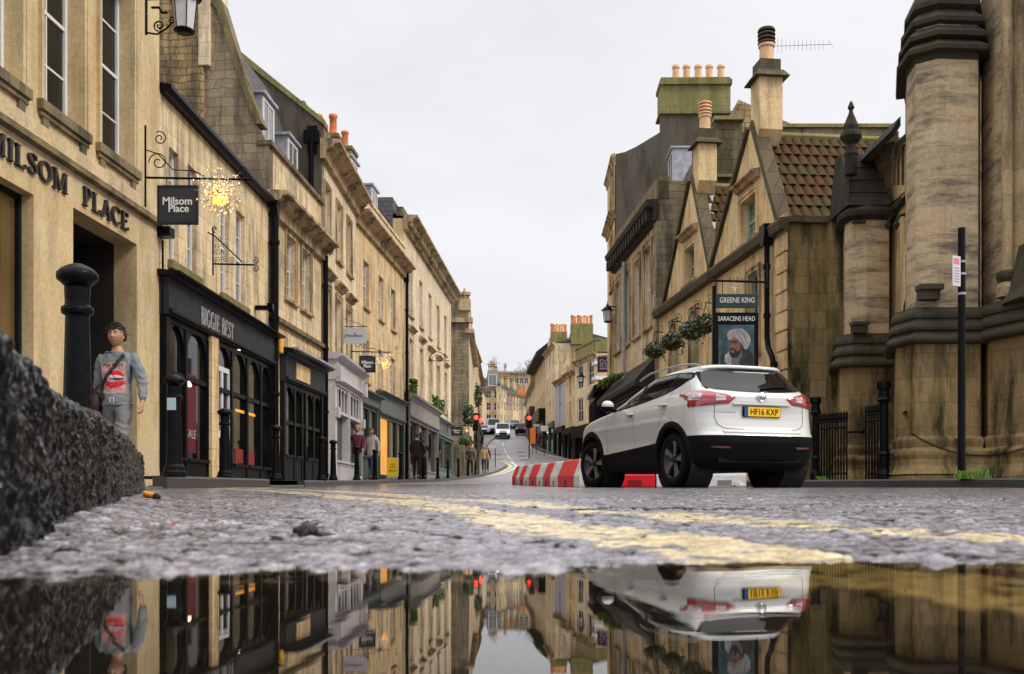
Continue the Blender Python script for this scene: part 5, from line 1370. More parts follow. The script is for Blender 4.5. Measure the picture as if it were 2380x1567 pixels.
# dark pub-style ground floor with hooded awning roof
t = MB(); t.sweep([(0, 4.6), (-.15, 4.4), (-.72, 3.75), (-.72, 3.6), (-.5, 3.52), (0, 3.5)], .1, L9 - .1); aw = t.build('shop_canopy', 'church_black', rt)
shopfront(rt, (.1, L9 - .1, .45, 3.5), .6, [0, .2, .4, .5, .7, .85, 1], door=2, paint='purple', fpaint='purple', proj=.35, trans=.7, cor=.3, cill=.7, label='aubergine painted shopfront')
# moss on the ledge
t = MB()
for i in range(60): t.ball((random.uniform(0, 3.5), -.35 - random.random() * .4, 4.3 + random.random() * .12), .09, 5, 3)
t.build('moss_growth', 'moss', rt)

# R3 tall townhouse with blackened gable end
XR = 3.93
F10 = Fac((3.98, 42.2), (3.93, 38.7)); L10 = F10.L; z10 = ZY(362, 38.7)
rt = F10.root('tall_townhouse', 'tallest right hand townhouse with blackened gable end and a mossy stack of five buff pots', 'building')
wl = [(L10 - 1.6 - i * 2.6, L10 - .5 - i * 2.6, zz, zz + 2.1) for i in range(1) for zz in (5.0, 8.3, 10.9)]
t = MB(); t.wall(0, L10, .5, z10, wl, dep=.2); t.build('wall', 'bath_orange', rt)
for r in wl: window(rt, r, 2, 4, rec=.14, sill='trim', surround='trim', sw=.12, hood=False)
cornice(rt, -.02, L10 + .02, z10 - 2.1, .25, .3); cornice(rt, -.1, L10 + .05, z10 + .05, .15, .3)
w_ = lambda x: XX(x, 38.7) - XR
gp = [(0.03, .5), (0.03, z10), (w_(1460), z10 + .1), (w_(1533), ZY(312, 38.7)), (w_(1533), ZY(270, 38.7)), (w_(1700), ZY(268, 38.7)), (w_(1860), ZY(330, 38.7)), (w_(1860), .5)]
t = MB(); t.prism(gp, L10 - .02, L10 + .2, 'x'); t.build('gable_wall', 'render_dark', rt)
zc = ZY(205, 38.7)
t = MB(); t.box(L10 - .8, L10 + .25, w_(1534), w_(1694), ZY(269, 38.7), zc); ch = t.build('chimney', 'mossy', rt); ch['label'] = 'wide mossy chimney stack with five buff pots'
t = MB(); t.box(L10 - .9, L10 + .36, w_(1531), w_(1697), zc, zc + .18); t.box(L10 - .8, L10 + .25, w_(1534), w_(1694), zc + .18, zc + .3); t.build('chimney_cap', 'moss_ledge', ch)
t = MB(); t.box(L10 - .85, L10 + .28, w_(1530), w_(1702), ZY(271, 38.7), ZY(266, 38.7)); t.build('coping', 'moss_ledge', rt)
for x in (1573, 1598, 1625, 1651, 1678):
    y = w_(x); z0 = zc + .3; H = ZY(146, 38.7) - z0; rr = .135
    t = MB(); t.lathe([(rr * 1.05, 0), (rr, H * .1), (rr * .9, H * .8), (rr * 1.12, H * .84), (rr * 1.12, H * .93), (rr, H)], (L10 - .3, y, z0), 14); t.build('chimney_pot', 'pot_buff', ch, smooth=False)
t = MB(); t.add([(0, .1, z10), (L10, .1, z10), (L10, 3.5, z10 + 1.6), (0, 3.5, z10 + 1.6), (L10, 8, z10), (0, 8, z10)], [(0, 1, 2, 3), (3, 2, 4, 5)]); t.build('roof', 'slate', rt)
shell(rt, L10, .5, z10, 8, 'render_dark', right=False)
dormer(rt, L10 + 1.6, L10 + 2.8, w_(1540), w_(1580), z10 - 1.9, z10 - .7, 'lead')
# aubergine bay of the bar beyond
t = MB(); z0 = ZY(1062, 42)
t.sweep([(0, 4.5), (-.5, 4.3), (-.72, 3.95), (-.68, 2.8), (-.5, 2.55), (0, 2.5)], .1, L10 - .2); t.sweep([(0, 2.49), (-.3, 2.49), (-.3, .8), (0, .8)], .1, L10 - .2)
for i in range(4): q = .15 + i * .95; t.box(q, q + .1, -.78, -.68, 2.8, 3.95)
t.sweep([(0, 4.75), (-.8, 4.42), (-.86, 4.2), (-.7, 4.2), (0, 4.5)], 0, L10)
bay_ = t.build('bay_window', 'purple', rt)
t = MB(); t.box(L10 - 1.6, L10 - .6, -.42, -.36, 1.6, 2.35); t.build('lit_window', 'amber_glow', bay_)

# far right group
fq, rq = simple_house('corner_house', 'pale corner house with pierced parapet and banded quoins facing the bend', FX(1337, 96.5), (7.5, 90), 3.3, 13.1, 'bath_pale', 2, 2, first=3.6, ww=1.9, wh=2.3, rise=.4, chim=0, depth=12, side='bath', frame='white')
t = MB(); t.box(0, fq.L, .0, .3, 13.25, 14.3); t.box(-.1, fq.L + .1, -.1, .4, 14.3, 14.45); t.box(fq.L - .3, fq.L + .0, .3, 9, 13.25, 14.4); t.build('parapet', 'mossy', rq)
t = MB()
for i in range(7): z = 4 + i * 1.35; t.box(fq.L - 1.0, fq.L + .15, -.12, 1.5, z, z + .28)
t.build('quoins', 'white', rq)
t = MB(); t.box(.1, fq.L - .1, -.5, -.002, 5.8, 6.9); t.box(.2, 1.0, -.3, -.003, 3.3, 5.8); t.box(3.4, 4.4, -.3, -.003, 3.3, 5.8); t.box(fq.L - .9, fq.L - .1, -.3, -.003, 3.3, 5.8); sf = t.build('shopfront', 'shop_black', rq)
t = MB(); t.add([(.2, -.1, 3.3), (fq.L - .2, -.1, 3.3), (fq.L - .2, -.1, 5.8), (.2, -.1, 5.8)], [(0, 1, 2, 3)]); t.build('shop_window', 'glass_shop', sf)
simple_house('narrow_house', 'small tan house with a sloping parapet left of the corner house', FX(1314, 101), FX(1337, 96.7), 3.9, ZY(868, 99), 'bath_orange', 1, 2, first=3.4, ww=.9, wh=2.2, rise=1, chim=0, shop='shop_black')
M['lavender'] = mat('lavender_render', (.42, .41, .47), .8, var=.12, vscale=.6)
simple_house('narrow_house', 'lavender grey rendered house between the tan and the tall chimneyed house', FX(1290, 106.5), FX(1314, 101.2), 4.3, ZY(885, 104), 'lavender', 1, 2, first=3.4, ww=.8, wh=2.4, rise=1, chim=0, shop='shop_black', side='lavender')
f11, r11 = simple_house('tall_chimneyed_house', 'tall cream house with huge patched side wall and rows of orange pots', FX(1268, 116), FX(1290, 106.7), 5.2, ZY(812, 111), 'bath_pale', 3, 3, first=3.6, ww=.9, wh=1.7, rise=1, chim=0, shop='shop_green', side='bath')
M['patched'] = stone('patched_side_wall', (.52, .40, .27), (.40, .33, .27), bw=2.6, bh=1.7, mortar=.002, mcol=(.4, .33, .27), stain=.55, stain_col=(.20, .17, .19), moss=0, bump=.4, warm=.3)
t = MB(); x0 = XX(1291, 107); x1 = XX(1405, 107); Yw = 107
t.prism([(x0, 4), (x1, 4), (x1, ZY(790, Yw)), (XX(1378, Yw), ZY(790, Yw)), (XX(1378, Yw), ZY(766, Yw)), (XX(1328, Yw), ZY(766, Yw)), (XX(1318, Yw), ZY(800, Yw)), (XX(1292, Yw), ZY(820, Yw))], Yw, Yw + 8, 'y')
hw = tag(t.build('house_side', 'patched'), 'x', 'x'); 
hw.parent = r11; hw.matrix_parent_inverse = r11.matrix_basis.inverted()
for k in list(hw.keys()):
    if k in ('label', 'category'): del hw[k]
def wchim(root, x0, x1, y0, y1, Y, m, pots, label=None):
    t = MB(); t.box(XX(x0, Y), XX(x1, Y), Y - .3, Y + 1.2, ZY(y1, Y) - 1.5, ZY(y0, Y)); c = t.build('chimney', m, root); c.matrix_parent_inverse = root.matrix_basis.inverted()
    if label: c['label'] = label
    for i in range(pots):
        x = XX(x0 + (x1 - x0) * (i + .5) / pots, Y); t = MB(); t.lathe([(.2, 0), (.16, .2), (.15, .8), (.2, .9), (.15, 1.0)], (x, Y + .4 + .5 * (i % 2), ZY(y0, Y)), 10)
        p = t.build('chimney_pot', random.choice(['pot', 'pot_buff', 'pot']), c); p.matrix_parent_inverse = Matrix()
wchim(r11, 1327, 1378, 753, 768, 106.5, 'mossy', 7, 'mossy stack crowded with orange and buff pots')
wchim(r11, 1280, 1318, 772, 785, 112, 'moss_ledge', 6)
t = MB(); t.box(XX(1276, 112), XX(1330, 112), 112, 118, 5, ZY(785, 112)); o = t.build('attic_block', 'bath_pale', r11); o.matrix_parent_inverse = r11.matrix_basis.inverted()
t = MB(); t.box(XX(1378, 104), XX(1440, 104), 104, 112, 3, ZY(800, 104)); tag(t.build('rear_house', 'mossy'), 'mossy flat roofed house showing between the corner house and the townhouse', 'building')
f12, r12 = simple_house('bracketed_house', 'sunlit house with deep black bracketed eaves beside the tall cream house', FX(1243, 133), FX(1268, 116.3), 6.5, ZY(842, 122), 'bath_orange', 4, 2, first=3.6, rise=2.2, chim=0, depth=7, side='bath')
t = MB(); zz = ZY(842, 122); t.sweep([(0, zz - .3), (-1.1, zz), (-1.1, zz + .4), (1.4, zz + 2.4), (1.5, zz - .3)], -.3, f12.L + .2); t.build('eaves', 'church_black', r12)
t = MB(); t.box(.1, f12.L - .1, -.8, -.002, 9.2, 10.6); t.box(.1, f12.L - .1, -.3, -.003, 6.3, 9.2); t.build('shopfront', 'shop_black', r12)
f13, r13 = simple_house('turreted_house', 'narrow house with grey dormer turret and golden cornice far up on the right', FX(1230, 150), FX(1243, 133.5), 8.5, ZY(905, 142), 'bath', 3, 2, first=3.6, rise=2.2, chim=1)
t = MB(); t.box(.5, f13.L, -.6, 1.5, ZY(905, 142), ZY(890, 142)); t.build('balcony', 'bath_orange', r13)
t = MB(); t.box(.0, f13.L, -.7, -.002, 8, 12.4)
M['dark_red'] = mat('dark_red_paint', (.09, .012, .01), .5); t.build('shopfront', 'dark_red', r13)
simple_house('terraced_house', 'last pale house before the bend at the top right of the road', FX(1222, 178), FX(1232, 152), 12, ZY(925, 165), 'bath', 3, 2, first=3.5, rise=2)
# ------------------------------------------------------------------ church on the right
def offset_poly(P, o):
    """offset an open polyline of (x,y) outwards (left-to-right order, outside is towards -normal)"""
    P = [Vector(p) for p in P]; out = []
    for i, p in enumerate(P):
        ns = []
        if i > 0: d = (P[i] - P[i - 1]).normalized(); ns.append(Vector((d.y, -d.x)))
        if i < len(P) - 1: d = (P[i + 1] - P[i]).normalized(); ns.append(Vector((d.y, -d.x)))
        n_ = sum(ns, Vector((0, 0)))
        if len(ns) == 2:
            n_.normalize(); n_ = n_ / max(.35, n_.dot(ns[0]))
        out.append(p + n_ * o)
    return out
def loft(P, levels):
    t = MB(); rows = []
    for z, o in levels:
        rows.append([(q.x, q.y, z) for q in offset_poly(P, o)])
    # split every face so edges stay crisp
    for i in range(len(rows) - 1):
        for j in range(len(rows[0]) - 1):
            t.add([rows[i][j], rows[i][j + 1], rows[i + 1][j + 1], rows[i + 1][j]], [(0, 1, 2, 3)])
    t.add(rows[-1], [tuple(range(len(rows[-1])))]); t.add(rows[0], [tuple(range(len(rows[0]) - 1, -1, -1))])
    return t
def rolls(z0, z1, n_, depth, base=0.0, back=None):
    """profile of n rounded mouldings one above another, projecting less as they rise"""
    L_ = [(z0, base)]; h = (z1 - z0) / n_
    for i in range(n_):
        b = z0 + i * h; d = depth * (1 - i / (n_ + 1.0)); 
        L_ += [(b + .0, base + d * .45), (b + h * .10, base + d * .9), (b + h * .3, base + d), (b + h * .5, base + d * .93), (b + h * .72, base + d * .62), (b + h * .84, base + d * .45), (b + h * .98, base + d * .42)]
    L_ += [(z1, back if back is not None else base * .4)]
    return L_
church = empty('church', (0, 0, 0), 0, 'gothic church flank with stained stone buttresses and dark mouldings at the right edge', 'church')
def pp(lst): return [(XX(x, Y), Y) for x, Y in lst]
def part(t, name, m, **k): return t.build(name, m, church, **k)
# nearer buttress B2
up = pp([(2104, 19.0), (2108, 17.75), (2129, 17.22), (2180, 17.0), (2273, 17.05), (2280, 17.9)])
lowp = pp([(2078, 18.9), (2083, 17.55), (2130, 17.02), (2278, 17.02), (2286, 17.6)])
zt0, zt1 = ZY(799, 17), ZY(714, 17)
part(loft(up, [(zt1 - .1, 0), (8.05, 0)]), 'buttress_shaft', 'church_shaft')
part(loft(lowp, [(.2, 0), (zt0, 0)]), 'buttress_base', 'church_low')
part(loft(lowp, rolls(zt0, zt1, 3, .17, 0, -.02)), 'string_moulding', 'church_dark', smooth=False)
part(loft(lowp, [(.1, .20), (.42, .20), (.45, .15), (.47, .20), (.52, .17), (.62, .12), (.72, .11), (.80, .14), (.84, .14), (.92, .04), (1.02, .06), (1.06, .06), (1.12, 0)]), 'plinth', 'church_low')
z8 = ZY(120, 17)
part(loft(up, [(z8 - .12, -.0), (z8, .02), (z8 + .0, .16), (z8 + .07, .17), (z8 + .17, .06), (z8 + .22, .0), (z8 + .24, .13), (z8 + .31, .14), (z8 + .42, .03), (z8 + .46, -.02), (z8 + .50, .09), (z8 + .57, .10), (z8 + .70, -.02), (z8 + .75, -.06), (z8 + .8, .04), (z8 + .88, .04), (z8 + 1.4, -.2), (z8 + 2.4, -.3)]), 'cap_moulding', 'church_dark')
t = MB(); t.box(XX(2132, 17), XX(2178, 17), 16.86, 17.05, ZY(700, 17), ZY(675, 17)); t.box(XX(2128, 17), XX(2184, 17), 16.80, 17.05, ZY(678, 17), ZY(664, 17)); part(t, 'corbel', 'church_dark', bevel=.02)
# return wall to the right of B2, turned towards the street
wl = pp([(2280, 17.8), (2286, 17.55), (2310, 17.05), (2330, 16.75)])
part(loft(wl, [(.2, 0), (9.6, 0)]), 'pier', 'church_shaft')
w2 = [(XX(2328, 17.1), 17.1), (XX(2332, 16.85), 16.85), (XX(2460, 16.0), 16.0), (XX(2700, 15.0), 15.0)]
part(loft(w2, [(.2, 0), (11, 0)]), 'wall', 'church')
t = MB(); cxx, cyy = XX(2344, 16.6), 16.65
t.lathe([(.16, ZY(690, 16.6)), (.17, ZY(668, 16.6)), (.12, ZY(655, 16.6)), (.15, ZY(640, 16.6)), (.10, ZY(632, 16.6)), (.085, ZY(620, 16.6)), (.085, 8.4), (.1, 9.5)], (cxx, cyy, 0), 16); part(t, 'shaft_column', 'church', smooth=False)
t = MB(); t.lathe([(.13, ZY(656, 16.6)), (.17, ZY(645, 16.6)), (.17, ZY(635, 16.6)), (.11, ZY(628, 16.6))], (cxx, cyy, 0), 16); part(t, 'column_ring', 'church_dark')
ml = [(XX(2282, 17.45), 17.45), (XX(2297, 16.95), 16.95), (XX(2385, 16.2), 16.2), (XX(2480, 15.6), 15.6)]
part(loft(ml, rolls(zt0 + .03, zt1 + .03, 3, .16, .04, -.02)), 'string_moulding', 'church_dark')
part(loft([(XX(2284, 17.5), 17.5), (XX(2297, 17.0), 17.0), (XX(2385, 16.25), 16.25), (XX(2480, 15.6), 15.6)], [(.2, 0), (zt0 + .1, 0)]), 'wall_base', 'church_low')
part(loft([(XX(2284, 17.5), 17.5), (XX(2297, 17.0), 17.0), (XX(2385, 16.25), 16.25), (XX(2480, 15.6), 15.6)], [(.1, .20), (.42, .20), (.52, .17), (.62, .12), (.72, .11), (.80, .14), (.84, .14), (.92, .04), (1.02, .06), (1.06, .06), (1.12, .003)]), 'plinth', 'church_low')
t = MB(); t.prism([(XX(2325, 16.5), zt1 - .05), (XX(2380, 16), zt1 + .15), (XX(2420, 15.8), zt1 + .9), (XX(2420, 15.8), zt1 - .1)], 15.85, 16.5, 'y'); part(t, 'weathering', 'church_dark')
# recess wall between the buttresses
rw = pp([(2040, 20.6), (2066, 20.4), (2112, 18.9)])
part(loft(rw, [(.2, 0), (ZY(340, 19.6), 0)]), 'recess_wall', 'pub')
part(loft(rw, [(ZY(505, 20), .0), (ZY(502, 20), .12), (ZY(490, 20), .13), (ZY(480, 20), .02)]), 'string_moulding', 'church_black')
t = MB()
for cx_ in (2078, 2098):
    Y = 20.0 if cx_ == 2078 else 19.2
    for k, (r1, dd) in enumerate(((.14, 0), (.10, .05))):
        pass
    cX = XX(cx_, Y - .25); zc_ = ZY(528, Y)
    t.tube([(cX + .13 * math.cos(R(a)), Y - .28, zc_ + .16 * math.sin(R(a))) for a in range(0, 181, 20)], .03, 6)
    t.lathe([(.02, -.12), (.07, -.02), (.05, .0)], (cX - .13, Y - .28, zc_), 8); t.lathe([(.02, -.12), (.07, -.02), (.05, .0)], (cX + .13, Y - .28, zc_), 8)
part(t, 'blind_arcade', 'church_dark')
M['void'] = mat('dark_void', (.006, .006, .006), .9)
t = MB(); t.prism([(XX(2076, 19.5), ZY(760, 19.5)), (XX(2081, 19.5), ZY(720, 19.5)), (XX(2090, 19.5), ZY(680, 19.5)), (XX(2104, 19.2), ZY(645, 19.2)), (XX(2108, 19.2), ZY(760, 19.2))], 18.95, 19.1, 'y'); part(t, 'lancet_window', 'void')
for i, x in enumerate((2080, 2094, 2106)):
    pass
# dark openwork window above the recess
t = MB(); Yq = 18.9
for x in (2078, 2088, 2098, 2108): t.tube([(XX(x, Yq), Yq, ZY(430, Yq)), (XX(x, Yq), Yq, ZY(345, Yq))], .022, 6)
for x in (2083, 2103): t.tube([(XX(x, Yq) + .045 * math.cos(R(a)), Yq, ZY(350, Yq) + .1 * math.sin(R(a))) for a in range(0, 181, 30)], .02, 6)
part(t, 'tracery', 'church_dark')
t = MB(); t.prism([(XX(2030, 19.6), ZY(345, 19.6)), (XX(2108, 18.4), ZY(255, 18.4)), (XX(2108, 18.4), ZY(278, 18.4)), (XX(2040, 19.6), ZY(352, 19.6))], 18.7, 20.4, 'y'); part(t, 'gable_coping', 'church_black')
t = MB(); t.prism([(XX(2034, 19.6), ZY(352, 19.6)), (XX(2108, 18.8), ZY(285, 18.8)), (XX(2108, 18.8), ZY(340, 18.8)), (XX(2060, 19.6), ZY(345, 19.6))], 19.2, 20.5, 'y'); part(t, 'gable_wall', 'sooty')
t = MB(); t.prism([(XX(2065, 19.3), ZY(352, 19.3)), (XX(2110, 18.7), ZY(305, 18.7)), (XX(2110, 18.7), ZY(318, 18.7)), (XX(2068, 19.3), ZY(362, 19.3))], 18.55, 19.4, 'y'); part(t, 'hood_moulding', 'church_black')
# farther buttress B1
b1u = pp([(1960, 20.9), (1964, 20.15), (1979, 19.85), (2014, 19.75), (2066, 19.8), (2070, 20.6)])
b1l = pp([(1946, 20.9), (1952, 20.0), (1984, 19.78), (2078, 19.75), (2084, 20.5)])
y0 = ZY(854, 19.8); y1 = ZY(776, 19.8); ytop = ZY(500, 19.8)
part(loft(b1u, [(y1 - .1, 0), (ytop, 0)]), 'buttress_shaft', 'church_shaft')
part(loft(b1l, [(.2, 0), (y0, 0)]), 'buttress_base', 'church_low')
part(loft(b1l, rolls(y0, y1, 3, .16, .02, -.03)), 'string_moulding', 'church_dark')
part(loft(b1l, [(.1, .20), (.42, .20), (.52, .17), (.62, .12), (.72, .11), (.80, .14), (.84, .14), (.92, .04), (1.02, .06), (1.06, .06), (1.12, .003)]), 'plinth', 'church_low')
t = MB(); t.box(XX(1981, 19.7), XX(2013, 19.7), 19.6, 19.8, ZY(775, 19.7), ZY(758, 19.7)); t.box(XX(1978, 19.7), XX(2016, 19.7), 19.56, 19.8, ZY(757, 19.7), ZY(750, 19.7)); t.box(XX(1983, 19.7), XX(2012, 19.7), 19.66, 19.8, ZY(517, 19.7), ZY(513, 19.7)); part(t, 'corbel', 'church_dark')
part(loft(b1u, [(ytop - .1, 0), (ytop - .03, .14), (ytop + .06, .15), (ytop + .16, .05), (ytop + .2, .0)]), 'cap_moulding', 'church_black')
# stepped weathered top
t = MB(); zz = ytop + .18; xl = XX(1968, 19.8); xr = XX(2068, 19.8)
H = (ZY(335, 19.8) - zz) / 4
for i in range(4):
    t.add([(xl + i * .03, 19.72 + i * .18, zz + i * H), (xr, 19.72 + i * .18, zz + i * H), (xr, 19.72 + i * .18 + .22, zz + (i + 1) * H + .03), (xl + i * .03 + .03, 19.72 + i * .18 + .22, zz + (i + 1) * H + .03),
           (xl + i * .03, 20.9, zz + i * H), (xr, 20.9, zz + i * H), (xr, 20.9, zz + (i + 1) * H + .03), (xl + i * .03 + .03, 20.9, zz + (i + 1) * H + .03)],
          [(0, 1, 2, 3), (0, 3, 7, 4), (3, 2, 6, 7), (1, 5, 6, 2), (0, 4, 5, 1)])
part(t, 'weathered_cap', 'church_black')
t = MB(); t.add([(XX(1958, 20), 20.2, zz), (XX(1972, 19.8), 19.74, zz), (XX(1976, 19.8), 19.9, ZY(380, 19.8)), (XX(1975, 20), 20.3, ZY(380, 19.8))], [(0, 1, 2, 3)]); t.lathe([(.12, 0), (.13, .35), (.15, .4), (.12, .48), (.1, .6), (.16, .66), (.22, .74), (.2, .82), (.14, .86), (.15, .95), (.1, 1.08), (.05, 1.2), (.035, 1.27), (.07, 1.32), (.03, 1.42), (.0, 1.46)], (XX(1980, 19.8), 19.85, ZY(405, 19.8)), 8); part(t, 'finial', 'church_black', smooth=False)
# wall of the church range beyond, above the pub side
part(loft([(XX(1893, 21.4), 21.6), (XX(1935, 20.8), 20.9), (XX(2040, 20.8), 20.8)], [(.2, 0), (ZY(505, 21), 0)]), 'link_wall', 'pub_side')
# chain and its hooks on the wall
t = MB(); pts = []
A_ = Vector((XX(2118, 16.6), 16.6, ZY(1008, 16.6))); B_ = Vector((XX(2400, 15.6), 15.6, ZY(1035, 15.6)))
N = 90
for i in range(N):
    u = i / N; p = A_.lerp(B_, u); p.z -= .28 * 4 * u * (1 - u) * .9
    q = A_.lerp(B_, u + .9 / N); u2 = u + .9 / N; q.z -= .28 * 4 * u2 * (1 - u2) * .9
    d = (q - p); s_ = d.length * .5; c_ = (p + q) / 2; d.normalize(); up_ = Vector((0, 0, 1)) if i % 2 else Vector((0, 1, 0))
    t.tube([c_ + d * s_ * 1.25 * math.cos(R(a)) + up_ * .02 * math.sin(R(a)) for a in range(0, 361, 60)], .006, 4, cap=False)
o = t.build('chain', 'iron'); tag(o, 'drooping black iron chain strung along the church plinth', 'chain')
t = MB(); t.tube([(XX(2096, 18), 18, ZY(962, 18)), (XX(2116, 16.7), 16.9, ZY(960, 17))], .03, 8); part(t, 'chain_bracket', 'iron')

# ------------------------------------------------------------------ iron railings and gate posts
def railing(x0, Y0, x1, Y1, n_, ztop, zbot, label, post=None):
    rt = empty('railing', (XX(x0, Y0), Y0, 0), 0, label, 'railing', 'iron railings against the church'); X0 = XX(x0, Y0)
    P = lambda u: (XX(x0, Y0) + (XX(x1, Y1) - XX(x0, Y0)) * u - X0, (Y1 - Y0) * u)
    for i in range(n_):
        a = P(i / (n_ - 1)); t = MB(); t.lathe([(.016, zbot), (.016, ztop - .17), (.03, ztop - .16), (.016, ztop - .13), (.034, ztop - .09), (.02, ztop - .04), (.028, ztop - .02), (.004, ztop + .03)], (a[0], a[1], 0), 8)
        t.build('bar', 'iron', rt)
    t = MB(); a, b_ = P(0), P(1)
    for z in (zbot + .12, ztop - .26, ztop - .14): t.tube([(a[0], a[1], z), (b_[0], b_[1], z)], .022, 6)
    t.build('rail', 'iron', rt); return rt
railing(1903, 18.4, 1968, 17.9, 11, ZY(962, 18.2), G(18.2) + .12, 'spiked iron railing panel beside the car, left of the gap')
railing(2013, 18.0, 2054, 17.6, 7, ZY(943, 17.8), G(17.8) + .12, 'spiked iron railing panel right of the gap, by the tall gate post')
def gpost(x, Y, yt, w_, label):
    rt = empty('gate_post', (XX(x, Y), Y, G(Y) + .11), 0, label, 'post')
    H = ZY(yt, Y) - G(Y) - .11
    t = MB(); t.lathe([(w_ * 1.2, 0), (w_ * 1.2, .12), (w_ * .8, .2), (w_ * .8, H * .25), (w_ * 1.0, H * .27), (w_ * .7, H * .3), (w_ * .7, H * .78)], (0, 0, 0), 8); t.build('shaft', 'iron', rt)
    t = MB(); t.lathe([(w_ * .7, H * .78), (w_ * 1.2, H * .82), (w_ * 1.0, H * .84), (w_ * .8, H * .92), (w_ * 1.15, H * .93), (w_ * 1.15, H)], (0, 0, 0), 8); t.build('cap', 'iron', rt)
gpost(2055, 17.55, 888, .11, 'tall iron gate post against the church buttress'); gpost(1896, 18.5, 924, .09, 'iron gate post just behind the right side of the car')
t = MB(); t.tube([(XX(1968, 17.9), 17.9, ZY(1005, 17.9)), (XX(2000, 17.9), 17.9, ZY(1003, 17.9))], .022, 8); t.ball((XX(2003, 17.9), 17.9, ZY(1003, 17.9)), .045, 8, 6, sx=1.6); tag(t.build('gate_latch', 'iron'), 'short iron latch bar with a round end pointing from the left railing', 'latch')

# sign pole with parking notice
rt = empty('sign_pole', (XX(2235, 13.6), 13.6, G(13.6) + .11), 0, 'tall black pole carrying a small pink and white parking notice', 'sign pole')
H = ZY(530, 13.6) - G(13.6) - .11
t = MB(); t.lathe([(.05, 0), (.05, H * .62), (.047, H)], (0, 0, 0), 14); t.build('pole', 'black', rt, smooth=False)
t = MB()
for z in (ZY(612, 13.6), ZY(640, 13.6), ZY(686, 13.6)): t.lathe([(.058, 0), (.058, .03)], (0, 0, z - rt.location.z), 14)
t.build('clamp', 'lead', rt)
zc_ = ZY(634, 13.6) - rt.location.z; a = R(50)
sg = empty('sign_plate', (-.05, -.05, zc_), a * -1); sg.parent = rt
M['notice'] = mat('white_notice', (.66, .62, .66), .4); M['notice_pink'] = mat('pink_print', (.62, .20, .26), .5)
M['notice_grey'] = mat('grey_print', (.36, .30, .36), .5)
bpy.data.objects.remove(sg)
t = MB(); c_, s_ = math.cos(R(-62)), math.sin(R(-62))
def pl(t, u0, u1, z0, z1, d, e): 
    f_ = lambda u, v: (-.045 - u * .55, -.07 - u * .3 + v)
    pts = [f_(u0, d), f_(u1, d), f_(u1, e), f_(u0, e)]; t.prism(pts, z0, z1, 'z')
pl(t, 0, .25, zc_ - .2, zc_ + .2, 0, .012); p_ = t.build('notice_plate', 'notice', rt)
t = MB(); pl(t, .04, .22, zc_ + .09, zc_ + .17, -.003, -.001); t.build('notice_emblem', 'notice_pink', p_)
t = MB()
for i in range(6): pl(t, .04, .21, zc_ - .15 + i * .036, zc_ - .135 + i * .036, -.003, -.001)
t.build('notice_print', 'notice_grey', p_)
# grass tuft at the pole and by the railing
M['grass'] = mat('bright_grass', (.11, .22, .02), .6, var=.3)
def tuft(x, Y, n_, h, label):
    t = MB()
    for i in range(n_):
        a = random.uniform(0, 6.28); r = random.random() * h * 1.3; bx, by = XX(x, Y) + r * math.cos(a), Y + r * math.sin(a) * .5; z = G(Y) + .115
        l = h * random.uniform(.4, 1.1); dx, dy = random.uniform(-.6, .6) * l, random.uniform(-.5, .5) * l
        t.add([(bx - .006, by, z), (bx + .006, by, z), (bx + dx * .5 + .004, by + dy * .5, z + l * .7), (bx + dx, by + dy, z + l * .85)], [(0, 1, 2, 3)])
    return tag(t.build('grass_tuft', 'grass'), label, 'weeds')
tuft(2247, 13.5, 130, .13, 'bright green grass tuft at the foot of the sign pole'); tuft(1910, 17.6, 70, .10, 'small grass tuft at the foot of the railing by the car')
tuft(2278, 13.9, 30, .2, 'sparse taller weeds right of the sign pole')
# ------------------------------------------------------------------ the white crossover
car = empty('parked_car', (0, 0, 0), 0, 'white crossover car seen from behind with black lower cladding and yellow rear plate', 'car')
def ip(z, tab): return float(np.interp(z, [a for a, b in tab], [b for a, b in tab]))
XRt = [(.20, .30), (.26, .16), (.34, .075), (.45, .03), (.55, .0), (.64, .0), (.68, .035), (.74, .06), (.84, .085), (.92, .095), (1.0, .09), (1.07, .085), (1.13, .095), (1.18, .12), (1.22, .16), (1.30, .25), (1.40, .345), (1.49, .425), (1.515, .385), (1.55, .39), (1.57, .50), (1.585, .8), (1.60, 1.3)]
XFt = [(.20, 4.05), (.28, 4.25), (.45, 4.35), (.62, 4.37), (.75, 4.32), (.85, 4.29), (.93, 4.2), (.99, 4.0), (1.04, 3.62), (1.08, 3.25), (1.12, 3.12), (1.2, 2.93), (1.3, 2.72), (1.4, 2.48), (1.5, 2.2), (1.55, 2.0), (1.585, 1.75), (1.60, 1.5)]
Wt = [(.20, .80), (.26, .85), (.34, .875), (.45, .885), (.56, .89), (.64, .888), (.72, .893), (.82, .900), (.90, .899), (.97, .893), (1.04, .882), (1.10, .860), (1.15, .832), (1.2, .798), (1.3, .745), (1.4, .688), (1.47, .645), (1.52, .60), (1.56, .55), (1.585, .46), (1.60, .30)]
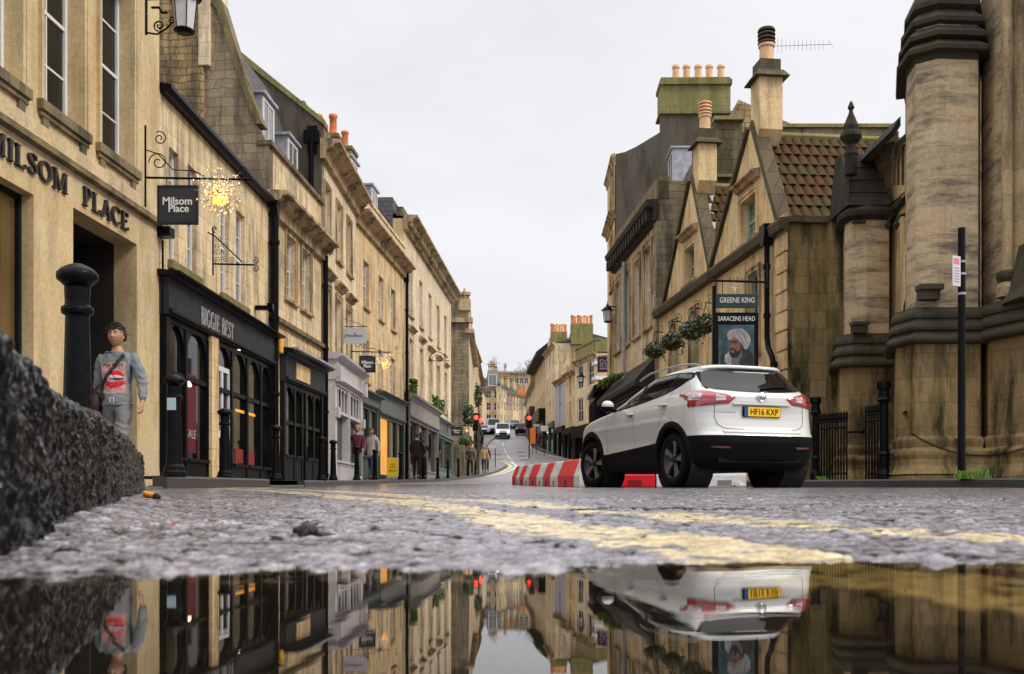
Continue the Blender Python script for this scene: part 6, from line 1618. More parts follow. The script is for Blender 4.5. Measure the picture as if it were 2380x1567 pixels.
def S(a, z):
    """a in [0,1]: 0 rear centre, 1 front centre, left side (y>0). returns x,y"""
    x0, x1, w = ip(z, XRt), ip(z, XFt), ip(z, Wt)
    # rear corner occupies a<.26 ; side .26-.78 ; front corner >.78
    rc = .50 if z < 1.1 else .42                      # rear corner length along x
    bow = .055
    if a < .26:
        t = a / .26
        th = t * math.pi / 2
        # superellipse corner
        e = 2 / 3.6
        y = w * abs(math.sin(th)) ** e if t < 1 else w
        xx = x0 + rc * (1 - abs(math.cos(th)) ** e)
        # flatten: shift so centre is flat with a slight bow
        xx += -bow + bow * (1 - (y / w) ** 2) * -0 + bow
        taper = 1
    elif a < .78:
        t = (a - .26) / .52
        xx = x0 + rc + (x1 - .75 - x0 - rc) * t; y = w
    else:
        t = (a - .78) / .22; th = t * math.pi / 2; e = 2 / 2.7
        y = w * abs(math.cos(th)) ** e if t < 1 else 0
        xx = x1 - .75 + .75 * abs(math.sin(th)) ** e
    # plan taper of the greenhouse and body
    u = (xx - 0) / 4.37
    y *= 1 - .035 * max(0, (u - .62) / .38) ** 2 - .035 * max(0, (.2 - u) / .2) ** 2
    # haunches over the wheels, scooped doors
    if z < 1.05:
        for wx, am in ((.80, .016), (3.446, .018)):
            r = math.hypot((xx - wx) / .62, (z - .45) / .42); y += am * max(0, 1 - r * r) * (1 if y > .6 else 0)
        if .9 < xx < 3.3:
            y -= .020 * math.exp(-((z - .60) / .13) ** 2) * math.sin((xx - .9) / 2.4 * math.pi)
            y += .010 * math.exp(-((z - (.84 + .03 * (1 - xx / 3))) / .035) ** 2)
    return xx, y
def Sp(a, z, side=1, off=0.0):
    x, y = S(a, z)
    if off:
        e = 1e-3
        x2, y2 = S(min(a + e, 1), z); x1_, y1_ = S(max(a - e, 0), z); tx, ty = x2 - x1_, y2 - y1_
        l = math.hypot(tx, ty) or 1
        nx, ny = -ty / l, tx / l
        if a < .02: nx, ny = -1, 0
        # vertical component
        x3, y3 = S(a, z + .01); x4, y4 = S(a, z - .01); dn = ((x3 - x4) * nx + (y3 - y4) * ny) / .02
        v = Vector((nx, ny, -dn)).normalized() * off
        return Vector((x + v.x, (y + v.y) * side, z + v.z))
    return Vector((x, y * side, z))
def a_of_x(x, z):
    """side parameter for a given x"""
    lo, hi = 0.0, 1.0
    for _ in range(28):
        m_ = (lo + hi) / 2
        if S(m_, z)[0] < x: lo = m_
        else: hi = m_
    return (lo + hi) / 2
def a_of_y(y, z):
    lo, hi = 0.0, .26
    for _ in range(28):
        m_ = (lo + hi) / 2
        if S(m_, z)[1] < y: lo = m_
        else: hi = m_
    return (lo + hi) / 2
WH = ((.80, .345), (3.446, .345)); RA = .43
zc1 = list(np.linspace(.20, 1.56, 96)) + [1.57, 1.578, 1.585, 1.592, 1.60]
zc1 = sorted(set([round(float(z), 4) for z in zc1] + [.635, 1.513, 1.497]))
ag = sorted(set(list(np.linspace(0, .26, 40)) + list(np.linspace(.26, .78, 150)) + list(np.linspace(.78, 1, 26))))
def zsplit(x):     # top edge of the black cladding
    return .655 if x < .42 else (.655 - (x - .42) * .0 if x < .45 else (.405 if x > 1.0 else .405))
def body_mesh(name, m, keep):
    t = MB(); ids = {}; fs = []
    def vid(i, j, side):
        k = (i, j, side)
        if k not in ids: ids[k] = len(t.v); p = Sp(ag[j], zc1[i], side); t.v.append(tuple(p))
        return ids[k]
    for side in (1, -1):
        for i in range(len(zc1) - 1):
            for j in range(len(ag) - 1):
                z = (zc1[i] + zc1[i + 1]) / 2; x, y = S((ag[j] + ag[j + 1]) / 2, z)
                if not keep(x, y, z): continue
                f = [vid(i, j, side), vid(i, j + 1, side), vid(i + 1, j + 1, side), vid(i + 1, j, side)]
                fs.append(tuple(f) if side < 0 else tuple(f[::-1]))
    t.f = fs
    if name == 'body':
        top = [tuple(Sp(a, 1.60, 1)) for a in ag] + [tuple(Sp(a, 1.60, -1)) for a in ag[::-1]]
        t.add([(p[0], p[1], p[2]) for p in top], [tuple(range(len(top)))])
    return t.build(name, m, car, smooth=True)
def in_wheel(x, y, z): return y > .55 and any(math.hypot(x - wx, z - wz) < RA for wx, wz in WH)
def clad(x, y, z):
    if x < .55: lim = .635
    elif x > 3.75: lim = .50
    else: lim = .44 + .12 * (3.1 - x) / 1.85
    return z < lim
M['car_white'] = mat('pearl_white_car_paint', (.60, .60, .575), .28, spec=.5, coat=1.0)
M['car_black'] = mat('unpainted_black_plastic', (.005, .005, .0055), .6, spec=.1, bump=.2, bscale=300)
M['car_glass'] = mat('tinted_car_glass', (.004, .0045, .0045), .02, spec=.45)
M['car_glass_f'] = mat('green_tinted_car_glass', (.022, .032, .026), .02, spec=1.0, var=.7, vscale=1.5)
M['rail_grey'] = mat('satin_roof_rail', (.34, .34, .35), .4)
M['tyre'] = mat('tyre_rubber', (.006, .006, .006), .85, spec=.15, bump=.3, bscale=60)
M['alloy'] = mat('machined_alloy', (.34, .33, .32), .35, metal=.9)
M['alloy_dark'] = mat('dark_wheel_paint', (.010, .010, .011), .35)
M['chrome'] = mat('chrome', (.65, .65, .66), .12, metal=1)
M['lens_red'] = mat('red_tail_lens', (.30, .003, .010), .08, spec=.9, coat=1)
M['lens_dark'] = mat('dark_red_lens', (.12, .002, .006), .08, spec=.9, coat=1)
M['lens_clear'] = mat('clear_tail_lens', (.50, .40, .41), .12, spec=.9, coat=1, var=.4, vscale=14)
M['plate_yellow'] = mat('yellow_number_plate', (.90, .52, .006), .4)
M['plate_blue'] = mat('blue_plate_band', (.02, .06, .22), .4)
M['seam'] = mat('panel_gap', (.10, .10, .10), .7)
body_mesh('body', 'car_white', lambda x, y, z: not in_wheel(x, y, z) and not clad(x, y, z))
body_mesh('cladding', 'car_black', lambda x, y, z: not in_wheel(x, y, z) and clad(x, y, z))
# floor pan, wheel wells
t = MB(); t.prism([(.3, -.74), (4.0, -.74), (4.0, .74), (.3, .74)], .21, .24, 'z'); t.box(.1, .32, -.6, .6, .30, .42)
t.tube([(.25, -.45, .27), (1.2, -.45, .26)], .07, 10); t.build('underbody', 'car_black', car)
for side in (1, -1):
    for wx, wz in WH:
        t = MB(); n_ = 24; r0 = [(wx + (RA + .05) * math.cos(R(360 * k / n_)), side * .88, wz + (RA + .03) * math.sin(R(360 * k / n_))) for k in range(n_ + 1)]
        r1 = [(x, side * .52, z) for x, y, z in r0]
        r0 = [(x, side * .862, z) for x, y, z in r0]
        t.grid([r0, r1]); t.add(r1[:-1], [tuple(range(n_))])
        t.build('wheel_well', 'void', car)
# arch cladding rings
def arch(wx, wz, side, r0, r1, a0, a1):
    t = MB(); rows = []
    for k in range(41):
        th = R(a0 + (a1 - a0) * k / 40); row = []
        for r, off in ((r0, -.05), (r0, .010), (r0 + .012, .018), (r1 - .012, .016), (r1, .004), (r1, -.004)):
            x = wx + r * math.cos(th); z = max(.21, wz + r * math.sin(th)); p = Sp(a_of_x(x, z), z, side, 0); row.append((p.x, p.y + side * off, p.z))
        rows.append(row)
    t.grid(rows); return t.build('wheel_arch', 'car_black', car, smooth=True)
for side in (1, -1):
    for wx, wz in WH: arch(wx, wz, side, RA - .015, RA + .068, -22, 202)
# surface patches
def patch(name, m, lower, upper, side=1, off=.004, nu=26, nv=10, parent=None, smooth=True, bulge=0):
    """lower/upper: polylines of (a,z) control points of equal meaning, resampled"""
    def res(pl, n_):
        d = [0]
        for p, q in zip(pl[:-1], pl[1:]): d.append(d[-1] + math.hypot((p[0] - q[0]) * 4, p[1] - q[1]))
        T = np.linspace(0, d[-1], n_ + 1); return [(float(np.interp(t_, d, [p[0] for p in pl])), float(np.interp(t_, d, [p[1] for p in pl]))) for t_ in T]
    lo, up_ = res(lower, nu), res(upper, nu); t = MB(); rows = []
    for j in range(nv + 1):
        f = j / nv; row = []
        for (a0, z0), (a1, z1) in zip(lo, up_):
            a = a0 + (a1 - a0) * f; z = z0 + (z1 - z0) * f; row.append(Sp(a, z, side, off + bulge * math.sin(math.pi * f)))
        rows.append(row)
    t.grid(rows); 
    # rim so that the patch has thickness
    return t.build(name, m, parent or car, smooth=smooth)
def ax(pts): return [(a_of_x(x, z), z) for x, z in pts]
def ay(pts): return [((-1 if y < 0 else 1) * a_of_y(abs(y), z), z) for y, z in pts]
# mirrored a<0 support
_Sp = Sp
def Sp(a, z, side=1, off=0.0):
    if a < 0:
        return _Sp(-a, z, -side, off)
    return _Sp(a, z, side, off)
# side glass (x,z) per side : front door, rear door, quarter
for side in (1, -1):
    patch('side_window', 'car_glass_f', ax([(2.72, 1.10), (2.3, 1.125), (1.98, 1.15)]), ax([(2.66, 1.15), (2.22, 1.40), (2.0, 1.475)]), side, .005)
    patch('side_window', 'car_glass', ax([(1.9, 1.155), (1.5, 1.195), (1.15, 1.25)]), ax([(1.93, 1.483), (1.6, 1.497), (1.10, 1.49)]), side, .005)
    patch('quarter_window', 'car_glass', ax([(1.1, 1.26), (.86, 1.32), (.63, 1.40)]), ax([(1.06, 1.485), (.86, 1.475), (.67, 1.445)]), side, .005)
    # dark pillars behind the glass line
    patch('window_surround', 'car_black', ax([(2.82, 1.08), (2.3, 1.105), (1.7, 1.155), (1.2, 1.22), (.95, 1.27), (.75, 1.335), (.58, 1.40)]), ax([(2.8, 1.10), (2.27, 1.40), (2.0, 1.498), (1.6, 1.515), (1.1, 1.508), (.8, 1.49), (.61, 1.455)]), side, .0025, nu=50)
# rear screen
rs_lo = ay([(-.70, 1.26), (-.60, 1.215), (-.3, 1.19), (0, 1.185), (.3, 1.19), (.60, 1.215), (.70, 1.26)])
rs_up = ay([(-.61, 1.46), (-.52, 1.495), (-.3, 1.505), (0, 1.508), (.3, 1.505), (.52, 1.495), (.61, 1.46)])
patch('rear_window', 'car_glass', rs_lo, rs_up, 1, .006, nu=44, nv=12)
# roof spoiler corners in black by the screen
for side in (1, -1):
    patch('screen_trim', 'car_black', ay([(.66, 1.225), (.69, 1.225)]), ay([(.575, 1.47), (.63, 1.475)]), side, .005, nu=4)
for side in (1, -1):
    patch('sill_trim', 'car_black', ax([(x, .44 + .12 * (3.1 - x) / 1.85 - .04) for x in (2.98, 2.4, 1.8, 1.26)]), ax([(x, .44 + .12 * (3.1 - x) / 1.85 + .014) for x in (2.98, 2.4, 1.8, 1.26)]), side, .006, nu=30, nv=3)
# door gaps
def seam(pts, side, wd=.006, name='panel_gap', m='seam', off=.0035):
    t = MB(); rows = []
    for i, (a, z) in enumerate(pts):
        p = Sp(a, z, side, off); q0 = Sp(*pts[max(i - 1, 0)], side, off); q1 = Sp(*pts[min(i + 1, len(pts) - 1)], side, off)
        d = (q1 - q0).normalized(); n_ = (Sp(a, z, side, off + .02) - p).normalized(); b_ = d.cross(n_) * wd / 2; rows.append([p - b_, p + b_])
    t.grid(rows); return t
def lerp_pts(pts, n_=10):
    o = []
    for p, q in zip(pts[:-1], pts[1:]):
        for k in range(n_): o.append((p[0] + (q[0] - p[0]) * k / n_, p[1] + (q[1] - p[1]) * k / n_))
    o.append(pts[-1]); return o
for side in (1, -1):
    t = MB()
    for pts in ([(1.94, 1.13), (1.93, .8), (1.93, .52)], [(2.86, 1.07), (2.86, .75), (2.84, .5)], [(.98, 1.26), (.97, 1.05), (1.08, .90), (1.2, .78)]):
        s_ = seam(ax(lerp_pts(pts)), side); t.add(s_.v, s_.f)
    t.build('door_gap', 'seam', car)
# tailgate outline
tg = ay(lerp_pts([(.655, 1.19), (.64, 1.10), (.635, .95), (.64, .86), (.61, .77), (.54, .725), (.45, .715), (0, .71)]))
t = MB()
for side in (1, -1): s_ = seam(tg, side, .008); t.add(s_.v, s_.f)
t.build('tailgate_gap', 'seam', car)
# tail lamps
for side in (1, -1):
    low = ay([(.40, 1.085), (.44, .985), (.56, .975), (.66, .972)]) 
    # wrap to the side
    def q(x, z): return (a_of_x(x, z), z)
    lo = [(a_of_y(.37, 1.105), 1.105), (a_of_y(.46, 1.035), 1.035), (a_of_y(.66, 1.015), 1.015), q(.22, 1.0), q(.40, .995), q(.42, 1.075), q(.60, 1.14), q(.70, 1.16)]
    up_ = [(a_of_y(.36, 1.11), 1.11), (a_of_y(.5, 1.15), 1.15), (a_of_y(.66, 1.18), 1.18), q(.22, 1.19), q(.34, 1.20), q(.45, 1.205), q(.60, 1.205), q(.71, 1.188)]
    tl = patch('tail_lamp', 'lens_red', lo, up_, side, .010, nu=60, nv=10, bulge=.006)
    loi = [(a_of_y(.50, 1.075), 1.075), (a_of_y(.62, 1.065), 1.065)]; upi = [(a_of_y(.50, 1.12), 1.12), (a_of_y(.62, 1.145), 1.145)]
    patch('lamp_lens', 'lens_clear', loi, upi, side, .019, parent=tl, nu=12)
    patch('lamp_lens', 'lens_clear', [q(.24, 1.07), q(.38, 1.075), q(.52, 1.14)], [q(.24, 1.15), q(.38, 1.175), q(.52, 1.175)], side, .019, parent=tl, nu=16)
    # reflector low in bumper
    patch('reflector', 'lens_dark', ay([(.48, .475), (.70, .48)]), ay([(.48, .498), (.70, .505)]), side, .012, nu=10, nv=3)
# tailgate recess shelf above the plate and crease below the glass
t = MB(); rows = []
def ystrip(name, m, z0, z1, ymax, o0, o1, drop=0):
    t = MB(); rows = []
    for j, (z, o) in enumerate(((z0, .0), (z0 + .002, o0), ((z0 + z1) / 2, (o0 + o1) / 2), (z1 - .002, o1), (z1, .0))):
        row = []
        for k in range(41):
            y = -ymax + 2 * ymax * k / 40; zz_ = z - drop * (y / ymax) ** 2; a = a_of_y(abs(y), zz_); row.append(Sp(a if y >= 0 else -a, zz_, 1, o))
        rows.append(row)
    t.grid(rows); return t.build(name, m, car, smooth=True)
ystrip('plate_hood', 'car_white', 1.005, 1.035, .40, .006, .028)
ystrip('bumper_crease', 'car_white', .66, .695, .55, .012, .018)
# number plate
xr_ = ip(.94, XRt)
t = MB(); t.box(xr_ - .028, xr_ + .03, -.27, .27, .872, 1.0); np_ = t.build('plate_holder', 'car_black', car, bevel=.006)
t = MB(); t.box(xr_ - .033, xr_ - .0285, -.26, .205, .878, .994); t.build('number_plate', 'plate_yellow', np_)
t = MB(); t.box(xr_ - .033, xr_ - .0285, .2055, .26, .878, .994); t.build('plate_band', 'plate_blue', np_)
tx = text('HF16 KXP', .40, .079, 'black', np_, 0, 0, 0, name='plate_lettering', ext=.001, bold=.012)
for v in tx.data.vertices: x_, y_, z_ = v.co; v.co = (y_, -x_, z_)
tx.location = (xr_ - .0345, -.027, .936)
# emblem : ring and bar
xe = ip(1.12, XRt)
t = MB(); t.tube([(xe - .015, .058 * math.cos(R(a)), 1.125 + .05 * math.sin(R(a))) for a in range(0, 361, 15)], .009, 8); t.box(xe - .026, xe - .008, -.068, .068, 1.113, 1.137); em = t.build('emblem', 'chrome', car)
t = MB(); t.box(xe - .0275, xe - .0262, -.048, .048, 1.119, 1.131); t.build('emblem_mark', 'black', em)
t = MB()
for i in range(8): t.box(0, .004, i * .031, i * .031 + .022, 0, .028); 
a_ = a_of_y(.5, .935); t = MB()
for i in range(8):
    y = .60 - i * .031; aa = a_of_y(y, .935); p = Sp(aa, .935, 1, .003); t.box(p.x - .004, p.x + .003, p.y - .022, p.y, .925, .948)
    
t.build('badge', 'chrome', car)
# wiper, brake light
t = MB(); p0 = Sp(0, 1.175, 1, .012)
t.tube([Sp(a_of_y(.02, 1.21), 1.215, -1, .02), Sp(a_of_y(.2, 1.245), 1.245, -1, .02), Sp(a_of_y(.42, 1.26), 1.255, -1, .02)], .011, 6); t.build('rear_wiper', 'car_black', car)
t = MB(); x_ = ip(1.53, XRt); t.box(x_ + .02, x_ + .05, -.17, .17, 1.497, 1.507); t.build('brake_light', 'lens_dark', car)
# roof rails
for side in (1, -1):
    t = MB(); pts = [(.62, .575, 1.555), (.74, .585, 1.585), (1.0, .585, 1.612), (1.6, .575, 1.625), (2.1, .565, 1.60), (2.35, .56, 1.555), (2.42, .56, 1.53)]
    t.tube([(x, y * side, z) for x, y, z in pts], [.010, .013, .013, .013, .013, .013, .009], 10); t.build('roof_rail', 'rail_grey', car, smooth=True)
# door handles
for side in (1, -1):
    for x, z in ((1.05, 1.06), (2.04, 1.0)):
        p = Sp(a_of_x(x, z), z, side, 0); s_ = side
        t = MB(); t.tube([(x - .10, p.y - s_ * .01, z + .012), (x - .085, p.y + s_ * .03, z + .012), (x + .085, p.y + s_ * .032, z + .006), (x + .10, p.y - s_ * .01, z + .006)], [.012, .016, .016, .012], 8)
        h_ = t.build('door_handle', 'car_white', car, smooth=True)
        t = MB(); t.ball((x, p.y - s_ * .0, z), .05, 12, 6, sx=1.3, sy=.14, sz=.7); t.build('handle_cup', 'seam', h_, smooth=True)
# mirrors
for side in (1, -1):
    t = MB(); t.ball((2.62, side * .985, 1.18), .088, 18, 10, sx=.72, sy=1.1, sz=.82); mr_ = t.build('door_mirror', 'car_white', car, smooth=True)
    t = MB(); t.ball((2.62, side * .985, 1.165), .088, 16, 8, sx=.74, sy=1.08, sz=.78); 
    t.v = [(x, y, min(z, 1.165)) for x, y, z in t.v]; t.v = [(x, y, z - .004) for x, y, z in t.v]
    t.tube([(2.66, side * .84, 1.11), (2.63, side * .96, 1.13)], .03, 8); t.build('mirror_foot', 'car_black', mr_, smooth=True)
# wheels
def wheel(wx, side, steer=0):
    rt = empty('wheel', (wx, side * .775, .345)); rt.parent = car; rt.rotation_euler = (0, 0, R(steer))
    y = lambda v: side * v
    t = MB(); n_ = 40
    prof = [(.20, -.11), (.225, -.115), (.30, -.118), (.330, -.105), (.345, -.085), (.345, .085), (.330, .105), (.30, .115), (.262, .112), (.245, .10)]
    vs = []; fs = []
    for r, yy in prof:
        for k in range(n_): a = 2 * math.pi * k / n_; vs.append((r * math.cos(a), y(yy), r * math.sin(a)))
    for i in range(len(prof) - 1):
        for k in range(n_): fs.append((i * n_ + k, i * n_ + (k + 1) % n_, (i + 1) * n_ + (k + 1) % n_, (i + 1) * n_ + k))
    t.add(vs, fs); t.build('tyre', 'tyre', rt, smooth=True)
    t = MB(); vs = []; fs = []; prof = [(.245, .098), (.236, .085), (.228, .02), (.03, .015), (.0, .015)]
    for r, yy in prof:
        for k in range(n_): a = 2 * math.pi * k / n_; vs.append((max(r, .001) * math.cos(a), y(yy), max(r, .001) * math.sin(a)))
    for i in range(len(prof) - 1):
        for k in range(n_): fs.append((i * n_ + k, i * n_ + (k + 1) % n_, (i + 1) * n_ + (k + 1) % n_, (i + 1) * n_ + k))
    t.add(vs, fs); rm = t.build('rim', 'alloy_dark', rt, smooth=True)
    # five twin-blade spokes: broad machined wedge with a dark web beside it
    t = MB(); t2 = MB()
    for k in range(5):
        th = R(72 * k + 90 + 9)
        def pt(r, w_, yy): return (r * math.cos(th) - w_ * math.sin(th), y(yy), r * math.sin(th) + w_ * math.cos(th))
        A = [pt(.05, -.018, .075), pt(.05, .022, .075), pt(.15, .036, .088), pt(.238, .052, .094), pt(.238, -.034, .094), pt(.13, -.008, .086)]
        B = [pt(.05, -.018, .03), pt(.05, .022, .03), pt(.15, .036, .03), pt(.238, .052, .03), pt(.238, -.034, .03), pt(.13, -.008, .03)]
        t.add(A + B, [(0, 1, 2, 3, 4, 5)] + [(i, (i + 1) % 6, 6 + (i + 1) % 6, 6 + i) for i in range(6)])
        A = [pt(.05, -.03, .06), pt(.05, .03, .06), pt(.24, .075, .078), pt(.24, .050, .078), pt(.24, -.06, .078)]
        B = [(a, y(.02), c) for a, b, c in A]
        t2.add(A + B, [(0, 1, 2, 3, 4)] + [(i, (i + 1) % 5, 5 + (i + 1) % 5, 5 + i) for i in range(5)])
    t.build('spokes', 'alloy', rt, bevel=.004); t2.v = [v for v in t2.v]; t2.build('spoke_web', 'alloy_dark', rt)
    t = MB(); ring = [(.042 * math.cos(2 * math.pi * k / 18), .042 * math.sin(2 * math.pi * k / 18)) for k in range(18)]
    t.prism([(a, b) for a, b in ring], y(.03), y(.088), 'y'); t.build('hub_cap', 'alloy_dark', rt)
    return rt
for wx in (.80, 3.446):
    for side in (1, -1): wheel(wx, side, 0 if wx < 1 else 12)
# place: nose points away from the camera and to the left
fwd = Vector((-.318, .948, 0)); CARP = Vector((3.165, 12.66, 0))
zr_ = G(13.5); zf_ = G(16)
car.location = (CARP.x, CARP.y, zr_ + .003)
pitch = math.atan2(zf_ - zr_, 2.646)
car.rotation_euler = (0, -pitch, math.atan2(fwd.y, fwd.x))
# ------------------------------------------------------------------ bollards
def make_bollard():
    rt = empty('bollard', (0, 0, 0), 0, 'x', 'bollard', 'black cast iron bollards along the left kerb')
    t = MB(); t.lathe([(.135, 0), (.135, .05), (.12, .07), (.118, .10), (.095, .13), (.088, .2), (.076, .62), (.072, .76)], (0, 0, 0), 24); t.build('shaft', 'iron', rt, smooth=False)
    t = MB(); t.lathe([(.074, .765), (.094, .775), (.098, .79), (.094, .805), (.076, .815), (.074, .83), (.078, .90), (.074, .905)], (0, 0, 0), 24); t.build('collar', 'iron', rt)
    t = MB(); t.lathe([(.072, .905), (.10, .925), (.122, .94), (.126, .955), (.122, .972), (.10, .99), (.07, 1.005), (.03, 1.018), (.0, 1.022)], (0, 0, 0), 24); t.build('cap', 'iron', rt, smooth=True)
    return rt
bp_ = make_bollard()
bl = [(180, 5.0, 612, 'huge near black bollard in front of the passage, beside the person in grey'),
      (405, 10.3, 870, 'bollard with a small pale sticker in front of the first shop windows'),
      (522.5, 14.7, 948, 'bollard in front of the white shop door'),
      (641, 17.9, 987, 'bollard below the corner drainpipe, left of the double shopfront'),
      (747, 23.0, 1014, 'bollard at the right edge of the black double shopfront'),
      (774.5, 25.6, 1022, 'bollard in front of the white shopfront'),
      (829, 30.0, 1036, 'bollard in front of the man in the dark red jacket'),
      (871, 33.0, 1044, 'bollard in front of the man in the pale hooded top'),
      (931, 36.7, 1051, 'bollard overlapping the yellow board'),
      (984, 42.0, 1061, 'bollard beside the man in black'),
      (1017.5, 47.0, 1063, 'bollard in front of the teal shopfront'),
      (1041, 50.0, 1068, 'sixth bollard from the end of the row, in front of the teal shop corner'),
      (1065.5, 54.5, 1066, 'bollard in front of the garden wall, left of the man in the red cap'),
      (1088, 59.0, 1067, 'bollard left of the legs of the man in the red cap'),
      (1105, 62.0, 1067, 'bollard right of the legs of the man in the red cap'),
      (1133, 75.0, 1078, 'last small bollard, beside the person in the tan coat')]
first = True; bolls = []
for x, Y, yt, lab in bl:
    z = G(Y) + (.115 if Y > 9.7 else .10); H = ZY(yt, Y) - z; k = H / 1.022
    loc = (XX(x, Y), Y, z)
    if first: bp_.location = loc; bp_['label'] = lab; bp_.scale = (min(k, 1.15) * .78,) * 2 + (k,); first = False; bolls.append(bp_)
    else: b_ = dup(bp_, loc, 0, lab); b_.scale = (max(min(k, 1.2), .85) * .84,) * 2 + (k,); bolls.append(b_)
t = MB(); b_ = bolls[1]; t.box(-.052, .052, -.1, -.092, .66, .78); o = t.build('sticker', 'poster_blue', b_)

# ------------------------------------------------------------------ plastic barriers
M['bar_red'] = mat('red_plastic', (.78, .012, .025), .4, var=.12, bump=.1); M['bar_white'] = mat('dirty_white_plastic', (.74, .73, .70), .45, var=.25, vscale=4, bump=.1)
def barrier(p, q, m, lab, zt=.50):
    p = Vector(p); q = Vector(q); L_ = (q - p).length; d = (q - p).normalized()
    rt_loc = (p.x, p.y, G(p.y)); zq = G(q.y) - G(p.y)
    t = MB(); prof = [(-.20, 0), (-.20, .20), (-.19, .225), (-.09, zt - .02), (-.07, zt), (.07, zt), (.09, zt - .02), (.19, .225), (.20, .20), (.20, 0)]
    vs = []
    for x in (0.01, L_ - .01):
        for y, z in prof: vs.append((x, y, z + zq * x / L_))
    n_ = len(prof); fs = [tuple(range(n_)), tuple(range(2 * n_ - 1, n_ - 1, -1))] + [(i, n_ + i, n_ + (i + 1) % n_, (i + 1) % n_) for i in range(n_)]
    rt = empty('plastic_barrier', rt_loc, math.atan2(d.y, d.x), lab, 'barrier', 'red and white plastic road barriers')
    t.add(vs, fs); t.build('shell', m, rt, bevel=.012)
    t = MB()
    if L_ > .7:
        for x in (L_ * .5,):
            for s_ in (-1, 1): t.box(x - .13, x + .13, s_ * .203, s_ * .2005, .02 + zq * .5, .12 + zq * .5)
        t.build('lift_slot', 'bar_red_d' if m == 'bar_red' else 'bar_white_d', rt)
    return rt
M['bar_red_d'] = mat('shadow_red_plastic', (.25, .006, .01), .5); M['bar_white_d'] = mat('shadow_white_plastic', (.25, .23, .2), .6)  # lift slots are flat plates; the slot shade is put into these colours
bx = lambda Y: 1.36 - .113 * (Y - 17)
Ys = [(16.9, 17.75, 'w'), (17.75, 19.5, 'r'), (19.5, 20.5, 'w'), (20.5, 21.5, 'r'), (21.5, 22.5, 'w'), (22.5, 23.8, 'r'), (23.8, 24.8, 'w'), (24.8, 25.7, 'r'), (25.7, 26.4, 'w'), (26.4, 27.3, 'r')]
nm = ['first', 'second', 'third', 'fourth', 'fifth', 'sixth', 'seventh', 'eighth', 'ninth', 'tenth']
for i, (a, b_, c) in enumerate(Ys):
    lab = ('white' if c == 'w' else 'red') + ' plastic barrier, ' + nm[i] + ' of the receding row counted from the front wheel of the car'
    if a > 17: barrier((bx(b_), b_), (bx(a), a), 'bar_white' if c == 'w' else 'bar_red', lab)
    else: barrier((bx(b_), b_), (bx(17.2), 17.2), 'bar_white', lab)
for x0, x1, c, lab in ((1.80, 2.54, 'r', 'red plastic barrier seen under the car between its two left wheels'), (2.55, 3.36, 'w', 'white plastic barrier seen under the car behind its left rear wheel'), (3.37, 4.16, 'w', 'white plastic barrier with its end showing below the rear bumper')):
    barrier((x0, 18.1), (x1, 18.1), 'bar_white' if c == 'w' else 'bar_red', lab)

# ------------------------------------------------------------------ hanging signs, light stars, brackets
def light_star(Px, Py, Y, rad, label, n_=150, yaw=0, detail=1):
    rt = empty('light_star', PX(Px, Py, Y), 0, label, 'light decoration', 'starburst fairy light decorations')
    rng = random.Random(int(Px)); w_ = MB(); b1_ = MB(); b2_ = MB()
    for i in range(n_):
        v = Vector((rng.gauss(0, 1), rng.gauss(0, 1), rng.gauss(0, 1))).normalized(); r = rad * rng.uniform(.35, 1.15)
        e_ = v * r
        w_.tube([(0, 0, 0), e_ * .6, e_], [.006, .004, .003], 3)
        for k in range(2 if detail else 1):
            f_ = rng.uniform(.35, 1)
            (b1_ if rng.random() < .55 else b2_).ball(e_ * f_ + Vector((rng.gauss(0, .02), rng.gauss(0, .02), rng.gauss(0, .02))), rad * rng.uniform(.016, .032), 6, 4)
    for i in range(int(n_ * .3)): b1_.ball(Vector((rng.gauss(0, .13), rng.gauss(0, .13), rng.gauss(-.25, .2))) * rad, rad * .05, 6, 4)
    w_.build('wires', 'lead', rt); b1_.build('amber_bulbs', 'bulb', rt); b2_.build('pale_bulbs', 'bulb_pale', rt); return rt
